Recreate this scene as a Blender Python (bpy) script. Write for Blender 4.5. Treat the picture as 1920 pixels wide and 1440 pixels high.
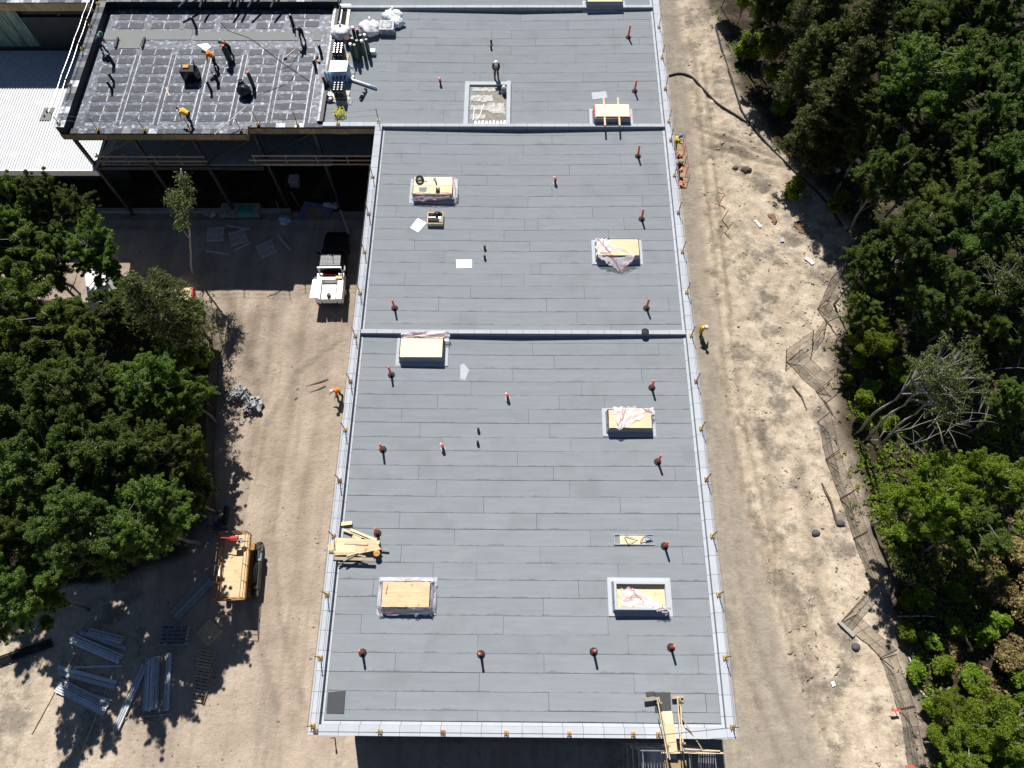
import bpy, bmesh, math, random
import numpy as np
from mathutils import Vector, Matrix
R_ = math.radians
random.seed(7); RNG = np.random.default_rng(7)
for o in list(bpy.data.objects): bpy.data.objects.remove(o)
scene = bpy.context.scene
COL = scene.collection

# ------------------------------------------------------------------ camera
FPX, DEP, YAW, ROLL, CAMZ = 1349.66, R_(66.0595), R_(1.38554), R_(-1.00887), 48.8
_f = Vector((0, math.cos(DEP), -math.sin(DEP))); _r = Vector((1, 0, 0)); _u = _r.cross(_f)
CAMR = Matrix.Rotation(YAW, 3, 'Z') @ Matrix((_r, _u, -_f)).transposed() @ Matrix.Rotation(ROLL, 3, 'Z')
cam = bpy.data.cameras.new('camera'); camo = bpy.data.objects.new('camera', cam); COL.objects.link(camo)
camo.matrix_world = Matrix.Translation((0, 0, CAMZ)) @ CAMR.to_4x4()
cam.sensor_fit = 'HORIZONTAL'; cam.sensor_width = 36.0; cam.lens = FPX / 1920 * 36.0
cam.clip_start = 0.5; cam.clip_end = 2000
scene.camera = camo
def PX(x, y, z=0.0):
    """point at height z seen at pixel (x, y) of the 1920 x 1440 photograph"""
    d = CAMR @ Vector(((x - 960) / FPX, -(y - 720) / FPX, -1.0))
    t = (z - CAMZ) / d.z
    return Vector((d.x * t, d.y * t, z))

# ------------------------------------------------------------------ light
SUNDIR = Vector((-0.179, 0.779, 1.0)).normalized()      # towards the sun
world = bpy.data.worlds.new('World'); scene.world = world; world.use_nodes = True
wn = world.node_tree.nodes; wl = world.node_tree.links
sky = wn.new('ShaderNodeTexSky'); sky.sky_type = 'NISHITA'; sky.sun_disc = False
sky.sun_elevation = math.asin(SUNDIR.z); sky.sun_rotation = math.atan2(SUNDIR.x, SUNDIR.y)
sky.altitude = 100; sky.air_density = 0.65; sky.dust_density = 0.15; sky.ozone_density = 2.5
bg = wn['Background']; bg.inputs['Strength'].default_value = 0.05
wl.new(sky.outputs['Color'], bg.inputs['Color'])
sun = bpy.data.lights.new('sun', 'SUN'); sun.energy = 5.0; sun.angle = R_(0.53); sun.color = (1.0, 0.955, 0.89)
suno = bpy.data.objects.new('sun', sun); COL.objects.link(suno)
suno.rotation_euler = SUNDIR.to_track_quat('Z', 'Y').to_euler(); suno.location = (-10, 40, 80)
scene.view_settings.view_transform = 'Standard'; scene.view_settings.look = 'None'
scene.view_settings.exposure = 0.45; scene.view_settings.gamma = 1.0

# ------------------------------------------------------------------ materials
def mat(name, col, rough=0.8, var=0.12, scale=3.0, bump=0.0, bscale=40.0, metal=0.0, rnd=0.0, stain=None, stscale=1.0, stth=0.58, detail=6, stretch=None, alpha=1.0, drough=0.0, emit=None, spec=0.4):
    m = bpy.data.materials.new(name); m.use_nodes = True
    nt = m.node_tree; N = nt.nodes; L = nt.links; b = N['Principled BSDF']
    b.inputs['Roughness'].default_value = rough; b.inputs['Metallic'].default_value = metal
    b.inputs['Diffuse Roughness'].default_value = drough
    b.inputs['Specular IOR Level'].default_value = spec
    tc = N.new('ShaderNodeTexCoord'); vec = tc.outputs['Object']
    if stretch:
        mp = N.new('ShaderNodeMapping'); mp.inputs['Scale'].default_value = stretch
        L.new(vec, mp.inputs['Vector']); vec = mp.outputs['Vector']
    nz = N.new('ShaderNodeTexNoise'); nz.inputs['Scale'].default_value = scale; nz.inputs['Detail'].default_value = detail
    nz.inputs['Roughness'].default_value = 0.65
    L.new(vec, nz.inputs['Vector'])
    rp = N.new('ShaderNodeValToRGB'); rp.color_ramp.elements[0].position = 0.3; rp.color_ramp.elements[1].position = 0.72
    c0 = [max(0, c * (1 - var)) for c in col]; c1 = [min(1, c * (1 + var)) for c in col]
    rp.color_ramp.elements[0].color = (*c0, 1); rp.color_ramp.elements[1].color = (*c1, 1)
    L.new(nz.outputs['Fac'], rp.inputs['Fac']); out = rp.outputs['Color']
    if stain:
        n2 = N.new('ShaderNodeTexNoise'); n2.inputs['Scale'].default_value = stscale; n2.inputs['Detail'].default_value = 5
        L.new(tc.outputs['Object'], n2.inputs['Vector'])
        r2 = N.new('ShaderNodeValToRGB'); r2.color_ramp.elements[0].position = stth; r2.color_ramp.elements[1].position = stth + 0.14
        L.new(n2.outputs['Fac'], r2.inputs['Fac'])
        mx = N.new('ShaderNodeMix'); mx.data_type = 'RGBA'; mx.inputs['B'].default_value = (*stain, 1)
        L.new(r2.outputs['Color'], mx.inputs['Factor']); L.new(out, mx.inputs['A']); out = mx.outputs['Result']
    if rnd:
        oi = N.new('ShaderNodeObjectInfo'); hs = N.new('ShaderNodeHueSaturation')
        mr = N.new('ShaderNodeMapRange'); mr.inputs['To Min'].default_value = 1 - rnd; mr.inputs['To Max'].default_value = 1 + rnd
        L.new(oi.outputs['Random'], mr.inputs['Value']); L.new(mr.outputs['Result'], hs.inputs['Value'])
        L.new(out, hs.inputs['Color']); out = hs.outputs['Color']
    L.new(out, b.inputs['Base Color'])
    if bump:
        n3 = N.new('ShaderNodeTexNoise'); n3.inputs['Scale'].default_value = bscale; n3.inputs['Detail'].default_value = 4
        L.new(vec, n3.inputs['Vector'])
        bp = N.new('ShaderNodeBump'); bp.inputs['Strength'].default_value = bump; bp.inputs['Distance'].default_value = 0.05
        L.new(n3.outputs['Fac'], bp.inputs['Height']); L.new(bp.outputs['Normal'], b.inputs['Normal'])
    if alpha < 1: b.inputs['Alpha'].default_value = alpha
    return m
M = {}
def MM(k, *a, **kw): M[k] = mat(k, *a, **kw)
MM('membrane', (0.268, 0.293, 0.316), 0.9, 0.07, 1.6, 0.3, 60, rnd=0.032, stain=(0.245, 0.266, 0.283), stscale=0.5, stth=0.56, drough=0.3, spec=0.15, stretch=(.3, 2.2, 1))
MM('cap', (0.475, 0.505, 0.545), 0.85, 0.06, 2.0, 0.2, 60, rnd=0.05, drough=0.2, spec=0.2)
MM('bitumen', (0.035, 0.037, 0.042), 0.6, 0.3, 6.0, 0.3, 30)
MM('black_membrane', (0.012, 0.012, 0.014), 0.55, 0.3, 3.0, 0.2, 30)
MM('base_sheet', (0.026, 0.033, 0.052), 0.6, 0.5, 2.5, 0.2, 40, rnd=0.25, stain=(0.12, 0.135, 0.17), stscale=2.6, stth=0.57, stretch=(1, 2.5, 1))
MM('talc_sheet', (0.075, 0.09, 0.125), 0.5, 0.9, 3.0, 0.3, 25, stain=(0.36, 0.395, 0.46), stscale=3.6, stth=0.545, spec=.35)
MM('lap_white', (0.42, 0.45, 0.50), 0.5, 0.6, 3.0, 0.2, 25, rnd=0.25, stain=(0.12, 0.13, 0.16), stscale=2.5, stth=0.55)
MM('grey_roll', (0.31, 0.33, 0.32), 0.9, 0.05, 2.0, 0.2, 60, drough=0.6)
MM('plywood', (0.72, 0.57, 0.355), 0.75, 0.14, 2.0, 0.05, 30, rnd=0.08, stain=(0.36, 0.24, 0.12), stscale=2.3, stth=0.66, stretch=(0.6, 4, 1))
MM('osb', (0.80, 0.71, 0.50), 0.8, 0.22, 14.0, 0.1, 30, rnd=0.06)
MM('weathered_ply', (0.60, 0.455, 0.275), 0.8, 0.2, 2.0, 0.1, 30, rnd=0.06, stain=(0.27, 0.17, 0.09), stscale=2.6, stth=0.60, stretch=(0.6, 4, 1))
MM('old_plywood', (0.40, 0.28, 0.15), 0.8, 0.25, 3.0, 0.1, 30, rnd=0.25, stain=(0.2, 0.13, 0.07), stscale=2)
MM('lumber', (0.68, 0.54, 0.34), 0.8, 0.15, 4.0, 0.1, 30, rnd=0.14, stretch=(1, 1, 1))
MM('old_lumber', (0.38, 0.31, 0.22), 0.85, 0.25, 4.0, 0.15, 30, rnd=0.2)
MM('pallet_wood', (0.42, 0.34, 0.22), 0.85, 0.25, 4.0, 0.15, 30, rnd=0.2)
MM('white_deck', (0.60, 0.62, 0.64), 0.45, 0.04, 1.5, 0, metal=0.0, stain=(0.70, 0.71, 0.72), stscale=0.7)
MM('steel', (0.06, 0.062, 0.068), 0.5, 0.3, 3.0, 0.1, 20, metal=0.3)
MM('galv', (0.64, 0.66, 0.68), 0.38, 0.2, 5.0, 0.05, 20, metal=0.25, rnd=0.25)
MM('tube', (0.42, 0.44, 0.46), 0.4, 0.2, 5.0, 0, metal=0.7, rnd=0.15)
MM('dark_wall', (0.03, 0.037, 0.036), 0.6, 0.3, 2.0, 0.1, 10)
MM('sheathing', (0.16, 0.17, 0.17), 0.8, 0.12, 2.0, 0.1, 20, rnd=0.1)
MM('concrete', (0.36, 0.35, 0.33), 0.9, 0.14, 2.5, 0.3, 25, stain=(0.25, 0.24, 0.23), stscale=1.2, rnd=0.05)
MM('block', (0.33, 0.34, 0.36), 0.95, 0.12, 8.0, 0.3, 50, rnd=0.12)
MM('orange', (0.86, 0.10, 0.035), 0.45, 0.08, 3.0, rnd=0.08)
MM('marker_tip', (0.9, 0.22, 0.12), 0.45, 0.05, 3.0)
MM('rubber', (0.022, 0.023, 0.024), 0.75, 0.25, 8.0, 0.2, 40)
MM('mat_rubber', (0.075, 0.075, 0.08), 0.9, 0.25, 30.0, 0.5, 90)
MM('yellow', (0.46, 0.31, 0.09), 0.5, 0.12, 5.0, rnd=0.1, stain=(0.35, 0.16, 0.05), stscale=14, stth=0.62)
MM('orange_clamp', (0.30, 0.15, 0.08), 0.5, 0.15, 5.0, rnd=0.12)
MM('rusty_post', (0.11, 0.06, 0.035), 0.7, 0.35, 8.0)
MM('wire', (0.16, 0.16, 0.17), 0.45, 0.1, 3.0, metal=0.6)
MM('bright_wire', (0.62, 0.63, 0.65), 0.35, 0.1, 3.0, metal=0.2)
MM('white_paint', (0.80, 0.80, 0.79), 0.4, 0.04, 2.0, stain=(0.50, 0.48, 0.43), stscale=2.6, stth=0.60)
MM('black_paint', (0.008, 0.008, 0.01), 0.22, 0.2, 2.0, spec=0.6)
MM('roof_paint', (0.06, 0.075, 0.09), 0.45, 0.2, 2.0, spec=0.35)
MM('glass', (0.015, 0.02, 0.024), 0.08, 0.1, 2.0, spec=0.8)
MM('lens_red', (0.55, 0.03, 0.03), 0.3, 0.05, 2.0)
MM('lens_white', (0.75, 0.75, 0.72), 0.2, 0.05, 2.0)
MM('rim', (0.5, 0.5, 0.5), 0.35, 0.1, 3.0, metal=0.7)
MM('red', (0.60, 0.04, 0.035), 0.45, 0.12, 4.0)
MM('rust_orange', (0.36, 0.19, 0.06), 0.6, 0.3, 6.0, stain=(0.20, 0.08, 0.03), stscale=5)
MM('rail_brown', (0.22, 0.10, 0.045), 0.6, 0.25, 6.0)
MM('lift_red', (0.30, 0.05, 0.045), 0.5, 0.2, 5.0)
MM('machine_dark', (0.035, 0.036, 0.038), 0.45, 0.3, 4.0, metal=0.2)
MM('brick', (0.60, 0.25, 0.16), 0.85, 0.15, 6.0, rnd=0.15)
MM('white_bag', (0.66, 0.67, 0.70), 0.55, 0.08, 3.0, 0.9, 5)
MM('print_bag', (0.66, 0.70, 0.73), 0.5, 0.05, 3.0, 0.8, 6, stain=(0.05, 0.28, 0.50), stscale=4.5, stth=0.60)
MM('silver_bag', (0.26, 0.28, 0.30), 0.45, 0.5, 5.0, 0.6, 9, stain=(0.55, 0.57, 0.60), stscale=3.5, stth=0.56)
MM('wrap_blue', (0.24, 0.38, 0.58), 0.5, 0.2, 3.0, 0.2, 14, stain=(0.12, 0.17, 0.28), stscale=3.2, stth=0.60)
MM('wrap_white', (0.82, 0.83, 0.84), 0.5, 0.05, 3.0, 0.2, 14)
MM('green_gas', (0.028, 0.060, 0.036), 0.4, 0.2, 5.0, rnd=0.3, spec=0.5)
MM('brass', (0.16, 0.10, 0.05), 0.6, 0.2, 5.0)
MM('roll_black', (0.020, 0.020, 0.022), 0.6, 0.3, 6.0, 0.1, 40, rnd=0.2)
MM('roll_core', (0.62, 0.60, 0.57), 0.7, 0.15, 6.0)
MM('foam_blue', (0.42, 0.60, 0.72), 0.5, 0.06, 4.0)
MM('net_yellow', (0.78, 0.78, 0.10), 0.5, 0.1, 4.0)
MM('paper', (0.82, 0.82, 0.82), 0.6, 0.03, 3.0)
MM('foil', (0.40, 0.40, 0.385), 0.6, 0.3, 3.0, 0.5, 6, stain=(0.19, 0.175, 0.15), stscale=2.2, stth=0.55)
MM('dusty', (0.24, 0.225, 0.195), 0.9, 0.3, 3.0, 0.2, 20)
MM('black_bag', (0.010, 0.010, 0.012), 0.25, 0.3, 4.0, 0.5, 10, spec=0.7)
MM('grey_tool', (0.22, 0.25, 0.29), 0.5, 0.2, 5.0)
MM('orange_wood', (0.55, 0.27, 0.06), 0.7, 0.15, 8.0)
MM('silt', (0.018, 0.019, 0.020), 0.7, 0.3, 4.0)
MM('rock', (0.09, 0.09, 0.095), 0.9, 0.3, 5.0, 0.5, 12)
MM('tarp_green', (0.05, 0.34, 0.31), 0.6, 0.15, 3.0, 0.2, 8)
MM('pane_green', (0.16, 0.24, 0.19), 0.3, 0.8, 1.5, 0, stretch=(6, 1, .6))
MM('violet_panel', (0.26, 0.22, 0.40), 0.6, 0.2, 3.0)
MM('skin', (0.50, 0.30, 0.21), 0.55, 0.06, 9.0)
MM('hair', (0.05, 0.035, 0.025), 0.7, 0.2, 20)
MM('dark_cloth', (0.020, 0.022, 0.028), 0.85, 0.2, 8.0)
MM('navy_cloth', (0.03, 0.045, 0.085), 0.85, 0.2, 8.0)
MM('grey_cloth', (0.16, 0.18, 0.20), 0.85, 0.2, 8.0)
MM('tan_cloth', (0.48, 0.27, 0.12), 0.85, 0.15, 8.0)
MM('maroon_cloth', (0.09, 0.035, 0.035), 0.85, 0.15, 8.0)
MM('hivis_orange', (0.90, 0.17, 0.02), 0.7, 0.06, 6.0)
MM('hivis_yellow', (0.72, 0.72, 0.06), 0.7, 0.06, 6.0)
MM('hivis_amber', (0.90, 0.42, 0.04), 0.7, 0.06, 6.0)
MM('helmet_white', (0.82, 0.82, 0.82), 0.3, 0.03, 3.0)
MM('helmet_green', (0.02, 0.28, 0.19), 0.3, 0.05, 3.0)
MM('helmet_blue', (0.05, 0.25, 0.62), 0.3, 0.05, 3.0)
MM('boot', (0.03, 0.022, 0.018), 0.7, 0.2, 8.0)
MM('bark_grey', (0.26, 0.245, 0.22), 0.95, 0.3, 5.0, 0.4, 14, stretch=(3, 3, 0.6))
MM('bark_brown', (0.12, 0.095, 0.075), 0.95, 0.35, 5.0, 0.4, 14, stretch=(3, 3, 0.6))
MM('bark_birch', (0.55, 0.53, 0.50), 0.9, 0.15, 4.0, 0.2, 14, stain=(0.08, 0.07, 0.06), stscale=5, stth=0.63, stretch=(1, 1, 3))
MM('stake', (0.75, 0.10, 0.06), 0.5, 0.1, 3.0)
MM('puddle_rust', (0.17, 0.085, 0.05), 0.5, 0.3, 3.0, 0.2, 9)
# translucent plastic film
def film(name, col, alpha, rough=0.35):
    m = mat(name, col, rough, 0.05, 4.0, 0.5, 9.0, alpha=alpha, spec=0.6)
    return m
def wear(m):
    # torch bleed along the sheet edges and pale dust scuffs
    N = m.node_tree.nodes; L = m.node_tree.links; b = N['Principled BSDF']; src = b.inputs['Base Color'].links[0].from_socket
    tc = N.new('ShaderNodeTexCoord'); sp = N.new('ShaderNodeSeparateXYZ'); L.new(tc.outputs['Generated'], sp.inputs['Vector'])
    n = N.new('ShaderNodeTexNoise'); n.inputs['Scale'].default_value = 1.1; n.inputs['Detail'].default_value = 7; n.inputs['Roughness'].default_value = .7; L.new(tc.outputs['Object'], n.inputs['Vector'])
    wd = N.new('ShaderNodeMapRange'); wd.inputs['From Min'].default_value = .48; wd.inputs['From Max'].default_value = .72; wd.inputs['To Max'].default_value = .16; L.new(n.outputs['Fac'], wd.inputs['Value'])
    cm = N.new('ShaderNodeMath'); cm.operation = 'LESS_THAN'; L.new(sp.outputs['Y'], cm.inputs[0]); L.new(wd.outputs['Result'], cm.inputs[1])
    f = N.new('ShaderNodeMath'); f.operation = 'MULTIPLY'; L.new(cm.outputs[0], f.inputs[0]); f.inputs[1].default_value = .38
    mx = N.new('ShaderNodeMix'); mx.data_type = 'RGBA'; L.new(f.outputs[0], mx.inputs['Factor']); L.new(src, mx.inputs['A']); mx.inputs['B'].default_value = (.10, .105, .11, 1)
    n2 = N.new('ShaderNodeTexNoise'); n2.inputs['Scale'].default_value = .8; n2.inputs['Detail'].default_value = 9; n2.inputs['Roughness'].default_value = .78; n2.inputs['Distortion'].default_value = .6; L.new(tc.outputs['Object'], n2.inputs['Vector'])
    r = N.new('ShaderNodeMapRange'); r.inputs['From Min'].default_value = .58; r.inputs['From Max'].default_value = .80; r.inputs['To Max'].default_value = .5; L.new(n2.outputs['Fac'], r.inputs['Value'])
    m2 = N.new('ShaderNodeMix'); m2.data_type = 'RGBA'; L.new(r.outputs['Result'], m2.inputs['Factor']); L.new(mx.outputs['Result'], m2.inputs['A']); m2.inputs['B'].default_value = (.38, .375, .36, 1)
    L.new(m2.outputs['Result'], b.inputs['Base Color'])
wear(M['membrane'])
M['film'] = film('film', (0.74, 0.70, 0.73), 0.6); M['film_clear'] = film('film_clear', (0.7, 0.74, 0.80), 0.4)
M['film_red'] = film('film_red', (0.62, 0.10, 0.17), 0.6)
M['mesh_screen'] = film('mesh_screen', (0.05, 0.06, 0.05), 0.34, 0.9)
def leafmat(name, c0, c1, trans=0.35):
    m = bpy.data.materials.new(name); m.use_nodes = True; nt = m.node_tree; N = nt.nodes; L = nt.links
    N.remove(N['Principled BSDF']); out = N['Material Output']
    at = N.new('ShaderNodeAttribute'); at.attribute_name = 'v'
    rp = N.new('ShaderNodeValToRGB'); rp.color_ramp.elements[0].color = (*c0, 1); rp.color_ramp.elements[1].color = (*c1, 1)
    L.new(at.outputs['Fac'], rp.inputs['Fac'])
    oi = N.new('ShaderNodeObjectInfo'); hs = N.new('ShaderNodeHueSaturation')
    mr = N.new('ShaderNodeMapRange'); mr.inputs['To Min'].default_value = 0.75; mr.inputs['To Max'].default_value = 1.25
    mh = N.new('ShaderNodeMapRange'); mh.inputs['To Min'].default_value = 0.490; mh.inputs['To Max'].default_value = 0.522
    L.new(oi.outputs['Random'], mr.inputs['Value']); L.new(oi.outputs['Random'], mh.inputs['Value'])
    L.new(mr.outputs['Result'], hs.inputs['Value']); L.new(mh.outputs['Result'], hs.inputs['Hue']); L.new(rp.outputs['Color'], hs.inputs['Color'])
    b = N.new('ShaderNodeBsdfPrincipled'); b.inputs['Roughness'].default_value = 0.55; b.inputs['Specular IOR Level'].default_value = 0.22
    t = N.new('ShaderNodeBsdfTranslucent'); mx = N.new('ShaderNodeMixShader'); mx.inputs['Fac'].default_value = trans
    L.new(hs.outputs['Color'], b.inputs['Base Color']); L.new(hs.outputs['Color'], t.inputs['Color'])
    L.new(b.outputs['BSDF'], mx.inputs[1]); L.new(t.outputs['BSDF'], mx.inputs[2]); L.new(mx.outputs['Shader'], out.inputs['Surface'])
    M[name] = m
leafmat('leaf_dark', (0.048, 0.082, 0.018), (0.200, 0.272, 0.060), .5)
leafmat('leaf_mid', (0.062, 0.104, 0.018), (0.255, 0.335, 0.066), .5)
leafmat('leaf_bright', (0.105, 0.170, 0.016), (0.335, 0.440, 0.048), .5)
leafmat('leaf_pine', (0.062, 0.080, 0.024), (0.190, 0.215, 0.070), 0.35)
leafmat('leaf_sparse', (0.075, 0.105, 0.030), (0.220, 0.265, 0.090))
leafmat('leaf_brown', (0.150, 0.118, 0.045), (0.380, 0.300, 0.130), 0.25)
leafmat('litter', (0.060, 0.045, 0.028), (0.170, 0.130, 0.085), 0.0)

# ------------------------------------------------------------------ mesh helpers
class MB:
    def __init__(s): s.v = []; s.f = []; s.m = []; s.mi = 0
    def add(s, vs, fs):
        b = len(s.v); s.v += [tuple(v) for v in vs]; s.f += [tuple(i + b for i in f) for f in fs]; s.m += [s.mi] * len(fs); return s
    def box(s, c, d, rz=0, T=None):
        hx, hy, hz = d[0] / 2, d[1] / 2, d[2] / 2; c = Vector(c)
        rot = T if T is not None else Matrix.Rotation(rz, 3, 'Z')
        vs = [c + rot @ Vector((x, y, z)) for z in (-hz, hz) for x, y in ((-hx, -hy), (hx, -hy), (hx, hy), (-hx, hy))]
        return s.add(vs, [(3, 2, 1, 0), (4, 5, 6, 7), (0, 1, 5, 4), (1, 2, 6, 5), (2, 3, 7, 6), (3, 0, 4, 7)])
    def bx(s, x0, x1, y0, y1, z0, z1): return s.box(((x0 + x1) / 2, (y0 + y1) / 2, (z0 + z1) / 2), (x1 - x0, y1 - y0, z1 - z0))
    def beam(s, a, b, w, h=None):
        a = Vector(a); b = Vector(b); d = b - a; h = h or w
        q = d.to_track_quat('X', 'Z').to_matrix()
        return s.box((a + b) / 2, (d.length, w, h), T=q)
    def tube(s, pts, r, n=6, cap=True):
        pts = [Vector(p) for p in pts]; rs = r if isinstance(r, (list, tuple)) else [r] * len(pts); vs = []; fs = []
        for i, p in enumerate(pts):
            d = (pts[min(i + 1, len(pts) - 1)] - pts[max(i - 1, 0)]).normalized()
            q = d.to_track_quat('Z', 'Y').to_matrix()
            for k in range(n):
                a = 2 * math.pi * k / n; vs.append(p + q @ Vector((math.cos(a) * rs[i], math.sin(a) * rs[i], 0)))
        for i in range(len(pts) - 1):
            for k in range(n): fs.append((i * n + k, i * n + (k + 1) % n, (i + 1) * n + (k + 1) % n, (i + 1) * n + k))
        if cap: fs.append(tuple(range(n - 1, -1, -1))); fs.append(tuple((len(pts) - 1) * n + k for k in range(n)))
        return s.add(vs, fs)
    def cyl(s, c, r, h, n=12, r2=None):
        c = Vector(c); return s.tube([c, c + Vector((0, 0, h))], [r, r if r2 is None else r2], n)
    def lathe(s, c, prof, n=14):
        c = Vector(c); return s.tube([c + Vector((0, 0, z)) for _, z in prof], [max(r, 0.001) for r, _ in prof], n)
    def prism(s, poly, z0, z1):
        n = len(poly); vs = [(x, y, z0) for x, y in poly] + [(x, y, z1) for x, y in poly]
        return s.add(vs, [tuple(range(n - 1, -1, -1)), tuple(range(n, 2 * n))] + [(i, (i + 1) % n, n + (i + 1) % n, n + i) for i in range(n)])
    def ball(s, c, r, n=10, m=6, jit=0, seed=0):
        rg = random.Random(seed); c = Vector(c); r = r if isinstance(r, (tuple, list)) else (r, r, r); vs = []; fs = []
        for i in range(m + 1):
            t = math.pi * i / m
            for k in range(n):
                a = 2 * math.pi * k / n; j = 1 + rg.uniform(-jit, jit) if 0 < i < m else 1
                vs.append(c + Vector((r[0] * math.sin(t) * math.cos(a) * j, r[1] * math.sin(t) * math.sin(a) * j, r[2] * math.cos(t) * j)))
        for i in range(m):
            for k in range(n): fs.append((i * n + k, (i + 1) * n + k, (i + 1) * n + (k + 1) % n, i * n + (k + 1) % n))
        return s.add(vs, fs)
    def mesh(s, name, mats, smooth=False):
        me = bpy.data.meshes.new(name); me.from_pydata(s.v, [], s.f)
        for m in (mats if isinstance(mats, (list, tuple)) else [mats]): me.materials.append(M[m] if isinstance(m, str) else m)
        if s.mi: me.polygons.foreach_set('material_index', s.m)
        if smooth: me.polygons.foreach_set('use_smooth', [True] * len(me.polygons))
        me.update(); return me
    def build(s, name, mats, parent=None, smooth=False, loc=None, rz=0):
        return link(name, s.mesh(name, mats, smooth), parent, loc, rz)
def link(name, me, parent=None, loc=None, rz=0):
    o = bpy.data.objects.new(name, me); COL.objects.link(o)
    if parent: o.parent = parent
    if loc is not None: o.location = loc
    if rz: o.rotation_euler = (0, 0, rz)
    return o
def tag(o, label=None, cat=None, group=None, kind=None):
    if label: o['label'] = label
    if cat: o['category'] = cat
    if group: o['group'] = group
    if kind: o['kind'] = kind
    return o
def thing(name, label, cat, loc=(0, 0, 0), rz=0, group=None):
    o = bpy.data.objects.new(name, None); COL.objects.link(o); o.location = loc; o.rotation_euler = (0, 0, rz); o.empty_display_size = 0.2
    return tag(o, label, cat, group)
def copy_tree(o, parent=None):
    c = o.copy(); COL.objects.link(c); c.parent = parent
    for ch in list(o.children): copy_tree(ch, c)
    return c
ORD = ['first', 'second', 'third', 'fourth', 'fifth', 'sixth', 'seventh', 'eighth', 'ninth', 'tenth', 'eleventh', 'twelfth', 'thirteenth', 'fourteenth', 'fifteenth', 'sixteenth']
def vnoise(x, y, seed=0):
    """smooth value noise on numpy arrays"""
    tab = np.random.default_rng(seed).random((256, 256))
    xi = np.floor(x).astype(int); yi = np.floor(y).astype(int); fx = x - xi; fy = y - yi
    fx = fx * fx * (3 - 2 * fx); fy = fy * fy * (3 - 2 * fy)
    a = tab[xi % 256, yi % 256]; b = tab[(xi + 1) % 256, yi % 256]; c = tab[xi % 256, (yi + 1) % 256]; d = tab[(xi + 1) % 256, (yi + 1) % 256]
    return (a * (1 - fx) + b * fx) * (1 - fy) + (c * (1 - fx) + d * fx) * fy
def fbm(x, y, s, seed=0, o=4):
    r = 0; a = 0.5
    for i in range(o): r = r + a * vnoise(x * s + 17.3 * i, y * s - 9.1 * i, seed + i); s *= 2.03; a *= 0.5
    return r
def polyline_side(pts):
    p = np.array(pts); return p
def npmesh(name, V, F, mats, attr=None, smooth=False):
    me = bpy.data.meshes.new(name); n = len(V); k = F.shape[1]; m = len(F)
    me.vertices.add(n); me.vertices.foreach_set('co', np.ascontiguousarray(V, dtype=np.float32).ravel())
    me.loops.add(m * k); me.loops.foreach_set('vertex_index', np.ascontiguousarray(F, dtype=np.int32).ravel())
    me.polygons.add(m); me.polygons.foreach_set('loop_start', np.arange(0, m * k, k, dtype=np.int32))
    if smooth: me.polygons.foreach_set('use_smooth', np.ones(m, dtype=bool))
    for mt in mats: me.materials.append(M[mt] if isinstance(mt, str) else mt)
    me.update(calc_edges=True)
    if attr is not None:
        a = me.attributes.new('v', 'FLOAT', 'FACE'); a.data.foreach_set('value', np.asarray(attr, dtype=np.float32))
    return me

# ------------------------------------------------------------------ ground
def arr(pts): return [tuple(PX(x, y, 0)[:2]) for x, y in pts]
RF = sorted([(p[1], p[0]) for p in arr([(1322, 0), (1352, 60), (1385, 170), (1440, 260), (1530, 350), (1592, 430), (1595, 560), (1560, 650), (1570, 800), (1610, 950), (1665, 1090), (1690, 1240), (1730, 1400), (1740, 1500)])])
GR = sorted([(p[1], p[0]) for p in arr([(1268, 0), (1285, 130), (1306, 330), (1322, 480), (1337, 620), (1352, 740), (1378, 880), (1425, 1080), (1480, 1260), (1540, 1400), (1580, 1500)])])
def rforest(y): return np.interp(y, [a for a, _ in RF], [b for _, b in RF])
def rgravel(y): return np.interp(y, [a for a, _ in GR], [b for _, b in GR])
LFY = [-20, 2, 6.2, 7.2, 9, 12, 20, 25, 28, 29.5]; LFX = [-200, -60, -36, -27, -22.3, -21.6, -22.6, -23.6, -24.6, -60]
def lforest(y): return np.interp(y, LFY, LFX)
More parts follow.
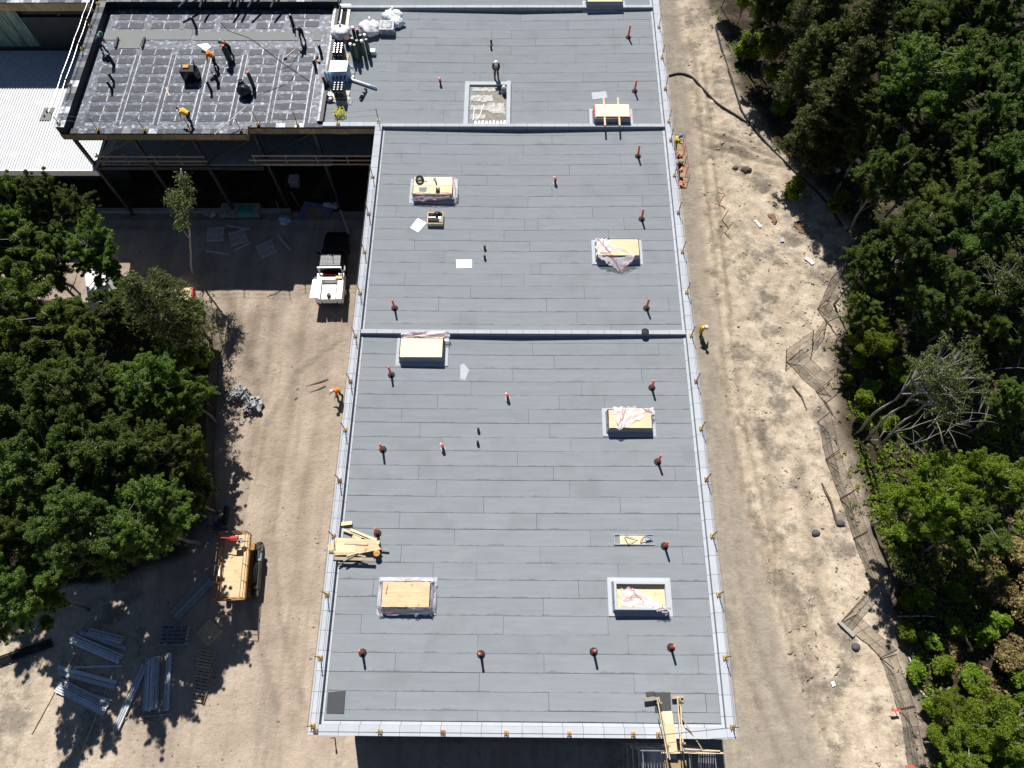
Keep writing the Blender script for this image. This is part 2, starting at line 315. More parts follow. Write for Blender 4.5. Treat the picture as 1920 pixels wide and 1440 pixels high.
RUTS = [([(1310, 243), (1350, 262), (1390, 275), (1450, 300)], .22, .16), ([(1325, 240), (1370, 255), (1430, 280)], .18, .13),
        ([(1318, 275), (1370, 290), (1440, 310), (1475, 318)], .2, .14), ([(1345, 690), (1365, 760), (1378, 860), (1398, 960), (1425, 1040)], .12, .1),
        ([(1420, 980), (1455, 1080), (1490, 1180), (1540, 1300)], .3, .12), ([(1440, 960), (1480, 1080), (1520, 1200)], .25, .1),
        ([(1500, 860), (1520, 1000), (1530, 1120), (1560, 1200)], .35, .1), ([(1330, 450), (1345, 465), (1360, 470)], .15, .12),
        ([(1325, 510), (1345, 520), (1352, 530)], .2, .14), ([(1420, 800), (1440, 870), (1450, 950)], .35, .1),
        ([(560, 640), (545, 760), (520, 900), (500, 1040), (505, 1200)], .45, .05), ([(610, 640), (600, 780), (575, 920), (560, 1100), (545, 1300)], .45, .05),
        ([(480, 600), (470, 660), (485, 720)], .5, .08), ([(520, 560), (500, 700), (470, 860), (455, 980), (470, 1150), (520, 1330)], .22, .09), ([(575, 580), (555, 720), (528, 880), (512, 1000), (525, 1160), (570, 1330)], .22, .09), ([(640, 640), (560, 700), (500, 800), (480, 900)], .2, .07), ([(1300, 100), (1320, 300), (1338, 480), (1352, 640), (1368, 780), (1392, 900), (1440, 1080), (1500, 1260), (1560, 1400)], .16, .12), ([(1318, 120), (1338, 300), (1356, 480), (1372, 640), (1392, 780), (1418, 900), (1466, 1080), (1524, 1250), (1590, 1400)], .16, .12), ([(1400, 1150), (1450, 1290), (1510, 1430)], .2, .08), ([(1362, 1150), (1410, 1290), (1465, 1430)], .2, .08), ([(430, 560), (455, 620), (475, 690), (490, 760)], .4, .12)]
gx = np.concatenate([[-700, -350, -180, -110, -80], np.arange(-62, 62.1, 0.22), [80, 110, 180, 350, 700]])
gy = np.concatenate([[-700, -350, -150, -70, -40, -25], np.arange(-14, 80.1, 0.22), [95, 130, 200, 400, 700]])
GXX, GYY = np.meshgrid(gx, gy, indexing='ij')
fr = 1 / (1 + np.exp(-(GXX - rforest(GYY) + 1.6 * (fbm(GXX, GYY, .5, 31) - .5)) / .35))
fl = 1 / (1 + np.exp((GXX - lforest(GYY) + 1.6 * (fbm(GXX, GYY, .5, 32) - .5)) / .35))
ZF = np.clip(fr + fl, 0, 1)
ZG = ((GXX > 9) & (GXX < 60)) / (1 + np.exp((GXX - rgravel(GYY) + 1.1 * (fbm(GXX, GYY, .7, 33) - .5)) / .18))
right = (GXX > 10)
sandm = np.clip(right * (1 - ZG), 0, 1) * (1 - fr)
rough = 0.05 + 0.30 * sandm + 0.25 * ZF
GH = (fbm(GXX, GYY, .9, 3, 5) - .47) * rough + sandm * 0.10 * np.abs(fbm(GXX, GYY, 1.7, 9, 3) - .44) * 4 - sandm * .06
GH += sandm * 0.25 * np.clip((GXX - rgravel(GYY)) / 3, 0, 1)
RUTM = np.zeros_like(GH)
for pts, w, dep in RUTS:
    P = arr(pts)
    for (x0, y0), (x1, y1) in zip(P[:-1], P[1:]):
        dx, dy = x1 - x0, y1 - y0; t = np.clip(((GXX - x0) * dx + (GYY - y0) * dy) / (dx * dx + dy * dy), 0, 1)
        d = np.hypot(GXX - x0 - t * dx, GYY - y0 - t * dy) + .12 * (vnoise(GXX * 2, GYY * 2, 5) - .5)
        g = np.exp(-(d / w) ** 2); RUTM = np.maximum(RUTM, g * dep / .16); GH -= g * dep * .6; GH += .35 * dep * np.exp(-((d - 2.2 * w) / w) ** 2)
# a soft spoil bank on the left by the trees
bk = np.exp(-(((GXX + 21.2) / 1.2) ** 2 + ((GYY - 24.2) / 3.5) ** 2)); GH += .45 * bk
bld = ((GXX > -10.6) & (GXX < 11.0) & (GYY > -1.9)) | ((GXX < -9) & (GYY > 35.5) & (GXX < 11))
near = ((GXX > -11.2) & (GXX < 11.8) & (GYY > -2.5)) | ((GXX < -9) & (GYY > 34) & (GXX < 11))
GH = np.where(near, np.minimum(GH * .25, .02), GH); GH = np.where(bld, -.12, GH)
GH += .30 / (1 + np.exp(-(GYY - 26.0) / .8)) * (GXX < -10.9) / (1 + np.exp((GXX + 11.2) / .1)) * (GYY < 36.4)
GH = np.where((np.abs(GXX) > 63) | (GYY > 81) | (GYY < -15), 0, GH)
def gz(x, y):
    i = int(np.clip(np.searchsorted(gx, x) - 1, 0, len(gx) - 2)); j = int(np.clip(np.searchsorted(gy, y) - 1, 0, len(gy) - 2))
    u = (x - gx[i]) / (gx[i + 1] - gx[i]); v = (y - gy[j]) / (gy[j + 1] - gy[j])
    return float(GH[i, j] * (1 - u) * (1 - v) + GH[i + 1, j] * u * (1 - v) + GH[i, j + 1] * (1 - u) * v + GH[i + 1, j + 1] * u * v)
def G(x, y):
    p = PX(x, y, 0); p = PX(x, y, gz(p.x, p.y)); p.z = gz(p.x, p.y); return p
nx, ny = GXX.shape
idx = np.arange(nx * ny).reshape(nx, ny)
F = np.stack([idx[:-1, :-1].ravel(), idx[1:, :-1].ravel(), idx[1:, 1:].ravel(), idx[:-1, 1:].ravel()], 1)
def ground_mat():
    m = bpy.data.materials.new('ground_soil'); m.use_nodes = True; N = m.node_tree.nodes; L = m.node_tree.links; b = N['Principled BSDF']
    b.inputs['Roughness'].default_value = 0.95; b.inputs['Specular IOR Level'].default_value = 0.15; b.inputs['Diffuse Roughness'].default_value = 0.5
    tc = N.new('ShaderNodeTexCoord'); at = N.new('ShaderNodeAttribute'); at.attribute_name = 'zone'
    sp = N.new('ShaderNodeSeparateColor'); L.new(at.outputs['Color'], sp.inputs['Color'])
    def noise(sc, det=6, ro=.62, off=0):
        mp = N.new('ShaderNodeMapping'); mp.inputs['Location'].default_value = (off, off * 1.7, 0); L.new(tc.outputs['Object'], mp.inputs['Vector'])
        n = N.new('ShaderNodeTexNoise'); n.inputs['Scale'].default_value = sc; n.inputs['Detail'].default_value = det; n.inputs['Roughness'].default_value = ro
        L.new(mp.outputs['Vector'], n.inputs['Vector']); return n.outputs['Fac']
    def ramp(f, a, b_, p0=.3, p1=.7):
        r = N.new('ShaderNodeValToRGB'); r.color_ramp.elements[0].position = p0; r.color_ramp.elements[1].position = p1
        r.color_ramp.elements[0].color = (*a, 1); r.color_ramp.elements[1].color = (*b_, 1); L.new(f, r.inputs['Fac']); return r.outputs['Color']
    def mix(fac, a, b_):
        x = N.new('ShaderNodeMix'); x.data_type = 'RGBA'; L.new(fac, x.inputs['Factor']); L.new(a, x.inputs['A']); L.new(b_, x.inputs['B']); return x.outputs['Result']
    def math_(op, a, v):
        x = N.new('ShaderNodeMath'); x.operation = op; L.new(a, x.inputs[0])
        if hasattr(v, 'default_value') or hasattr(v, 'links'): L.new(v, x.inputs[1])
        else: x.inputs[1].default_value = v
        x.use_clamp = True; return x.outputs[0]
    dirt = ramp(noise(.35, 8), (.37, .30, .235), (.55, .46, .37), .32, .68)              # hard-packed drive
    spots = ramp(noise(1.6, 7, .7, 11), (0, 0, 0), (1, 1, 1), .52, .66)
    grey = ramp(noise(5, 5, .6, 3), (.21, .175, .14), (.34, .29, .235))
    dirt = mix(math_('MULTIPLY', spots, .42), dirt, grey)
    pale = ramp(noise(.6, 8, .7, 21), (0, 0, 0), (1, 1, 1), .55, .75)
    dirt = mix(math_('MULTIPLY', pale, .5), dirt, ramp(noise(9, 4, .6, 2), (.42, .37, .31), (.52, .46, .39)))
    sand = ramp(noise(1.1, 9, .68, 5), (.44, .36, .265), (.66, .57, .455), .34, .62)
    sg = ramp(noise(.36, 10, .74, 8), (0, 0, 0), (1, 1, 1), .50, .60)
    sand = mix(math_('MULTIPLY', sg, .85), sand, ramp(noise(3, 7, .7, 9), (.135, .12, .10), (.27, .235, .195)))
    clods = ramp(noise(4.5, 8, .8, 13), (1, 1, 1), (0, 0, 0), .37, .45)
    sand = mix(math_('MULTIPLY', clods, .32), sand, ramp(noise(20, 2), (.11, .085, .06), (.20, .16, .12)))
    specks = ramp(noise(2.6, 10, .85, 17), (1, 1, 1), (0, 0, 0), .40, .47)
    sand = mix(math_('MULTIPLY', specks, .26), sand, ramp(noise(11, 4, .6, 31), (.13, .105, .08), (.24, .195, .15)))
    dirt = mix(math_('MULTIPLY', ramp(noise(3.4, 10, .85, 23), (1, 1, 1), (0, 0, 0), .35, .42), .22), dirt, ramp(noise(13, 4, .6, 33), (.17, .14, .11), (.26, .215, .17)))
    grav = ramp(noise(1.0, 9, .7, 15), (.27, .235, .19), (.44, .385, .315), .33, .67)
    grav = mix(math_('MULTIPLY', ramp(noise(26, 3, .7, 4), (0, 0, 0), (1, 1, 1), .5, .62), .35), grav, ramp(noise(40, 2), (.13, .12, .105), (.36, .34, .31)))
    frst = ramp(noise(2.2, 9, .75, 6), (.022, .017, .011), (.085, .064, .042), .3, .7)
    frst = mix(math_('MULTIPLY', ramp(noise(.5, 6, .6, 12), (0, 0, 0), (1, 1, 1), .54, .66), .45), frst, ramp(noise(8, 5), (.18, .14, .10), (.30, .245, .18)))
    mp2 = N.new('ShaderNodeMapping'); mp2.inputs['Scale'].default_value = (1.0, .07, 1); mp2.inputs['Rotation'].default_value = (0, 0, .06); L.new(tc.outputs['Object'], mp2.inputs['Vector'])
    n5 = N.new('ShaderNodeTexNoise'); n5.inputs['Scale'].default_value = 1.5; n5.inputs['Detail'].default_value = 6; L.new(mp2.outputs['Vector'], n5.inputs['Vector'])
    dirt = mix(math_('MULTIPLY', ramp(n5.outputs['Fac'], (0, 0, 0), (1, 1, 1), .50, .64), .38), dirt, ramp(noise(6, 5, .6, 41), (.24, .205, .165), (.33, .28, .225)))
    grav = mix(math_('MULTIPLY', ramp(n5.outputs['Fac'], (1, 1, 1), (0, 0, 0), .36, .48), .5), grav, ramp(noise(6, 5, .6, 43), (.36, .30, .23), (.48, .41, .32)))
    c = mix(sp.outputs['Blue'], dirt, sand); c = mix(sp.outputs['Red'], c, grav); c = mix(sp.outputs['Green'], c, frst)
    at2 = N.new('ShaderNodeAttribute'); at2.attribute_name = 'rut'
    c = mix(math_('MULTIPLY', at2.outputs['Fac'], .75), c, ramp(noise(9, 5), (.12, .095, .07), (.24, .195, .15)))
    L.new(c, b.inputs['Base Color'])
    bp = N.new('ShaderNodeBump'); bp.inputs['Strength'].default_value = 1.0; bp.inputs['Distance'].default_value = .13
    a1 = N.new('ShaderNodeMath'); a1.operation = 'MULTIPLY_ADD'; L.new(noise(14, 7, .7), a1.inputs[0]); a1.inputs[1].default_value = .22; L.new(noise(3.2, 9, .72, 7), a1.inputs[2])
    L.new(a1.outputs[0], bp.inputs['Height']); L.new(bp.outputs['Normal'], b.inputs['Normal'])
    return m
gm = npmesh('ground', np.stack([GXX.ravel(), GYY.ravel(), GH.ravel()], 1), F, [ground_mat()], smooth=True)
ZF = np.clip(ZF + ((GXX < -9.5) & (GYY > 37.4)), 0, 1)  # dark forest-floor colour under the wing stands in for its deep shade
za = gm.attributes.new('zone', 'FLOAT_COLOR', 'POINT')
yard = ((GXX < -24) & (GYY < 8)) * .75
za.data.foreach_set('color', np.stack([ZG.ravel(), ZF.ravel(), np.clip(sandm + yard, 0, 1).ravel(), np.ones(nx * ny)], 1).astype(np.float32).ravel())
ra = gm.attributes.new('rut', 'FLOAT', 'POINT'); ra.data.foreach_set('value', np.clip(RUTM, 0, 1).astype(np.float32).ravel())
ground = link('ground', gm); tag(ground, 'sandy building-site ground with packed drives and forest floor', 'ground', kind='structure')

# ------------------------------------------------------------------ finished building with the grey membrane roof
XL, XR, YS, CAPZ = -10.2, 10.65, -1.48, 9.90
YN = 60.0; XW = -14.3; YP2, YP1, YP0 = 20.92, 37.40, 49.35
def fz(x): return 9.41 + 0.16 * min(abs(x), 10.2) / 10.0
B = thing('membrane_roof_building', 'long two storey building with grey membrane roof and pale parapet caps', 'building')
w = MB(); w.bx(XL + .12, XR - .12, YS + .12, YN, -.4, 9.3); w.build('wall', 'sheathing', B)
# wall sheathing sheets and windows that face the yards
def wall_face(axis, pos, sgn, a0, a1):
    n = int((a1 - a0) / 4.0); st = (a1 - a0) / n
    for k in range(n):
        c = a0 + st * (k + .5)
        for zc in (2.2, 6.4):
            f = MB(); g = MB(); t = .06
            for (u0, u1, z0, z1) in ((-.8, .8, zc + .68, zc + .78), (-.8, .8, zc - .78, zc - .68), (-.8, -.7, zc - .68, zc + .68), (.7, .8, zc - .68, zc + .68)):
                if axis == 'x': f.bx(pos, pos + sgn * t, c + u0, c + u1, z0, z1) if sgn > 0 else f.bx(pos - t, pos, c + u0, c + u1, z0, z1)
                else: f.bx(c + u0, c + u1, pos - t, pos, z0, z1)
            fo = f.build('window', 'white_paint', B)
            if axis == 'x':
                x0, x1 = (pos + .004, pos + .02) if sgn > 0 else (pos - .02, pos - .004); g.bx(x0, x1, c - .7, c + .7, zc - .68, zc + .68)
            else: g.bx(c - .7, c + .7, pos - .02, pos - .004, zc - .68, zc + .68)
            g.build('pane', 'glass', fo)
wall_face('x', XR - .12, 1, 0, 56); wall_face('x', XL + .12, -1, 0, 34); wall_face('y', YS + .12, -1, -9.5, 10)
# structural deck, following the falls of the roof
def strip(mb, x0, x1, y0, y1, dz0, dz1):
    xs = sorted(set([x0, x1] + [x for x in (0.0,) if x0 < x < x1] + [x for x in (-10.2,) if x0 < x < x1]))
    vs = []; fs = []
    for x in xs:
        for y in (y0, y1): vs += [(x, y, fz(x) + dz0), (x, y, fz(x) + dz1)]
    for i in range(len(xs) - 1):
        a = i * 4; b = a + 4
        fs += [(a + 1, b + 1, b + 3, a + 3), (a, a + 2, b + 2, b), (a, b, b + 1, a + 1), (a + 2, a + 3, b + 3, b + 2)]
    e = (len(xs) - 1) * 4; fs += [(0, 1, 3, 2), (e, e + 2, e + 3, e + 1)]
    mb.add(vs, fs)
d = MB(); strip(d, XL + .3, XR - .3, YS + .3, YN, -.25, -.012); strip(d, XW, XL + .3, YP1 + .02, YN, -.25, -.012)
roof = d.build('roof', 'bitumen', B)
JB = {}
rowsA = [(37.12, [362, 540, 1135]), (36.68, [475, 1065]), (35.83, [320, 905]), (34.93, [218, 827, 1450]), (34.05, [557, 1163]), (33.12, [1610, 700]), (32.26, [1065]), (31.36, [930, 1573]), (30.47, [187, 733, 1293]), (29.53, [910, 988, 1470]), (28.6, [603, 795, 1385]), (27.72, [292, 940]), (26.92, [460, 1110]), (25.99, [320, 947, 1000]), (25.15, [238, 780, 907, 1547]), (24.26, [607, 1247]), (23.37, [427, 1033, 1722]), (22.41, [550, 1205]), (21.49, [1400]), (YP2 + .02, None)]
rowsA = [(y, None if j is None else [680 + a / 3 for a in j]) for y, j in rowsA]
cy = [65, 115, 170, 222, 265, 318, 370, 430, 485, 540, 600, 655, 718]
cj = [[278, 882, 1500], [567, 1168], [232, 708, 830, 1440], [377, 973, 1595], [210, 825, 1450], [110, 607, 1215], [152, 780, 1400], [640, 1258], [272, 1468], [495, 892], [352, 1050], [420, 1290], None]
rowsC = [(PX(900, y / 3.2, 9.6).y, None if j is None else [700 + a / 3.2 for a in j]) for y, j in zip(cy, cj)]; rowsC[0] = (YP0 - .27, rowsC[0][1]); rowsC[-1] = (YP1 + .02, None)
by = [600 + a / 2.595 for a in (88, 110, 168, 234, 298, 364, 432, 500, 571, 636, 709, 778)] + [931] + [960 + a / 3 for a in (5, 97, 190, 287, 383, 482, 583, 690, 797, 905, 1013, 1120, 1177)]
c6 = lambda *a: [640 + x / 2.595 for x in a]
bj = [c6(1040), c6(930, 1545), c6(1035), c6(835, 1462), c6(632, 1170), c6(468, 1060, 1280), c6(293, 911), c6(383, 1015), c6(490, 1116), c6(857), c6(377, 1033, 1625), [818, 1068], [907, 1163], [749, 1006, 1271], [852, 1107], [752, 1013, 1280], [812, 893, 1159], [700, 1085], [1019], [677, 944, 1140], [896, 1178], [741, 1020, 1309], [899, 1189], [742, 1029, 1324], [895, 1193], None]
rowsB = [(PX(960, y, 9.55).y, j) for y, j in zip(by, bj)]; rowsB[0] = (YP2 - .27, rowsB[0][1]); rowsB[-1] = (YS + .66, None)
def lay(rows, x0, x1):
    for i in range(len(rows) - 1):
        yt, js = rows[i]; yb = rows[i + 1][0]
        if js is None or yt - yb < .05: continue
        ym = (yt + yb) / 2; pj = [PX(j, 0, 9.6) for j in js]
        xs = []
        for j in js:
            # the joint runs towards the camera's vanishing point, so read x at this row
            lo, hi = -20.0, 20.0
            for _ in range(30):
                mid = (lo + hi) / 2; c = CAMR.transposed() @ (Vector((mid, ym, fz(mid))) - Vector((0, 0, CAMZ)))
                if 960 + FPX * c.x / -c.z < j: lo = mid
                else: hi = mid
            xs.append(lo)
        xs = [x0] + sorted(x for x in xs if x0 + .5 < x < x1 - .5) + [x1]
        for a, b_ in zip(xs[:-1], xs[1:]):
            s = MB(); o = random.uniform(0, .002); wv = random.uniform(-.006, .006)
            g0 = random.uniform(.004, .011); strip(s, a + g0, b_ - g0 * 1.3, yb + g0 + wv, yt - g0 + wv, -.02, .003 + o); s.build('membrane_sheet', 'membrane', roof)
lay(rowsA, XL + .62, XR - .62); lay(rowsB, XL + .62, XR - .62); lay(rowsC, XW + .35, XR - .62)
lay([(YP0 + 5.6 - .9 * k, [700 + 137 * (k % 3), 1020 + 70 * (k % 2)]) for k in range(6)] + [(YP0 + .27, None)], XW + .35, XR - .62)
# perimeter parapets: upstand, cap sheets one by one, sloping flashing strip
def parapet_run(x0, y0, x1, y1, wid, inx, iny, zc=CAPZ, piece=.98, flash=.16, extra=False):
    """outer edge from (x0,y0) to (x1,y1); (inx,iny) points inwards"""
    L_ = math.hypot(x1 - x0, y1 - y0); ux, uy = (x1 - x0) / L_, (y1 - y0) / L_
    pr = MB(); q = [(x0 + inx * .02, y0 + iny * .02), (x1 + inx * .02, y1 + iny * .02), (x1 + inx * (wid - .01), y1 + iny * (wid - .01)), (x0 + inx * (wid - .01), y0 + iny * (wid - .01))]
    if (q[1][0] - q[0][0]) * (q[2][1] - q[1][1]) - (q[1][1] - q[0][1]) * (q[2][0] - q[1][0]) < 0: q = q[::-1]
    pr.prism(q, 9.2, zc - .012); par = pr.build('parapet', 'bitumen', B)
    n = max(1, round(L_ / piece)); t = 0
    for k in range(n):
        a, b_ = L_ * k / n + .008, L_ * (k + 1) / n - .008
        if b_ - a < .1: continue
        j = random.uniform(0, .004)
        def pt(s_, off): return (x0 + ux * s_ + inx * off, y0 + uy * s_ + iny * off)
        c = MB(); z1 = zc + j; zf0 = fz(pt(a, wid)[0])
        prof = [(-.015, zc - .14), (-.015, z1), (wid + .004, z1 - .01), (wid + .012, zf0 + .03), (wid + flash, zf0 + .012)]
        vs = []
        for s_ in (a, b_):
            for off, z in prof: vs.append((*pt(s_, off), z))
        m = len(prof); fs = [(i, i + 1, m + i + 1, m + i) for i in range(m - 1)]
        c.add(vs, fs); c.m[2] = 1; c.mi = 1; c.build('cap_sheet', ['cap', 'membrane'], par)  # inner face in darker membrane grey, shade partly put into the colour
parapet_run(XR, YS, XR, YN, .46, -1, 0); parapet_run(XL, YP1 - .1, XL, YS, .46, 1, 0)
parapet_run(XL + .47, YS, XR - .47, YS, .46, 0, 1)
def cross_parapet(y, x0, x1, name='cross_parapet'):
    pr = MB(); pr.bx(x0, x1, y - .22, y, 9.2, CAPZ - .10); par = pr.build(name, 'bitumen', B)
    n = round((x1 - x0) / .98)
    for k in range(n):
        a = x0 + (x1 - x0) * k / n + .008; b_ = x0 + (x1 - x0) * (k + 1) / n - .008; zn = fz((a + b_) / 2); zs = zn; j = random.uniform(0, .004)
        c = MB(); prof = [(y - .40, zs + .012), (y - .25, zs + .05), (y - .235, CAPZ - .092 + j), (y + .01, CAPZ - .08 + j), (y + .03, zn + .10), (y + .16, zn + .012)]
        vs = [(x, py, pz) for x in (a, b_) for py, pz in prof]; m = len(prof)
        c.add(vs, [(i, m + i, m + i + 1, i + 1) for i in range(m - 1)]); c.m[1] = c.m[0] = 1; c.mi = 1; c.build('cap_sheet', ['cap', 'membrane'], par)  # south face takes the darker membrane grey to deepen its shade
cross_parapet(YP2, XL + .48, XR - .48); cross_parapet(YP1, XL + .1, XR - .48); cross_parapet(YP0, XW + .4, XR - .48)
parapet_run(XW + .3, YP1 - .12, XL + .05, YP1 - .12, .34, 0, 1, zc=9.74, flash=.1)

# ------------------------------------------------------------------ steel-framed wing still being roofed
Wg = thing('steel_frame_wing', 'unfinished steel framed wing with dark taped roof deck and plywood fascia', 'building')
WX0, WX1, WY0, WYR, WY1, DZ = -32.75, XW - .02, 36.66, 37.25, 49.3, 9.5
k = MB(); k.bx(WX0 + .2, -19.38, WY0 + .1, WY1, 9.05, DZ - .01); k.bx(-19.38, WX1, WYR + .1, WY1, 9.05, DZ - .01)
deck = k.build('roof_deck', 'talc_sheet', Wg)
# dark base sheets one by one, paler taped laps between them
cx = -31.25; col = 0
while cx < WX1 - 1.2:
    cw = 2.25 if cx + 2.25 < WX1 - .6 else WX1 - .7 - cx
    yy = WY0 + 1.15 if cx < -19.8 else WYR + .75; r = 0
    while yy < WY1 - .7:
        h = .78
        if not (PX(400, 76, DZ).y - .75 < yy < PX(400, 58, DZ).y + .05):
            s = MB(); x0, x1 = cx + random.uniform(0, .12), cx + cw - random.uniform(0, .12); y0, y1 = yy + random.uniform(.07, .14), yy + h - random.uniform(.07, .14)
            n = 7; top = [(x0 + (x1 - x0) * i / n, y1 + random.uniform(-.05, .05)) for i in range(n + 1)]; bot = [(x0 + (x1 - x0) * i / n, y0 + random.uniform(-.05, .05)) for i in range(n, -1, -1)]
            s.prism((top + bot)[::-1], DZ - .006, DZ + .012); s.build('base_sheet', 'base_sheet', deck)
            q = MB(); xm = (x0 + x1) / 2 + random.uniform(-.1, .1); q.bx(xm - .035, xm + .035, y0, y1, DZ + .012, DZ + .018); q.build('tape', 'lap_white', deck)
        yy += .93; r += 1
    # long dark overlap band with pale tape on both sides
    if cx + cw < WX1 - 1:
        q = MB(); q.bx(cx + cw + .10, cx + cw + .34, WYR + .3, 44.4, DZ - .004, DZ + .01); q.build('overlap_band', 'base_sheet', deck)
        for xx in (cx + cw + .02, cx + cw + .36): q = MB(); q.bx(xx, xx + .07, WYR + .3, 44.4, DZ + .002, DZ + .014); q.build('tape', 'lap_white', deck)
    cx += cw + .45
# pale grey finish sheets already rolled out
for (a, b_, c, e) in ((132 + 62, 362, 57, 75), (362, 562, 60, 76), (586, 604, 59, 76), (222, 266, 75, 91)):
    p0 = PX(a, e, DZ); p1 = PX(b_, c, DZ); q = MB(); q.bx(p0.x, p1.x, p0.y, p1.y, DZ + .016, DZ + .024); q.build('finish_sheet', 'grey_roll', deck)
# parapets of the wing: black inner faces, patchwork tops
def patch_top(x0, x1, y0, y1, z, along):
    L_ = (x1 - x0) if along == 'x' else (y1 - y0); n = max(1, int(L_ / .62))
    for i in range(n):
        a = i / n; b_ = (i + 1) / n; q = MB(); zz = z + random.uniform(0, .006)
        if along == 'x': q.bx(x0 + L_ * a + .006, x0 + L_ * b_ - .006, y0, y1, z - .02, zz)
        else: q.bx(x0, x1, y0 + L_ * a + .006, y0 + L_ * b_ - .006, z - .02, zz)
        q.build('cap_patch', random.choice(['base_sheet', 'lap_white', 'talc_sheet', 'grey_roll', 'base_sheet']), Wg)
q = MB(); q.bx(WX0 + .1, WX0 + .72, WY0 + .05, WY1 + .3, 9.0, 10.18); q.build('parapet', 'black_membrane', Wg); patch_top(WX0 + .08, WX0 + .74, WY0 + .03, WY1, 10.2, 'y')
q = MB(); q.bx(WX0 + .72, WX1 + .2, WY1, WY1 + .5, 9.0, 10.18); q.build('parapet', 'black_membrane', Wg); patch_top(WX0 + .74, WX1 + .2, WY1 - .02, WY1 + .52, 10.2, 'x')
q = MB(); q.bx(WX0 + .1, -19.4, WY0 + .03, WY0 + .42, 9.0, 9.60); q.build('parapet', 'black_membrane', Wg); patch_top(WX0 + .74, -19.42, WY0, WY0 + .44, 9.62, 'x')
q = MB(); q.bx(-19.38, WX1 + .3, WYR + .03, WYR + .36, 9.0, 9.60); q.build('parapet', 'black_membrane', Wg); patch_top(-19.38, WX1 + .3, WYR, WYR + .38, 9.62, 'x')
q = MB(); q.bx(WX1 - .12, WX1 + .30, WYR + .4, WY1, 9.0, 9.80); cu = q.build('divider_curb', 'black_membrane', Wg)
q = MB(); q.bx(WX1 - .10, WX1 + .06, WYR + .42, WY1, 9.80, 9.815); q.build('flashing_edge', 'lap_white', cu)
# plywood fascia panels
def fascia(x0, x1, y, z0, z1, par, w_=1.2):
    x = x0
    while x < x1 - .05:
        e = min(x1, x + w_ * random.choice([1, 1, 2])); q = MB(); t = random.uniform(0, .012)
        q.bx(x + .005, e - .005, y - .03 - t, y - .004 - t, z0 + random.uniform(0, .04), z1); q.build('fascia_panel', 'old_plywood', par); x = e
fascia(WX0 + .1, -19.4, WY0, 9.02, 9.54, Wg); fascia(-19.38, XL - .1, WYR - .01, 9.00, 9.52, Wg)
q = MB(); q.bx(-19.41, -19.36, WY0 + .03, WYR, 9.0, 9.52); q.build('fascia_return', 'old_plywood', Wg)
# columns, beams and the upper floor
FZ = 5.95
colx = [-32.2, -27.9, -23.6, -19.3, -14.9]
for i, xx in enumerate(colx):
    for yy in ((WY0 + .35, 43.0) if xx < -19.5 else (WYR + .35, 43.0)):
        q = MB(); q.bx(xx - .11, xx + .11, yy - .11, yy + .11, -.1, 9.04); q.bx(xx - .19, xx + .19, yy - .19, yy + .19, .02, .05); q.build('column', 'steel', Wg)
for i in range(4):
    a, b_ = colx[i], colx[i + 1]; yb = WY0 + .35 if a < -19.5 else WYR + .35
    q = MB(); q.bx(a + .12, b_ - .12, yb - .1, yb + .1, 8.65, 9.04); q.build('beam', 'steel', Wg)
    q = MB(); q.bx(a + .12, b_ - .12, yb - .1, yb + .1, FZ - .45, FZ - .12); q.build('beam', 'steel', Wg)
    q = MB(); q.beam((a, yb + .2, FZ + .1), (b_, yb + .2, 8.6), .09); q.build('brace', 'steel', Wg)
q = MB(); q.bx(-31.75, WX1 + .1, 37.05, 49.0, FZ - .11, FZ); fl_ = q.build('floor', 'concrete', Wg)
q = MB(); q.bx(WX1 + .1, XL - .2, 37.9, 49, FZ - .11, FZ); q.build('floor', 'concrete', Wg)
q = MB(); q.bx(-60, XL + .1, 49.05, 49.25, -.2, 9.0); q.build('wall', 'dark_wall', Wg)
q = MB(); q.bx(-32.4, XL, 43.2, 43.35, -.2, FZ - .12); q.build('wall', 'dark_wall', Wg)
q = MB(); q.bx(WX1 + .35, XL + .1, 37.55, 49, 9.0, 9.2); q.build('soffit', 'sheathing', Wg)
q = MB(); q.bx(-40.5, -19.0, 37.0, 37.35, -.1, .35); q.build('foundation_wall', 'concrete', Wg)
# white corrugated metal deck on the lower level
pitch = .21; xs0 = -60.0; n = int((31.85 - 60) / -pitch); vs = []; fs = []
prof = []
for i in range(n):
    x = xs0 + i * pitch; prof += [(x, 0), (x + .07, 0), (x + .10, .055), (x + .18, .055)]
for x, z in prof: vs += [(x, 36.52, FZ + z), (x, 48.9, FZ + z)]
fs = [(2 * i, 2 * i + 2, 2 * i + 3, 2 * i + 1) for i in range(len(prof) - 1)]
q = MB(); q.add(vs, fs); q.build('corrugated_deck', 'white_deck', Wg)
q = MB(); q.bx(-60, -31.9, 36.40, 36.51, FZ - .5, FZ + .05); q.build('deck_edge_beam', 'galv', Wg)
q = MB(); q.bx(-60, -31.9, 36.6, 48.9, FZ - .12, FZ - .01); q.build('deck_slab', 'steel', Wg)
for i in range(6):
    q = MB(); xx = -36.6 - i * 4.4; q.bx(xx - .11, xx + .11, 36.7, 36.92, -.1, FZ - .13); q.build('column', 'steel', Wg)
q = MB(); q.bx(-60, -33, 40.6, 40.75, -.1, FZ - .13); q.build('wall', 'dark_wall', Wg)
# opening beside the metal deck, with its timber guard
p = [PX(203, 258, FZ), PX(215, 258, FZ), PX(206, 308, FZ), PX(190, 308, FZ)]
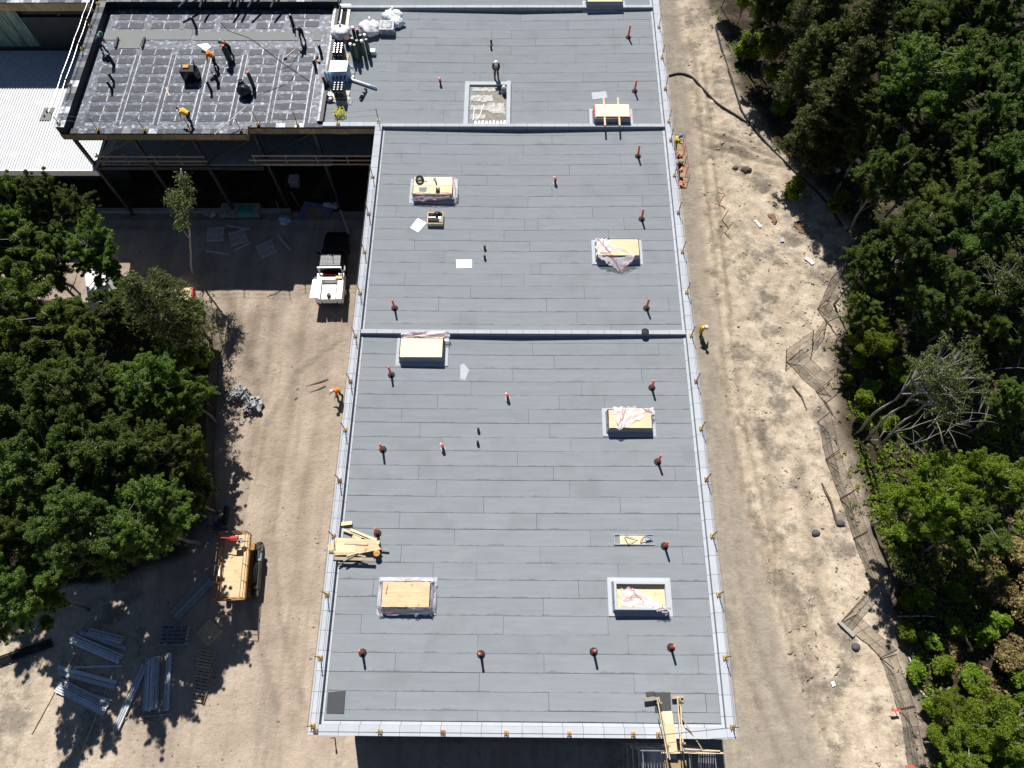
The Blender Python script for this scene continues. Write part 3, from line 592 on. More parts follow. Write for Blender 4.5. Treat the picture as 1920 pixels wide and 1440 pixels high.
# timber guard boards on the floor edge
for (x0, x1, yy, zz) in ((-31.6, -23.4, 36.9, FZ + .55), (-31.6, -23.4, 36.88, FZ + 1.05), (-20.3, XL - .25, 37.0, FZ + .55), (-19.9, XL - .25, 36.98, FZ + 1.05), (-19.5, XL - .25, 37.02, FZ + .1)):
    q = MB(); q.bx(x0, x1, yy - .02, yy + .02, zz - .07, zz + .07); q.build('guard_board', 'old_lumber', Wg)
for x in (-31.5, -29.5, -27.4, -25.5, -23.6, -19.9, -17.5, -15.2, -12.9, -10.6):
    q = MB(); q.bx(x - .045, x + .045, 37.045, 37.11, FZ - .05, FZ + 1.15); q.build('guard_post', 'old_lumber', Wg)
q = MB(); q.beam(PX(222, 258, FZ + .4), PX(192, 310, FZ + .35), .09, .09); q.beam(PX(208, 258, FZ + .5), PX(183, 310, FZ + .4), .12, .08); q.build('guard_board', 'lumber', Wg)
q = MB(); q.bx(-31.74, -30.9, 37.1, 40, FZ + .005, FZ + .02); q.build('floor_patch', 'concrete', fl_)

# the higher roof edge at the far left
N2 = thing('roof_block', 'higher roof edge with plywood fascia above the dark wall, top left corner', 'building')
ye = PX(60, 5, 10.8).y
q = MB(); q.bx(-62, WX0 - .05, ye + .06, ye + 9, 10.0, 10.75); q.build('roof_slab', 'black_membrane', N2)
for i in range(46):
    q = MB(); x = -62 + i * .635; q.bx(x + .005, min(x + .63, WX0 - .06), ye + .03, ye + .6, 10.75, 10.79 + random.uniform(0, .005)); q.build('cap_patch', random.choice(['base_sheet', 'lap_white', 'grey_roll']), N2)
fascia(-62, WX0 - .06, ye + .05, 10.05, 10.72, N2)
q = MB(); q.bx(-62, WX0 - .05, 49.3, 49.45, 6, 10.0); q.build('wall', 'dark_wall', N2)
for x in (-46, -42.5, -39, -35.5):
    q = MB(); q.beam((x, 49.2, FZ + .2), (x + 3.4, 49.2, 9.9), .1); q.build('brace', 'steel', N2)
for i in range(5):
    q = MB(); x = -44.6 + i * 1.05; q.bx(x, x + 1.0, 49.0, 49.04, 6.3, 9.6); q.build('pane', 'pane_green', N2)
# roof beyond the wing's north parapet
q = MB(); q.bx(WX0 + .8, WX1 + .2, WY1 + .52, WY1 + 7, 9.0, 9.75); q.build('roof_deck', 'talc_sheet', Wg)

# ------------------------------------------------------------------ things on the grey roof
def RP(x, y, dz=.006):
    p = PX(x, y, 9.57); p = PX(x, y, fz(p.x) + dz); p.z = fz(p.x) + dz; return p
# orange marker posts on black octagonal feet
def make_marker():
    t = thing('marker_post', 'x', 'marker post', group='orange marker posts on the grey roof')
    m = MB(); m.lathe((0, 0, 0), [(.22, 0), (.22, .03), (.13, .075), (.08, .085)], 8); m.build('foot', 'rubber', t)
    m = MB(); m.lathe((0, 0, .08), [(.08, 0), (.074, .15), (.062, .84), (.062, .85)], 10); m.build('post', 'orange', t, True)
    m = MB(); m.lathe((0, 0, .93), [(.064, 0), (.068, .02), (.064, .10), (.04, .13)], 10); m.build('tip', 'marker_tip', t, True)
    m = MB(); m.tube([(-.045, 0, .99), (-.08, 0, 1.01), (-.08, 0, 1.05), (-.03, 0, 1.06)], .008, 5); m.build('handle', 'orange', t)
    return t
MK = [(1178, 70, 'topmost of the right hand row, near the far parapet'), (1190, 171, 'standing beside the boarded curb with two battens'), (1196, 293, 'on the right, just below the upper cross parapet'), (1203, 411, 'upper right, above the curb with slipped plastic'), (1212, 578, 'on the right, just above the lower cross parapet'),
      (740, 578, 'on the left, just above the lower cross parapet'), (734, 703, 'on the left, below the clean boarded curb'), (718, 843, 'on the left, level with the pair of roof vents'), (1222, 727, 'on the right, above the curb with bunched plastic'), (1233, 866, 'on the right, below the curb with bunched plastic'),
      (1246, 1024, 'on the right, beside the metal trestle'), (708, 1000, 'on the left, beside the lumber pile'), (680, 1224, 'leftmost of the four in the bottom row'), (902, 1227, 'second from left in the bottom row'), (1113, 1222, 'third from left in the bottom row'), (1258, 1214, 'rightmost of the four in the bottom row')]
mk0 = make_marker()
for i, (x, y, s) in enumerate(MK):
    o = mk0 if i == 0 else copy_tree(mk0)
    o.location = RP(x, y); o.rotation_euler = (R_(random.uniform(-2, 2)), R_(random.uniform(-3, 3)), random.uniform(0, 6)); o['label'] = 'orange post on black foot, ' + s
# guardrail posts on the parapet caps, with their wires
def make_gpost(mt):
    t = thing('guard_post', 'x', 'guard post', group='guardrail posts clamped to the roof edge')
    m = MB(); m.bx(-.1, .1, -.1, .1, 0, .05); m.bx(-.1, -.06, -.1, .1, .05, .15); m.bx(.06, .1, -.1, .1, .05, .15); m.build('clamp', mt, t)
    m = MB(); m.tube([(0, 0, .05), (0, 0, 1.12)], .024, 6); m.build('upright', 'rusty_post', t)
    m = MB(); m.tube([(-.06, 0, 1.06), (.06, 0, 1.06)], .015, 5); m.tube([(-.06, 0, .58), (.06, 0, .58)], .015, 5); m.build('hook', 'rusty_post', t)
    return t
LP = [(697, 331), (689, 401), (683, 472), (673.6, 549.5), (663.5, 630), (655, 715), (645, 806), (634, 901), (620.7, 1005), (608, 1115), (594, 1233), (580, 1361)]
RPp = [(1242, 51), (1246, 108), (1250, 167), (1255.6, 228), (1261, 263), (1267, 329), (1273, 399), (1281.7, 472), (1288, 548), (1296, 629), (1306, 715), (1316, 804), (1330.6, 899), (1338, 1005), (1350, 1115), (1363, 1233), (1383, 1363)]
BP = [(592, 1374), (712.7, 1373), (830.7, 1374), (949, 1374), (1067, 1376), (1186.7, 1377), (1234, 1379)]
gp = {m: make_gpost(m) for m in ('yellow', 'orange_clamp')}; used = set()
def gpost(p, lab, i, rz=0):
    m = 'yellow' if (i * 7 + len(lab)) % 3 else 'orange_clamp'; o = gp[m] if m not in used else copy_tree(gp[m]); used.add(m)
    o.location = p; o.rotation_euler = (0, 0, rz); o['label'] = lab
WIRES = []
def wires(pts, lab, mt='wire', hs=(.585, 1.065), r=.009):
    for h, nm in zip(hs, ('lower', 'upper')):
        q = MB(); P = []
        for a, b_ in zip(pts[:-1], pts[1:]):
            for k in range(4):
                s = k / 4; v = a.lerp(b_, s); v.z += h - .05 * 4 * s * (1 - s); P.append(v)
        v = pts[-1].copy(); v.z += h; P.append(v)
        q.tube(P, r, 5); o = q.build('guard_wire', mt); tag(o, f'{nm} {lab}', 'wire', 'guardrail wires')
def edge(pts, fx, nm, rz):
    W_ = []
    for i, (x, y) in enumerate(pts):
        p = PX(x, y, CAPZ + .004); p = Vector((fx if fx is not None else p.x, p.y if fx is not None else YS + .17, CAPZ + .004)); W_.append(p)
        gpost(p, nm.format(ORD[len(pts) - 1 - i] if len(pts) - 1 - i < 16 else 'topmost'), i, rz)
    return W_
wl_ = edge(LP, XL + .2, 'guard post on the left roof edge, {} counting up from the bottom corner', 0)
wr_ = edge(RPp, XR - .2, 'guard post on the right roof edge, {} counting up from the bottom corner', 0)
wb_ = edge(BP, None, 'guard post on the bottom roof edge, {} counting left from the access ramp', 0)
wires(wl_, 'guard wire along the left roof edge'); wires(wr_, 'guard wire along the right roof edge'); wires(wb_ + [wr_[-1]], 'guard wire along the bottom roof edge')

# skylight curbs
def px_rect(x0, y0, x1, y1, z):
    a = PX(x0, y0, z); b_ = PX(x1, y0, z); c = PX(x0, y1, z); d_ = PX(x1, y1, z)
    return (a.x + c.x) / 2, (b_.x + d_.x) / 2, (c.y + d_.y) / 2, (a.y + b_.y) / 2
def sheet(c4, nx, ny, amp, seed, edge_drop=0, jag=.0):
    """crumpled film over four corners (counter-clockwise from lower left)"""
    a, b_, c, d_ = [Vector(v) for v in c4]; rg = np.random.default_rng(seed); V = []
    ph = rg.random(8) * 6
    for i in range(nx + 1):
        for j in range(ny + 1):
            u, v = i / nx, j / ny; p = a.lerp(b_, u).lerp(d_.lerp(c, u), v)
            h = math.sin(u * 9 + ph[0] + 3 * math.sin(v * 5 + ph[1])) * .4 + math.sin(v * 11 + ph[2] + 2 * math.sin(u * 8 + ph[3])) * .35 + rg.normal() * .25
            e = min(u, v, 1 - u, 1 - v); p.z += amp * (h + .8) - edge_drop * max(0, 1 - e * 6)
            if e == 0: p.x += rg.normal() * jag; p.y += rg.normal() * jag
            V.append(p)
    F_ = [(i * (ny + 1) + j, (i + 1) * (ny + 1) + j, (i + 1) * (ny + 1) + j + 1, i * (ny + 1) + j + 1) for i in range(nx) for j in range(ny)]
    return V, F_
def film_thing(label, c4s, nx, ny, amp, seed, mt='film', stripes=(), jag=.05, edge_drop=0, cat='plastic sheet'):
    t = None; base = sum((Vector(v) for v in c4s[0]), Vector()) / 4
    t = thing('plastic_sheet', label, cat, (base.x, base.y, min(v[2] for v in c4s[0])))
    for k, c4 in enumerate(c4s):
        V, F_ = sheet(c4, nx, ny, amp, seed + k, edge_drop, jag); q = MB(); q.add([v - t.location for v in V], F_); o = q.build('film', mt, t, True)
    for k, s in enumerate(stripes):
        rg = random.Random(seed * 7 + k); P = []
        for a, b_ in zip(s[:-1], s[1:]):
            a = Vector(a); b_ = Vector(b_)
            for i in range(5): v = a.lerp(b_, i / 5); P.append(v + Vector((rg.uniform(-.04, .04), rg.uniform(-.04, .04), rg.uniform(.01, .05))) - t.location)
        P.append(Vector(s[-1]) - t.location); q = MB(); q.tube(P, rg.uniform(.012, .022), 5); q.build('red_stripe', 'film_red', t)
    return t
TZ = 10.10
def curb(rect, label, cover='plywood', open_=False, z=TZ, mid=None):
    x0, x1, y0, y1 = px_rect(*rect, z); cx_, cy_ = (x0 + x1) / 2, (y0 + y1) / 2; fb = fz(max(abs(x0), abs(x1)) + .3) + .006
    t = thing('skylight_curb', label, 'roof curb', (cx_, cy_, fb), group='skylight curbs on the grey roof'); hx, hy, h = (x1 - x0) / 2, (y1 - y0) / 2, z - fb
    def ring(mb, e0, z0, e1, z1):
        vs = []
        for e, zz in ((e0, z0), (e1, z1)): vs += [(-hx - e, -hy - e, zz), (hx + e, -hy - e, zz), (hx + e, hy + e, zz), (-hx - e, hy + e, zz)]
        mb.add(vs, [(i, (i + 1) % 4, 4 + (i + 1) % 4, 4 + i) for i in range(4)])
    q = MB(); ring(q, .305, -.06, .30, .008); ring(q, .30, .008, .10, .03); ring(q, .10, .03, .05, .16); ring(q, .05, .16, .03, h - (.0 if open_ else .022))
    if open_: ring(q, .03, h, -.10, h); ring(q, -.10, h, -.10, h - .30)
    q.m[8:12] = [1] * 4; q.m[12:16] = [1] * 4; q.mi = 1; q.build('upstand', ['cap', 'membrane'], t)  # upstand sides in roof membrane grey, picked darker to strengthen their shade
    for sx in (-1, 1):     # lap seams of the flashing
        q = MB(); q.bx(sx * (hx + .055) - .006, sx * (hx + .055) + .006, -.3, -.28, .03, h - .05); q.build('lap_seam', 'bitumen', t)
    if open_:
        q = MB(); q.bx(-hx + .1, hx - .1, -hy + .1, hy - .1, h - .34, h - .30); q.build('cover_board', cover, t)
    elif mid:
        q = MB(); q.bx(-hx, hx, -hy, -hy + 2 * hy * mid - .01, h - .02, h); q.build('cover_board', cover, t); q = MB(); q.bx(-hx, hx, -hy + 2 * hy * mid + .01, hy, h - .02, h + .004); q.build('cover_board', 'osb', t)
    elif cover:
        q = MB(); q.bx(-hx + .02, hx - .02, -hy + .02, hy - .02, h - .02, h); q.build('cover_board', cover, t)
    return t, (x0, x1, y0, y1, z)
_, cA = curb((775, 332, 848, 364), 'curb boarded over with tools and black gear on top', 'plywood', mid=.52)
_, cB = curb((1120, 448, 1198, 479), 'curb with stained board and plastic slipped over its front', 'plywood')
_, cC = curb((750, 634, 830, 670), 'curb with clean speckled board against the lower cross parapet', 'osb')
_, cD = curb((1141, 768, 1222, 803), 'curb with striped plastic bunched across its board', 'plywood')
_, cE = curb((716, 1090, 806, 1139), 'curb in the lower left wrapped in plastic under a weathered board', 'weathered_ply')
_, cF = curb((1153, 1091, 1252, 1142), 'open curb in the lower right with plastic fallen inside', 'plywood', open_=True)
_, cG = curb((1115, 197, 1181, 221), 'curb with red edged board and two battens at upper cross parapet', 'osb', z=10.22)
_, cH = curb((1101, -8, 1167, 3), 'curb against the far parapet at the top edge', 'plywood', z=10.22)
# red flashing strips round curb G
x0, x1, y0, y1, z = cG
t = thing('warning_tape', 'red tape edging the boarded curb at the upper parapet', 'tape', ((x0 + x1) / 2, y0, z))
for (a, b_, c, d_) in ((x0 - .02, x0 + .05, y0, y1), (x1 - .05, x1 + .02, y0, y1), (x0 + .05, x1 - .05, y0 - .02, y0 + .04)):
    q = MB(); q.bx(a - t.location.x, b_ - t.location.x, c - t.location.y, d_ - t.location.y, .002, .012); q.build('tape_strip', 'red', t)
for i, fx in enumerate((.27, .68)):
    X = x0 + (x1 - x0) * fx; q = MB(); q.bx(-.06, .06, -.62, -.02, -.05, -.012 + .05); 
    q = MB(); q.bx(-.06, .06, y0 - .75 - (y0 + y1) / 2, y1 + .65 - (y0 + y1) / 2, .0, .06); o = q.build('batten', 'lumber'); o.location = (X, (y0 + y1) / 2, z + .013)
    tag(o, ('left' if i == 0 else 'right') + ' of two pale battens lying across the boarded curb', 'batten', 'battens across the curb')
# board lies over the battens' middle
q = MB(); q.bx(x0 + .05, x1 - .05, y0 + .05, y1 - .02, 0, .018); o = q.build('plywood_sheet', 'osb'); o.location = (0, 0, z + .075); tag(o, 'pale plywood sheet laid over two battens on the upper curb', 'plywood')
# films
def on(c, u, v, dz=.01): return (c[0] + (c[1] - c[0]) * u, c[2] + (c[3] - c[2]) * v, c[4] + dz)
film_thing('crumpled striped plastic along the front of the tool-covered curb', [[on(cA, -.04, -.22, -.32), on(cA, 1.0, -.16, -.25), on(cA, 1.03, .06, .02), on(cA, -.04, .06, .02)], [on(cA, 1.0, -.2, -.2), on(cA, 1.14, 0, -.3), on(cA, 1.1, .9, -.1), on(cA, .98, 1, .02)]], 16, 6, .03, 3, stripes=[[on(cA, .02, .0, .02), on(cA, .5, -.08, -.1), on(cA, .98, .0, .0)], [on(cA, .05, -.2, -.3), on(cA, .6, -.25, -.2), on(cA, 1.0, -.02, 0)], [on(cA, 1.02, 1, 0), on(cA, 1.1, .1, -.2)], [on(cA, .0, .98, .02), on(cA, .0, .05, .02)]])
film_thing('pink striped plastic slipping diagonally off the curb on the right', [[on(cB, -.02, -.05, .0), on(cB, .55, -.75, -.5), on(cB, .95, .0, .0), on(cB, .28, .75, .02)], [on(cB, -.05, 0, -.1), on(cB, .3, .3, .03), on(cB, .28, 1, .02), on(cB, -.02, 1, 0)]], 18, 12, .05, 5, stripes=[[on(cB, .02, .95, .05), on(cB, .2, .4, .08), on(cB, .4, -.2, -.1), on(cB, .56, -.75, -.45)], [on(cB, .56, -.75, -.45), on(cB, .75, -.4, -.2), on(cB, .96, -.05, 0)], [on(cB, .05, .2, .03), on(cB, .2, .1, .05), on(cB, .45, -.1, .05)], [on(cB, .15, .9, .08), on(cB, .13, .55, .1)]])
film_thing('bunched striped plastic behind the clean boarded curb', [[on(cC, .0, 1.0, -.3), on(cC, 1.12, 1.0, -.3), on(cC, 1.15, 1.38, -.15), on(cC, -.02, 1.36, -.2)]], 18, 6, .10, 8, stripes=[[on(cC, .05, 1.1, -.1), on(cC, .5, 1.2, 0), on(cC, 1.05, 1.15, -.1)], [on(cC, .9, 1.05, -.1), on(cC, 1.1, 1.3, 0)], [on(cC, .2, 1.3, -.05), on(cC, .55, 1.12, .02)]])
film_thing('milky striped plastic bunched over the curb at middle right', [[on(cD, .2, -.1, .01), on(cD, .33, .0, .03), on(cD, 1.08, .98, -.05), on(cD, .12, 1.08, .02)], [on(cD, .1, .95, 0), on(cD, 1.08, .78, -.1), on(cD, 1.08, 1.15, -.3), on(cD, .1, 1.25, -.3)]], 18, 10, .05, 12, stripes=[[on(cD, .2, -.08, .05), on(cD, .27, .5, .09), on(cD, .36, 1.1, .05)], [on(cD, .26, -.05, .06), on(cD, .32, .5, .1), on(cD, .4, 1.1, .05)], [on(cD, .4, 1.15, 0), on(cD, .8, 1.05, .02), on(cD, 1.05, .8, 0)]])
film_thing('clear plastic wrapped round the weathered lower left curb', [[on(cE, -.08, -.24, -.42), on(cE, 1.04, -.24, -.42), on(cE, 1.02, -.01, -.04), on(cE, -.02, -.01, -.04)], [on(cE, -.02, .98, -.03), on(cE, 1.02, .98, -.03), on(cE, 1.06, 1.14, -.4), on(cE, -.06, 1.14, -.4)], [on(cE, 1.0, 0, -.03), on(cE, 1.1, -.05, -.4), on(cE, 1.1, 1.05, -.4), on(cE, 1.0, 1, -.03)], [on(cE, -.1, 0, -.42), on(cE, .02, 0, -.03), on(cE, .02, 1, -.03), on(cE, -.1, 1.02, -.42)]], 14, 5, .04, 17, 'film', stripes=[[on(cE, .25, 1.1, -.25), on(cE, .7, 1.08, -.2), on(cE, 1.04, 1.04, -.25)], [on(cE, -.03, -.12, -.2), on(cE, .3, -.2, -.33)], [on(cE, 1.05, .4, -.25), on(cE, 1.07, .75, -.25)], [on(cE, .08, .5, .012), on(cE, .1, .85, .012)]])
film_thing('pink striped plastic heaped inside the open lower right curb', [[on(cF, .12, .12, -.25), on(cF, .96, -.02, .0), on(cF, .55, .62, -.2), on(cF, .12, .85, -.25)], [on(cF, .75, -.02, .01), on(cF, 1.0, -.22, -.25), on(cF, 1.02, .05, .0), on(cF, .9, .15, -.05)]], 16, 10, .06, 23, stripes=[[on(cF, .15, .3, -.12), on(cF, .35, .5, -.08), on(cF, .5, .4, -.1)], [on(cF, .3, .8, -.12), on(cF, .48, .4, -.05), on(cF, .55, .2, -.1)], [on(cF, .6, .15, -.08), on(cF, .95, 0, .02)]])
# gear on curb A
tz = TZ + .012
p = PX(787, 338, tz); t = thing('cable_coil', 'coil of black cable lying on the tool-covered curb', 'cable', p)
q = MB(); rg = random.Random(3)
for k in range(9):
    r0 = rg.uniform(.16, .30); q.tube([(math.cos(a) * r0 + rg.uniform(-.02, .02), math.sin(a) * r0, .03 + k * .022 + rg.uniform(-.008, .008)) for a in [i * 2 * math.pi / 16 for i in range(17)]], .016, 5)
q.build('windings', 'rubber', t, True)
q = MB(); q.tube([(.2, -.05, .05), (.35, -.1, .03), (.45, -.14, .025), (.5, -.05, .025)], .016, 5); q.build('loose_end', 'rubber', t); 
p = PX(817, 340, tz); t = thing('angle_grinder', 'grey hand power tool on the tool-covered curb', 'power tool', p, .5)
q = MB(); q.tube([(-.05, -.22, .07), (0, 0, .08), (.03, .14, .08)], [.055, .06, .07], 8); q.build('body', 'grey_tool', t, True); q = MB(); q.cyl((.03, .2, .01), .1, .06, 12); q.build('guard', 'steel', t); q = MB(); q.tube([(-.1, .1, .1), (-.2, .12, .1)], .02, 6); q.build('side_handle', 'rubber', t)
p = PX(793, 355, tz - .01); q = MB(); q.prism([(-.24, -.16), (.22, -.18), (.26, .17), (-.26, .14)], .002, .016); o = q.build('membrane_offcut', 'membrane'); o.location = p; tag(o, 'grey square membrane offcut on the tool-covered curb', 'offcut')
p = PX(821, 357, tz - .01); t = thing('black_case', 'small black open case standing on the tool-covered curb', 'case', p)
q = MB(); q.bx(-.12, .12, -.16, .16, 0, .02); q.bx(-.12, -.09, -.16, .16, .02, .15); q.bx(.09, .12, -.16, .16, .02, .15); q.bx(-.09, .09, -.16, -.13, .02, .15); q.build('shell', 'rubber', t); q = MB(); q.tube([(-.09, .17, .08), (-.05, .21, .08), (.05, .21, .08), (.09, .17, .08)], .012, 5); q.build('handle', 'rubber', t)
# open tool box and papers below curb A
p = RP(817, 414); t = thing('tool_box', 'open cream tool box with black bag and tools', 'tool box', p)
q = MB(); q.bx(-.52, .52, -.45, -.41, 0, .32); q.bx(-.52, .52, .41, .45, 0, .32); q.bx(-.52, -.48, -.41, .41, 0, .32); q.bx(.48, .52, -.41, .41, 0, .32); q.bx(-.48, .48, -.41, .41, 0, .03); q.build('box', 'lumber', t)
q = MB(); q.ball((.16, .28, .36), (.27, .2, .16), 10, 6, .15, 4); q.build('bag', 'black_bag', t, True)
q = MB(); q.bx(-.46, .25, -.2, .03, .1, .30); q.build('tray', 'rubber', t); q = MB(); q.bx(.27, .5, -.35, .1, .08, .36); q.build('case', 'machine_dark', t); q = MB(); q.tube([(-.45, .05, .31), (.3, .05, .33)], .016, 6); q.lathe((.28, -.02, .36), [(.07, 0), (.07, .02)], 10); q.build('bar', 'tube', t)
q = MB(); q.beam((-.25, .35, .1), (-.42, .75, .5), .03); q.beam((0, .35, .1), (-.12, .8, .5), .035); q.build('stick', 'lumber', t)
def flat(name, pts, label, cat, mt, th=.006, surf=RP):
    P = [surf(x, y) for x, y in pts]; c = sum(P, Vector()) / len(P); c.z = max(p.z for p in P)
    q = MB(); poly = [(p.x - c.x, p.y - c.y) for p in P]
    A = sum(poly[i][0] * poly[(i + 1) % len(poly)][1] - poly[(i + 1) % len(poly)][0] * poly[i][1] for i in range(len(poly)))
    q.prism(poly if A > 0 else poly[::-1], .0, th); o = q.build(name, mt); o.location = c; return tag(o, label, cat)
flat('paper_sheet', [(769, 427), (783, 409), (800, 418), (784, 436)], 'white sheet of paper board lying askew by the tool box', 'sheet', 'paper')
flat('paper_sheet', [(855, 487), (885, 487), (885, 503), (856, 503)], 'white square sheet flat on the roof by two small vents', 'sheet', 'paper', .012)
flat('membrane_offcut', [(1109, 174), (1136, 171), (1139, 183), (1111, 187)], 'pale membrane offcut lying above the boarded upper curb', 'offcut', 'cap')
flat('plastic_scrap', [(863, 684), (870, 682), (880, 694), (872, 713), (863, 711)], 'pale plastic scrap right of the clean boarded curb', 'scrap', 'cap')
flat('mat', [(615, 1298), (648, 1295), (645, 1338), (612, 1338)], 'dark ribbed mat near the lower left roof corner', 'mat', 'mat_rubber', .015)
# pipe vents
def vent(x, y, lab, capped=False):
    t = thing('roof_vent', lab, 'roof vent', RP(x, y), group='small roof vents')
    q = MB(); q.lathe((0, 0, 0), [(.15, 0), (.15, .012), (.10, .02)], 12); q.build('flange', 'concrete' if not capped else 'cap', t)
    q = MB(); q.lathe((0, 0, .015), [(.085, 0), (.085, .26 if not capped else .36), (.06, .30 if not capped else .4)], 10); q.build('pipe', 'black_membrane' if not capped else 'machine_dark', t)
    if capped: q = MB(); q.lathe((0, 0, .38), [(.09, 0), (.09, .1), (.03, .13)], 10); q.build('cap', 'lens_red', t); q = MB(); q.ball((-.09, .1, .47), .07, 8, 5); q.build('clip', 'white_paint', t)
for x, y, s in ((921, 81, 'upper of the pair above the standing worker'), (921, 91, 'lower of the pair above the standing worker'), (909, 466, 'upper of the pair near the white square sheet'), (909, 484, 'lower of the pair near the white square sheet'), (897, 807, 'upper of the pair in the lower roof field'), (896, 831, 'lower of the pair in the lower roof field')): vent(x, y, 'small black pipe vent, ' + s)
for x, y, s in ((826, 158, 'left of the foil patch'), (1041, 343, 'in the upper middle field'), (952, 747, 'in the middle of the lower field'), (831, 841, 'left of the lower vent pair')): vent(x, y, 'capped pipe with red top, ' + s, True)
p = PX(1210, 623, CAPZ + .02); t = thing('wire_spool', 'black coil lying on the lower cross parapet', 'coil', (p.x, YP2 - .12, CAPZ - .078)); q = MB()
for k in range(6): q.tube([(math.cos(a) * (.16 + .012 * k), math.sin(a) * (.16 + .012 * k), .02 + .03 * (k % 3)) for a in [i * 2 * math.pi / 14 for i in range(15)]], .016, 5)
q.lathe((0, 0, .0), [(.17, 0), (.17, .07), (.05, .09)], 12); q.build('windings', 'rubber', t)
# unfinished foil patch
x0, x1, y0, y1 = px_rect(879, 160, 950, 226, 9.52); fb = fz((x0 + x1) / 2); fcx, fcy = (x0 + x1) / 2, (y0 + y1) / 2 + .15
y0 = YP1 + .16
t = thing('roof_opening_patch', 'unroofed square with dusty foil and rubbish inside a grey kerb', 'roof patch', (fcx, fcy, fb + .006))
X0, X1, Y0_, Y1_ = x0 - fcx, x1 - fcx, y0 - fcy, y1 - fcy
q = MB(); q.bx(X0, X1, Y0_, Y1_, .002, .012); q.build('bed', 'dusty', t)
q = MB(); q.bx(X0 - .32, X0, Y0_, Y1_ + .3, 0, .16); q.bx(X1, X1 + .28, Y0_, Y1_ + .3, 0, .22); q.bx(X0, X1, Y1_, Y1_ + .3, 0, .14); q.build('kerb', 'cap', t)
for (u0, u1, v0, v1) in ((.08, .75, .86, .95), (.05, .62, .60, .76), (.05, .5, .38, .5), (.5, .93, .34, .56), (.62, .98, .30, .42), (.05, .45, .16, .28)):
    a = (X0 + (X1 - X0) * u0, Y0_ + (Y1_ - Y0_) * v0, .014); c = (X0 + (X1 - X0) * u1, Y0_ + (Y1_ - Y0_) * v1, .014)
    V, F_ = sheet([a, (c[0], a[1], .014), c, (a[0], c[1], .014)], 12, 5, .018, int(u1 * 90 + v0 * 50), 0, .03); q = MB(); q.add(V, F_); q.build('foil_strip', 'foil', t)
for i in range(9):
    q = MB(); xx = X0 + (X1 - X0) * (.16 + .095 * i); q.prism([(xx, Y0_ + .04), (xx + .2, Y0_ + .05), (xx + .16, Y0_ + .42), (xx + .03, Y0_ + .38)], .03, .06 + .02 * (i % 3)); q.build('white_bag', 'paper', t)
q = MB(); q.beam((X0 + .35, Y0_ + .45, .05), (X0 + .42, Y0_ + 1.75, .05), .05, .03); q.beam((X0 + .78, Y0_ + .7, .05), (X0 + 1.1, Y0_ + 2.0, .05), .05, .03); q.build('stick', 'paper', t)
p = PX(945, 168, 9.7); t = thing('burner_bucket', 'grey and white gas torch canister on the foil patch kerb', 'canister', (p.x, p.y - .1, fb + .02))
q = MB(); q.lathe((0, 0, 0), [(.17, 0), (.18, .1), (.18, .4), (.1, .5)], 12); q.build('drum', 'grey_tool', t, True); q = MB(); q.lathe((0, 0, .5), [(.12, 0), (.13, .1), (.05, .17)], 12); q.build('lid', 'helmet_white', t, True)
# lumber pile at the left edge
def plank(a, b_, wd, th, lab, mt='lumber', z=None, name='plank', grp='planks of the offcut pile'):
    a = Vector(a); b_ = Vector(b_); d_ = b_ - a; q = MB(); q.box((0, 0, th / 2), (d_.length, wd, th)); o = q.build(name, mt); o.location = (a + b_) / 2
    o.rotation_euler = d_.to_track_quat('X', 'Z').to_euler(); return tag(o, lab, 'plank' if name == 'plank' else 'plywood', grp if name == 'plank' else None)
def lp(x, y, z): return PX(x, y, z)
LB = [((628, 984), (660, 980), .2, .03, 9.70, 'short offcut lying apart above the lumber pile'), ((643, 993), (690, 1010), .1, .05, 9.72, 'thin pale batten slanting at the top of the lumber pile'), ((657, 993), (707, 1013), .12, .05, 9.80, 'long pale batten slanting down to the marker foot'), ((627, 1012), (712, 1017), .22, .05, 9.92, 'long pale plank along the upper side of the lumber pile'),
      ((645, 1018), (690, 1020), .12, .05, 9.98, 'short pale batten lying on the pile board'), ((625, 1047), (701, 1049), .16, .06, 9.92, 'bright plank along the lower side of the lumber pile'), ((644, 1052), (672, 1037), .07, .04, 10.00, 'thin batten crossing the lower plank steeply'), ((650, 1043), (672, 1036), .06, .04, 10.05, 'short slat crossing near the middle of the pile'), ((660, 1038), (686, 1044), .08, .03, 9.97, 'small wedge shaped slat below the pile board'), ((700, 1028), (728, 1030), .1, .05, 9.72, 'thin batten poking out right of the pile'), ((617, 1034), (640, 1035), .12, .05, 9.92, 'short block end poking over the left parapet'), ((618, 1020), (622, 1032), .3, .03, 9.91, 'square offcut sitting on the left parapet cap'), ((634, 1062), (644, 1056), .07, .03, 9.70, 'tiny sliver lying just below the lumber pile'), ((662, 1003), (678, 1008), .3, .02, 9.72, 'tan board scrap under the slanting battens')]
for a, b_, wd, th, z, lab in LB: plank(lp(*a, z), lp(*b_, z), wd, th, lab, 'old_lumber' if len(lab) % 4 == 0 else 'lumber')
flat('plywood_sheet', [(627, 1014), (704, 1012), (714, 1030), (664, 1040), (626, 1041)], 'large stained plywood offcut topping the lumber pile', 'plywood', 'weathered_ply', .02, lambda x, y: PX(x, y, 9.955))
flat('plywood_sheet', [(624, 1018), (665, 1016), (668, 1036), (626, 1037)], 'small red stained plywood scrap within the lumber pile', 'plywood', 'plywood', .018, lambda x, y: PX(x, y, 9.98))
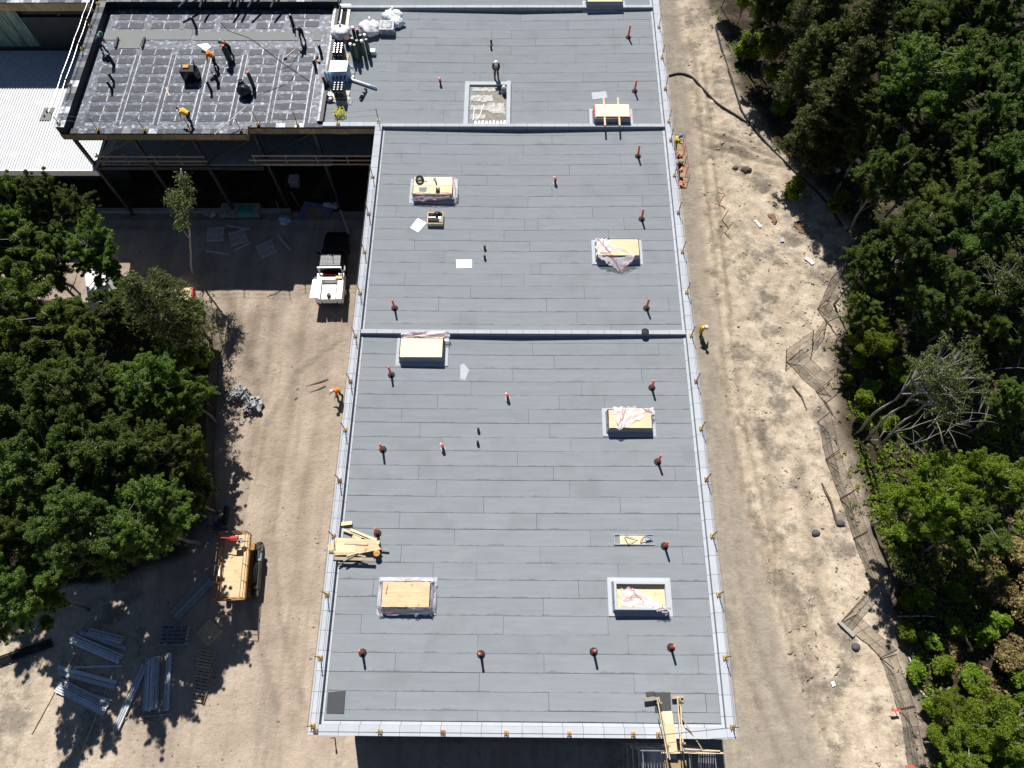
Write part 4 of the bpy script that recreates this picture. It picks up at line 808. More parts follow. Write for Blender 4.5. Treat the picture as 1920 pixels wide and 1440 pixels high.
p = RP(709, 1040); t = thing('bucket', 'orange topped round tub right of the lumber pile', 'bucket', p); q = MB(); q.lathe((0, 0, 0), [(.15, 0), (.17, .42)], 14); q.build('tub', 'machine_dark', t, True); q = MB(); q.lathe((0, 0, .42), [(.175, 0), (.175, .03), (.12, .045)], 14); q.build('lid', 'orange_wood', t); q = MB(); q.tube([(-.17, 0, .4), (-.1, 0, .5), (.1, 0, .5), (.17, 0, .4)], .008, 5); q.build('handle', 'wire', t)
# folded aluminium trestle with board
a = RP(1152, 1021); b_ = RP(1226, 1003); t = thing('trestle', 'folded aluminium trestle lying with a plywood board', 'trestle', ((a.x + b_.x) / 2, (a.y + b_.y) / 2, a.z)); hx, hy = (b_.x - a.x) / 2, (b_.y - a.y) / 2
q = MB(); q.bx(-hx * .72, hx * .55, -hy * .9, hy * .9, .03, .05); q.build('board', 'plywood', t)
q = MB(); q.tube([(-hx, -hy, .07), (hx, -hy, .07)], .028, 6); q.tube([(-hx, hy, .07), (hx, hy, .07)], .028, 6); q.tube([(-hx, -hy, .07), (-hx, hy, .07)], .024, 6); q.tube([(hx * .95, -hy, .07), (hx * .95, hy, .07)], .024, 6); q.build('frame', 'tube', t)
q = MB(); q.tube([(-hx * .5, hy * .6, .14), (-.35, -hy * .9, .16), (.15, hy * .1, .14), (-.5, hy * .7, .13)], .026, 6); q.tube([(.3, -hy * .4, .16), (.55, hy * .9, .16), (hx * .9, hy * .1, .16), (.3, -hy * .5, .14)], .026, 6); q.build('leg', 'tube', t)
q = MB(); q.cyl((hx * .7, .05, .06), .14, .06, 12); q.build('wheel', 'wrap_blue', t)

# access ramp and stair scaffold at the lower right edge
t = thing('access_ramp', 'plywood gangway with lumber handrails over the bottom roof edge', 'ramp', RP(1250, 1330)); o0 = t.location.copy()
def loc(x, y, z): return PX(x, y, z) - o0
q = MB(); q.prism([tuple(loc(x, y, 9.7)[:2]) for x, y in ((1229, 1336), (1260, 1336), (1258, 1298), (1228, 1298))], .0, .02); q.build('mat', 'mat_rubber', t)
q = MB(); q.prism([tuple(loc(x, y, 9.7)[:2]) for x, y in ((1213, 1306), (1230, 1304), (1228, 1296), (1211, 1298))], .0, .02); q.build('mat', 'mat_rubber', t)
def plate(c4, zs, th):
    vs = [loc(x, y, z) for (x, y), z in zip(c4, zs)]; vs = vs + [v - Vector((0, 0, th)) for v in vs]; qq = MB(); qq.add(vs, [(0, 1, 2, 3), (7, 6, 5, 4), (0, 4, 5, 1), (1, 5, 6, 2), (2, 6, 7, 3), (3, 7, 4, 0)]); return qq
plate([(1247, 1360), (1263, 1359), (1260, 1333), (1240, 1334)], [10.0, 10.0, 9.75, 9.75], .02).build('plank', 'plywood', t)
plate([(1254, 1413), (1271, 1413), (1264, 1357), (1246, 1358)], [9.9, 9.9, 10.03, 10.03], .02).build('plank', 'plywood', t)
for k, (a, b_) in enumerate((((1232, 1310, 10.75), (1252, 1421, 10.75)), ((1236, 1312, 10.35), (1256, 1424, 10.35)), ((1270, 1306, 10.75), (1277, 1408, 10.75)), ((1275, 1310, 10.35), (1281, 1408, 10.35)))):
    q = MB(); q.beam(loc(*a), loc(*b_), .045, .09); q.build('handrail', 'lumber', t)
for a in ((1234, 1318), (1273, 1315), (1277, 1392), (1250, 1398)):
    q = MB(); p0 = loc(a[0], a[1], 10.0); q.bx(p0.x - .045, p0.x + .045, p0.y - .045, p0.y + .045, -.35 if a[1] > 1350 else 0.02, 10.85 - o0.z); q.build('rail_post', 'old_lumber', t)
for (a, b_) in (((1208, 1312, 9.85), (1237, 1309, 9.85)), ((1260, 1308, 9.85), (1281, 1306, 9.85))):
    q = MB(); q.beam(loc(*a), loc(*b_), .12, .06); q.beam(loc(a[0], a[1], 9.73), loc(b_[0], b_[1], 9.73), .09, .1); q.build('foot_board', 'old_lumber', t)
q = MB(); q.beam(loc(1278, 1345, 10.3), loc(1316, 1404, 9.6), .04, .06); q.build('brace', 'lumber', t)
sc = thing('stair_scaffold', 'tubular stair scaffold standing against the bottom wall', 'scaffold', (7.9, -2.9, 0))
def sl(x, y, z): v = Vector((x - 7.9, y + 2.9, z)); return v
xs_ = [6.1, 7.25, 8.35, 9.6]; 
for x in xs_:
    for y in (-2.05, -3.4):
        q = MB(); q.tube([sl(x, y, 0), sl(x, y, 9.75)], .027, 6); q.lathe(sl(x, y, 0), [(.08, 0), (.08, .012)], 8); q.build('standard', 'tube', sc)
for z in (2, 4, 6, 8, 9.4):
    q = MB()
    for y in (-2.05, -3.4): q.tube([sl(6.0, y, z), sl(9.7, y, z)], .024, 6)
    for x in xs_: q.tube([sl(x, -2.0, z + .05), sl(x, -3.45, z + .05)], .024, 6)
    q.build('ledger', 'tube', sc)
for z0, z1, s in ((0, 2, 1), (2, 4, -1), (4, 6, 1), (6, 8, -1)):
    q = MB(); q.tube([sl(6.1 if s > 0 else 9.6, -3.45, z0 + .1), sl(9.6 if s > 0 else 6.1, -3.45, z1)], .022, 6); q.build('diagonal_brace', 'tube', sc)
    for k in range(9):
        q = MB(); f = (k + .5) / 9; x = 7.3 + (8.3 - 7.3) * (f if s > 0 else 1 - f); q.bx(x - 7.9 - .06, x - 7.9 + .06, -.45 + 0, .6, z0 + (z1 - z0) * f, z0 + (z1 - z0) * f + .03); q.build('step', 'galv', sc)
for x in np.linspace(6.15, 7.2, 8):
    q = MB(); q.tube([sl(x, -2.6, 9.0 - .3), sl(x, -3.6, 8.7)], .016, 5); q.build('guard_bar', 'tube', sc)
for x in np.linspace(8.9, 9.6, 7):
    q = MB(); q.tube([sl(x, -2.0, 9.2), sl(x, -3.3, 8.6)], .016, 5); q.build('guard_bar', 'galv', sc)
q = MB(); q.beam(PX(1283, 1404, 9.8) - sc.location, PX(1350, 1408, 9.8) - sc.location, .05, .08); q.beam(PX(1240, 1411, 9.7) - sc.location, PX(1356, 1412, 9.7) - sc.location, .06, .08); q.build('toe_board', 'lumber', sc)
q = MB(); q.bx(7.15 - 7.9, 8.2 - 7.9, -.9, .5, 9.3, 9.34); q.build('platform', 'old_plywood', sc)

# ------------------------------------------------------------------ people
def person(loc_, rz, label, shirt='dark_cloth', trousers='dark_cloth', vest=None, helmet='helmet_white', lean=5, knee=6, step=.12, arms=None, hd=10, scale=1.0, sit=False, sleeves=None):
    """body grown from one skinned skeleton; faces local +Y"""
    T = thing('person', label, 'person', loc_, rz); T.scale = (scale,) * 3
    V = []; E_ = []; Rr = []; Z = []     # zone: 0 trousers 1 shirt 2 skin 3 boot 4 sleeves
    def v(p, r, z, par=None):
        V.append(tuple(p)); Rr.append(r); Z.append(z)
        if par is not None: E_.append((par, len(V) - 1))
        return len(V) - 1
    ln = R_(lean); td = Vector((0, math.sin(ln), math.cos(ln))); tf = Vector((0, math.cos(ln), -math.sin(ln)))
    kn = R_(knee); hipz = .09 + .42 * math.cos(kn) + .43 * math.cos(kn); P = Vector((0, -.10 * math.sin(ln) - .35 * math.sin(kn) * .3, hipz + .03))
    pel = v(P, (.19, .15), 0); waist = v(P + td * .17, (.18, .145), 1, pel); chest = v(P + td * .36 + tf * .015, (.205, .155), 1, waist); up = v(P + td * .46, (.165, .125), 1, chest)
    neck = v(P + td * .55 + tf * .01, (.068, .07), 2, up); hh = R_(lean + hd); hdv = Vector((0, math.sin(hh), math.cos(hh))); hf = Vector((0, math.cos(hh), -math.sin(hh)))
    N_ = Vector(V[neck]); jaw = v(N_ + hdv * .08 + hf * .035, (.08, .09), 2, neck); skull = v(N_ + hdv * .17 + hf * .02, (.092, .11), 2, jaw); crown_ = v(N_ + hdv * .23 + hf * .01, (.06, .075), 2, skull)
    v(N_ + hdv * .11 + hf * .125, (.014, .018), 2, jaw)                       # nose
    if arms is None: arms = [((.35, .15, -1), (.1, .4, -1)), ((-.35, .15, -1), (-.1, .4, -1))]
    hands = []
    for s, (ua, fa) in zip((1, -1), arms):
        sh = v(P + td * .475 + Vector((.17 * s, 0, 0)), (.10, .095), 1, up); a = Vector(V[sh]); u = Vector(ua).normalized(); f = Vector(fa).normalized()
        m = v(a + u * .15, (.078, .078), 4, sh); el = v(a + u * .29, (.062, .062), 4, m); e = Vector(V[el]); wr = v(e + f * .25, (.045, .042), 4, el); w0 = e + f * .25
        side = f.cross(Vector((0, 0, 1))); side = side.normalized() if side.length > .1 else Vector((1, 0, 0)); nrm = side.cross(f)
        pm = v(w0 + f * .07, (.038, .018), 2, wr)
        for k, (off, ln_) in enumerate(((-.030, .065), (-.010, .075), (.010, .072), (.029, .055))):
            b0 = v(w0 + f * .105 + side * off, (.010, .010), 2, pm); b1 = v(w0 + f * (.105 + ln_ * .6) + side * off - nrm * .012, (.009, .009), 2, b0); v(w0 + f * (.105 + ln_ * .9) + side * off - nrm * .035, (.008, .008), 2, b1)
        th = v(w0 + f * .06 + side * -.048 * s, (.011, .011), 2, pm); v(w0 + f * .10 + side * -.062 * s - nrm * .01, (.009, .009), 2, th)
        hands.append(w0 + f * .1)
    for s in (1, -1):
        hp = v(P + Vector((.095 * s, 0, -.06)), (.125, .125), 0, pel); kx = .11 * s; st = step * s
        ky = math.sin(kn) * .42 + st * .5; kne = v((kx, P.y * 0 + ky, .09 + .43 * math.cos(kn)), (.088, .092), 0, hp)
        cf = v((kx * 1.05, ky * .55 + st * .45, .32), (.076, .08), 0, kne); an = v((kx * 1.1, st, .09), (.06, .064), 3, cf); v((kx * 1.25, st + .15, .045), (.052, .05), 3, an)
        v((kx * 1.1, st - .05, .045), (.04, .04), 3, an)
    me = bpy.data.meshes.new('body_skeleton'); me.from_pydata(V, E_, []); o = bpy.data.objects.new('body_tmp', me); COL.objects.link(o)
    md = o.modifiers.new('Skin', 'SKIN'); md.use_smooth_shade = True
    for i, sv in enumerate(me.skin_vertices[0].data): sv.radius = Rr[i]; sv.use_root = (i == 0)
    ss = o.modifiers.new('Sub', 'SUBSURF'); ss.levels = 1; ss.render_levels = 1
    dg = bpy.context.evaluated_depsgraph_get(); ev = o.evaluated_get(dg); m2 = bpy.data.meshes.new_from_object(ev)
    bpy.data.objects.remove(o)
    m2.materials.clear()
    for k in (trousers, shirt, 'skin', 'boot', sleeves or shirt): m2.materials.append(M[k])
    VV = np.array(V); A_ = VV[[a for a, b_ in E_]]; Bq = VV[[b_ for a, b_ in E_]]; EZ = [Z[b_] for a, b_ in E_]; D_ = Bq - A_; DD = np.maximum((D_ ** 2).sum(1), 1e-9)
    for pl in m2.polygons:
        c = np.array(pl.center); tt = np.clip(((c - A_) * D_).sum(1) / DD, 0, 1); dist = ((c - A_ - D_ * tt[:, None]) ** 2).sum(1); k = int(dist.argmin()); pl.material_index = EZ[k]; pl.use_smooth = True
    zmin = min(vv.co.z for vv in m2.vertices)
    for vv in m2.vertices: vv.co.z -= zmin
    link('body', m2, T)
    up_ = Matrix((Vector((1, 0, 0)), hf, hdv)).transposed()
    C_ = N_ + hdv * .19 + hf * .015 - Vector((0, 0, zmin))
    if helmet:
        h = MB(); vs = []; fs = []; n = 14
        for i, (r, z) in enumerate(((.155, .0), (.142, .01), (.138, .07), (.105, .125), (.055, .155), (.002, .162))):
            for k in range(n):
                a = 2 * math.pi * k / n; br = 1.0 + (.22 if i == 0 and math.sin(a) > .3 else 0)
                vs.append(C_ + up_ @ Vector((r * .92 * math.cos(a), r * 1.12 * math.sin(a) * br, z)))
        for i in range(5):
            for k in range(n): fs.append((i * n + k, i * n + (k + 1) % n, (i + 1) * n + (k + 1) % n, (i + 1) * n + k))
        h.add(vs, fs); h.build('helmet', helmet, T, True)
    else:
        h = MB(); h.ball(C_ + up_ @ Vector((0, -.015, .03)), (.095, .11, .09), 10, 6); h.build('hair', 'hair', T, True)
    fcm = MB()
    for s in (-1, 1):
        fcm.ball(C_ + up_ @ Vector((.03 * s, .10, -.035)), .012, 6, 4); fcm.ball(C_ + up_ @ Vector((.085 * s, 0, -.05)), (.012, .022, .032), 6, 4)
    fcm.ball(C_ + up_ @ Vector((0, .095, -.105)), (.026, .012, .007), 6, 4); fcm.build('face', 'maroon_cloth', T, True)
    if vest:
        # vest shell round the torso, open at neck and arms
        g = MB(); vs = []; fs = []; n = 14; ring_ = [(.0, .20, .165), (.12, .195, .16), (.24, .21, .17), (.36, .225, .175), (.45, .20, .155), (.53, .12, .10)]
        for hgt, a_, b_ in ring_:
            c = P + td * hgt + Vector((0, 0, -zmin)); 
            for k in range(n):
                an = 2 * math.pi * k / n; vs.append(c + Vector((1, 0, 0)) * a_ * math.cos(an) + tf * b_ * math.sin(an))
        for i in range(len(ring_) - 1):
            for k in range(n): fs.append((i * n + k, i * n + (k + 1) % n, (i + 1) * n + (k + 1) % n, (i + 1) * n + k))
        g.add(vs, fs); vo = g.build('vest', vest, T, True)
        s_ = MB()
        for hgt, a_, b_ in ((.13, .197, .162), (.30, .218, .173)):
            vs = []
            for dz in (-.025, .025):
                c = P + td * (hgt + dz) + Vector((0, 0, -zmin))
                for k in range(n): an = 2 * math.pi * k / n; vs.append(c + Vector((1, 0, 0)) * (a_ + .006) * math.cos(an) + tf * (b_ + .006) * math.sin(an))
            s_.add(vs, [(k, (k + 1) % n, n + (k + 1) % n, n + k) for k in range(n)])
        s_.build('reflective_band', 'hivis_yellow' if vest != 'hivis_yellow' else 'hivis_orange', vo)
    return T, hands
DOWN = [((.3, .35, -1), (-.25, .9, -.3)), ((-.3, .35, -1), (.25, .9, -.3))]
HANG = [((.15, .5, -1), (0, .3, -1)), ((-.15, .5, -1), (0, .3, -1))]
def WP(x, y, z=DZ + .02): return PX(x, y, z)
person(RP(931, 146), R_(180), 'person with white helmet standing on the grey roof above the foil patch', 'tan_cloth', 'dark_cloth', None, 'helmet_white', 14, 4, .03, DOWN, 35, sleeves='dark_cloth')
person(WP(196, 97), R_(-60), 'person in dark blue with green helmet stooping at the wing edge', 'navy_cloth', 'navy_cloth', None, 'helmet_green', 42, 10, .16, HANG, 15)
person(WP(436, 107), R_(120), 'person in dark clothes and green helmet beside a tall gas cylinder', 'maroon_cloth', 'dark_cloth', None, 'helmet_green', 28, 6, .1, DOWN, 25)
person(WP(407, 126), R_(100), 'person in bright orange vest and green helmet with a torch', 'hivis_orange', 'dark_cloth', 'hivis_orange', 'helmet_green', 36, 8, .14, HANG, 15)
person(WP(360, 231), R_(70), 'person in amber and orange vest bending at the wing south edge', 'hivis_amber', 'dark_cloth', 'hivis_amber', None, 68, 14, .12, HANG, 0)
person(WP(569, 77), R_(160), 'person in black bending beside the upright roll near the divider', 'dark_cloth', 'dark_cloth', None, None, 40, 8, .1, HANG, 20)
person(G(1312, 627), R_(205), 'person with white helmet walking on the gravel right of the building', 'hivis_yellow', 'dark_cloth', 'hivis_orange', 'helmet_white', 22, 12, .2, [((.5, .2, -1), (.3, .5, -1)), ((-.6, -.2, -1), (-.3, .2, -1))], 15)
person(G(638, 742), R_(140), 'person in orange vest and white helmet on the drive left of the building', 'hivis_orange', 'dark_cloth', 'hivis_orange', 'helmet_white', 30, 12, .14, [((.3, .4, -1), (0, .8, -.6)), ((-.3, .3, -1), (0, .8, -.6))], 25)

# ------------------------------------------------------------------ mast platform on the right wall, with masons
PZ = 7.6
a = PX(1268, 272, PZ + .0); b_ = PX(1283, 352, PZ)
t = thing('mast_platform', 'red railed mast climbing platform beside the right wall', 'work platform', (11.32, (a.y + b_.y) / 2, 0)); hl = (a.y - b_.y) / 2
q = MB(); q.bx(-.55, .55, -hl, hl, PZ - .12, PZ); q.build('deck', 'old_plywood', t)
q = MB()
for y in np.linspace(-hl + .05, hl - .05, 5): q.tube([(.52, y, PZ), (.52, y, PZ + 1.1)], .022, 6)
for h in (.55, 1.08): q.tube([(-.52, -hl + .03, PZ + h), (.52, -hl + .03, PZ + h), (.52, hl - .03, PZ + h), (-.52, hl - .03, PZ + h)], .022, 6)
for y in (-hl + .03, hl - .03): q.tube([(-.52, y, PZ), (-.52, y, PZ + 1.1)], .022, 6)
q.build('railing', 'lift_red', t)
q = MB()
for dx in (-.2, .2):
    for dy in (-.2, .2): q.tube([(dx + .0, dy, .3), (dx + .0, dy, PZ - .12)], .03, 6)
for i in range(12): z = .5 + i * .56; q.tube([(-.2, -.2, z), (.2, -.2, z + .5)], .015, 5); q.tube([(.2, .2, z), (-.2, .2, z + .5)], .015, 5)
q.build('mast', 'lift_red', t)
q = MB(); q.bx(-.5, .8, -1.2, 1.2, .25, .45); q.build('base_frame', 'lift_red', t)
for sx in (-.4, .75):
    for sy in (-1.1, 1.1): q = MB(); q.tube([(sx - .09, sy, .2), (sx + .09, sy, .2)], .2, 12); q.build('wheel', 'rubber', t)
bo = MB(); bo.bx(-.1, .1, -.045, .045, 0, .065); bm_ = bo.mesh('brick', 'brick'); rg = random.Random(5); nb = 0
for cy_, n_ in ((1.0, 14), (.3, 16), (-.3, 12), (-1.7, 18)):
    for k in range(n_):
        o = link('brick', bm_, None, (11.32 + .2 + rg.uniform(-.3, .18) + .0, t.location.y + cy_ + rg.uniform(-.25, .25), PZ + .002 + (k // 6) * .066), rg.choice([0, 1.57]) + rg.uniform(-.2, .2)); tag(o, 'loose red brick stacked on the mast platform deck', 'brick', 'bricks on the mast platform')
person(Vector((11.12, t.location.y + hl - .75, PZ)), R_(-70), 'person with blue helmet and orange vest on the mast platform', 'hivis_yellow', 'dark_cloth', 'hivis_amber', 'helmet_blue', 18, 4, .08, DOWN, 20)
person(Vector((11.3, t.location.y - .55, PZ)), R_(100), 'person in grey with bare head bending over bricks on mast platform', 'grey_cloth', 'dark_cloth', None, None, 60, 18, .1, HANG, 5)

# ------------------------------------------------------------------ materials stored at the left of the grey roof
def SP(x, y): return RP(x, y)
def roll(loc_, h, r, lab, grp, core='roll_core', mt='roll_black', tilt=None, rz=0, bands=2):
    t = thing('membrane_roll', lab, 'roll', loc_, rz, grp); q = MB(); q.lathe((0, 0, 0), [(r, 0), (r, h)], 12); q.build('sheet', mt, t, True)
    q = MB(); q.lathe((0, 0, h - .01), [(r * .55, 0), (r * .55, .02), (r * .3, .021)], 10); q.build('core', core, t)
    q = MB()
    for k in range(bands): q.lathe((0, 0, h * (.25 + .5 * k)), [(r + .004, 0), (r + .004, .03)], 12)
    q.build('band', 'roll_core', t)
    if tilt: t.rotation_euler = tilt
    return t
def cyl_gas(loc_, lab, grp, cap_='brass', h=1.4, r=.13, mt='green_gas'):
    t = thing('gas_cylinder', lab, 'gas cylinder', loc_, 0, grp); q = MB(); q.lathe((0, 0, 0), [(r * .92, 0), (r, .05), (r, h - .2), (r * .75, h - .08), (r * .3, h)], 14); q.build('tank', mt, t, True)
    q = MB(); q.lathe((0, 0, h), [(.04, 0), (.04, .08), (.02, .1)], 8); q.box((.05, 0, h + .05), (.08, .03, .03)); q.build('valve', cap_, t)
    q = MB(); q.lathe((0, 0, h - .06), [(.10, 0), (.10, .16)], 10); q.build('collar', cap_ if cap_ != 'brass' else mt, t); return t
# frame leaning by the divider
p = SP(641, 50); t = thing('window_frame', 'white framed glazed unit lying at the top of the stored materials', 'window', SP(640, 32)); 
q = MB(); q.bx(-.65, -.5, -1.35, 1.3, .03, .12); q.bx(.5, .65, -1.35, 1.3, .03, .12); q.bx(-.5, .5, 1.15, 1.3, .03, .12); q.bx(-.5, .5, -1.35, -1.2, .03, .12); q.bx(-.03, .05, -1.2, 1.15, .05, .13); q.build('frame', 'white_paint', t); q = MB(); q.bx(-.5, .5, -1.2, 1.15, .05, .06); q.build('pane', 'glass', t)
q = MB(); q.bx(.44, .5, -1.0, 1.1, .12, .15); q.build('timber', 'lumber', t)
def crumple(q, c, r, seed, n=26, m=14):
    b0 = len(q.v); q.ball(c, r, n, m); V = np.array(q.v[b0:]); d = (V - np.array(c)) / np.array(r)
    f = 1 + .85 * (fbm(d[:, 0] * 1.0 + d[:, 2] * .7 + 5, d[:, 1] - d[:, 2] * .6 + 5, 2.6, seed, 4) - .47); V = np.array(c) + d * f[:, None] * np.array(r); V[:, 2] = np.maximum(V[:, 2], 0.0)
    q.v[b0:] = [tuple(v) for v in V]
def bag(x, y, r, lab, mt, seed=1, jit=.16, two=None):
    p = SP(x, y); t = thing('bag', lab, 'bag', p, 0); q = MB(); crumple(q, (0, 0, r[2] * .8), r, seed)
    if two: crumple(q, (two[0], two[1], r[2] * .7), (r[0] * .8, r[1] * .8, r[2] * .85), seed + 1)
    q.build('sack', mt, t, True); q = MB(); q.tube([(0, r[1] * .3, r[2] * 1.75), (.05, r[1] * .45, r[2] * 2.0), (.0, r[1] * .7, r[2] * 2.05)], [.08, .03, .09], 7); q.build('tied_neck', mt, t, True); return t
bag(640, 66, (.75, .65, .38), 'white sack slumped over the lower end of the window unit', 'white_bag', 2)
bag(695, 60, (.75, .75, .42), 'big white sack between the cylinders and the silver bag', 'white_bag', 4)
bag(737, 36, (.75, .6, .36), 'white sack printed with blue and green patches', 'print_bag', 6, two=(.35, -.6))
p = SP(727, 58); t = thing('wrapped_pallet', 'silver plastic wrapped bundle below the printed sack', 'bundle', p); q = MB(); q.bx(-.55, .55, -.5, .5, 0, .55); q.build('load', 'silver_bag', t); V, F_ = sheet([(-.6, -.55, .56), (.6, -.55, .56), (.6, .55, .56), (-.6, .55, .56)], 10, 10, .04, 3, .25, .04); q = MB(); q.add(V, F_); q.build('wrap', 'silver_bag', t, True)
# cylinders
CY = [(664, 112), (672, 116), (676, 106), (685, 108), (693, 104), (668, 104), (690, 95), (683, 98)]
for i, (x, y) in enumerate(CY): cyl_gas(SP(x, y), 'dark green gas cylinder in the standing cluster on the roof', 'cluster of gas cylinders', 'brass' if i % 3 else 'white_paint', 1.35 + .1 * (i % 2), .135)
cyl_gas(SP(676, 84), 'red collared gas cylinder at the back of the cluster', None, 'red', 1.3, .14); cyl_gas(SP(668, 80), 'black gas cylinder with white top behind the cluster', None, 'white_paint', 1.3, .12, 'roll_black')
p = SP(654, 84); t = thing('open_drum', 'open dark drum with brown contents beside the roll pallet', 'drum', p); q = MB(); q.lathe((0, 0, 0), [(.26, 0), (.28, .6), (.28, .62)], 14); q.build('drum', 'machine_dark', t, True); q = MB(); q.lathe((0, 0, .625), [(.23, 0), (.2, .01)], 12); q.build('contents', 'maroon_cloth', t)
for (x, y, lab, th) in ((640, 113, 'pallet under the standing black rolls, upper one', 0), (641, 183, 'pallet under the standing black rolls, lower one', 1)):
    p = SP(x, y); t = thing('pallet', lab, 'pallet', p)
    for k in range(5): q = MB(); q.bx(-.55, .55, -.5 + k * .225, -.38 + k * .225, .1, .122); q.build('slat', 'lumber', t)
    for k in range(3): q = MB(); q.bx(-.52 + k * .48, -.44 + k * .48, -.5, .5, 0, .1); q.build('bearer', 'lumber', t)
    n = 0
    for i in range(3):
        for j in range(5 if not th else 4):
            roll((p.x - .28 + i * .26, p.y - .42 + j * .215 + (.05 if th else 0), p.z + .123), 1.0, .105, ('black roll standing in the upper pallet of rolls' if not th else 'black roll standing in the lower pallet of rolls'), 'rolls on the upper pallet' if not th else 'rolls on the lower pallet', 'paper' if th else 'rim')
p = SP(640, 144); t = thing('wrapped_load', 'pallet load with white top and blue printed wrap', 'pallet load', p)
q = MB(); q.prism([(-.62, -.55), (.62, -.5), (.66, .5), (-.6, .55)], .0, .95); q.build('wrap', 'wrap_blue', t); q = MB(); q.prism([(-.64, -.57), (.64, -.52), (.68, .52), (-.62, .57)], .955, .99); q.build('top_sheet', 'wrap_white', t)
for k in range(4): q = MB(); q.beam((-.5 + k * .28, -.56 + .01 * k, .25), (-.38 + k * .28, -.565 + .012 * k, .6), .02, .1); q.build('printed_mark', 'navy_cloth', t)
V, F_ = sheet([(.3, -.5, .6), (.95, -.4, .05), (.95, .6, .1), (.4, .6, .97)], 8, 8, .05, 9, 0, .05); q = MB(); q.add(V, F_); q.build('loose_film', 'white_bag', t)
for i, (x, y) in enumerate(((616, 150), (622, 151))): roll(SP(x, y + 8), 1.15, .11, ('left' if i == 0 else 'right') + ' pale blue roll standing beside the wrapped load', 'pale blue rolls', 'roll_black', 'foam_blue', bands=0)
roll(SP(611, 162), .9, .11, 'dark roll standing left of the pale blue rolls', None, 'rust_orange')
a = SP(656, 150); b_ = SP(706, 167); t = thing('long_tube', 'long white and blue wrapped tube lying on the roof', 'tube', ((a.x + b_.x) / 2, (a.y + b_.y) / 2, a.z), math.atan2(b_.y - a.y, b_.x - a.x)); hl_ = (b_ - a).length / 2
q = MB(); q.tube([(-hl_, 0, .1), (hl_, 0, .1)], .1, 10); q.build('tube', 'white_bag', t, True); q = MB(); q.tube([(hl_ * .35, 0, .1), (hl_ * .7, 0, .1)], .104, 10); q.build('printed_wrap', 'foam_blue', t, True)
a = SP(686, 170); b_ = SP(677, 187); t = thing('membrane_roll', 'black roll lying flat right of the stored materials', 'roll', ((a.x + b_.x) / 2, (a.y + b_.y) / 2, a.z), math.atan2(b_.y - a.y, b_.x - a.x)); q = MB(); q.tube([(-.5, 0, .12), (.5, 0, .12)], .12, 12); q.build('sheet', 'roll_black', t, True); q = MB()
for k in (-.2, .12): q.tube([(k, 0, .12), (k + .04, 0, .12)], .124, 12)
q.build('band', 'paper', t); q = MB(); q.tube([(.5, 0, .12), (.52, 0, .12)], .06, 10); q.build('core', 'roll_core', t)
p = SP(620, 188); t = thing('hose_reel', 'grey and black coiled torch hose near the wing divider', 'hose', p); q = MB()
for k in range(8): q.tube([(math.cos(a) * (.18 + .02 * k), math.sin(a) * (.18 + .02 * k) * .9, .03 + .025 * (k % 4)) for a in [i * 2 * math.pi / 16 for i in range(17)]], .018, 5)
q.build('windings', 'rubber', t); q = MB(); q.lathe((0, .05, .12), [(.14, 0), (.13, .03)], 12); q.build('disc', 'grey_tool', t)
film_thing('blue grey plastic sheet thrown below the lower roll pallet', [[SP(630, 198) + Vector((0, 0, .03)), SP(660, 198) + Vector((0, 0, .03)), SP(657, 180) + Vector((0, 0, .25)), SP(632, 178) + Vector((0, 0, .5))]], 10, 8, .06, 31, 'film_clear', jag=.08)
film_thing('white plastic strip beside the lower roll pallet', [[SP(618, 185) + Vector((0, 0, .02)), SP(632, 186) + Vector((0, 0, .04)), SP(618, 170) + Vector((0, 0, .2)), SP(604, 160) + Vector((0, 0, .1))]], 8, 8, .05, 37, 'white_bag', jag=.04)
p = SP(640, 212); t = thing('yellow_netting', 'tangled bright yellow netting at the wing south edge', 'netting', p); rg = random.Random(9); q = MB()
for k in range(16):
    c = (rg.uniform(-.3, .3), rg.uniform(-.35, .35)); r0 = rg.uniform(.1, .25); z0 = rg.uniform(.03, .3); q.tube([(c[0] + math.cos(a) * r0, c[1] + math.sin(a) * r0, z0 + .06 * math.sin(3 * a + k)) for a in [i * 2 * math.pi / 10 for i in range(11)]], .025, 4)
q.build('strands', 'net_yellow', t)
p = SP(700, 101); t = thing('tool_crate', 'small pinkish box right of the gas cylinders', 'box', p); q = MB(); q.bx(-.2, .2, -.17, .17, 0, .3); q.build('box', 'roll_core', t); q = MB(); q.bx(-.2, .2, -.17, .17, .302, .33); q.build('lid', 'paper', t)
flat('plywood_sheet', [(618, 110), (632, 108), (634, 88), (622, 87)], 'pale board lying left of the upper roll pallet', 'plywood', 'lumber', .03, lambda x, y: SP(x, y))

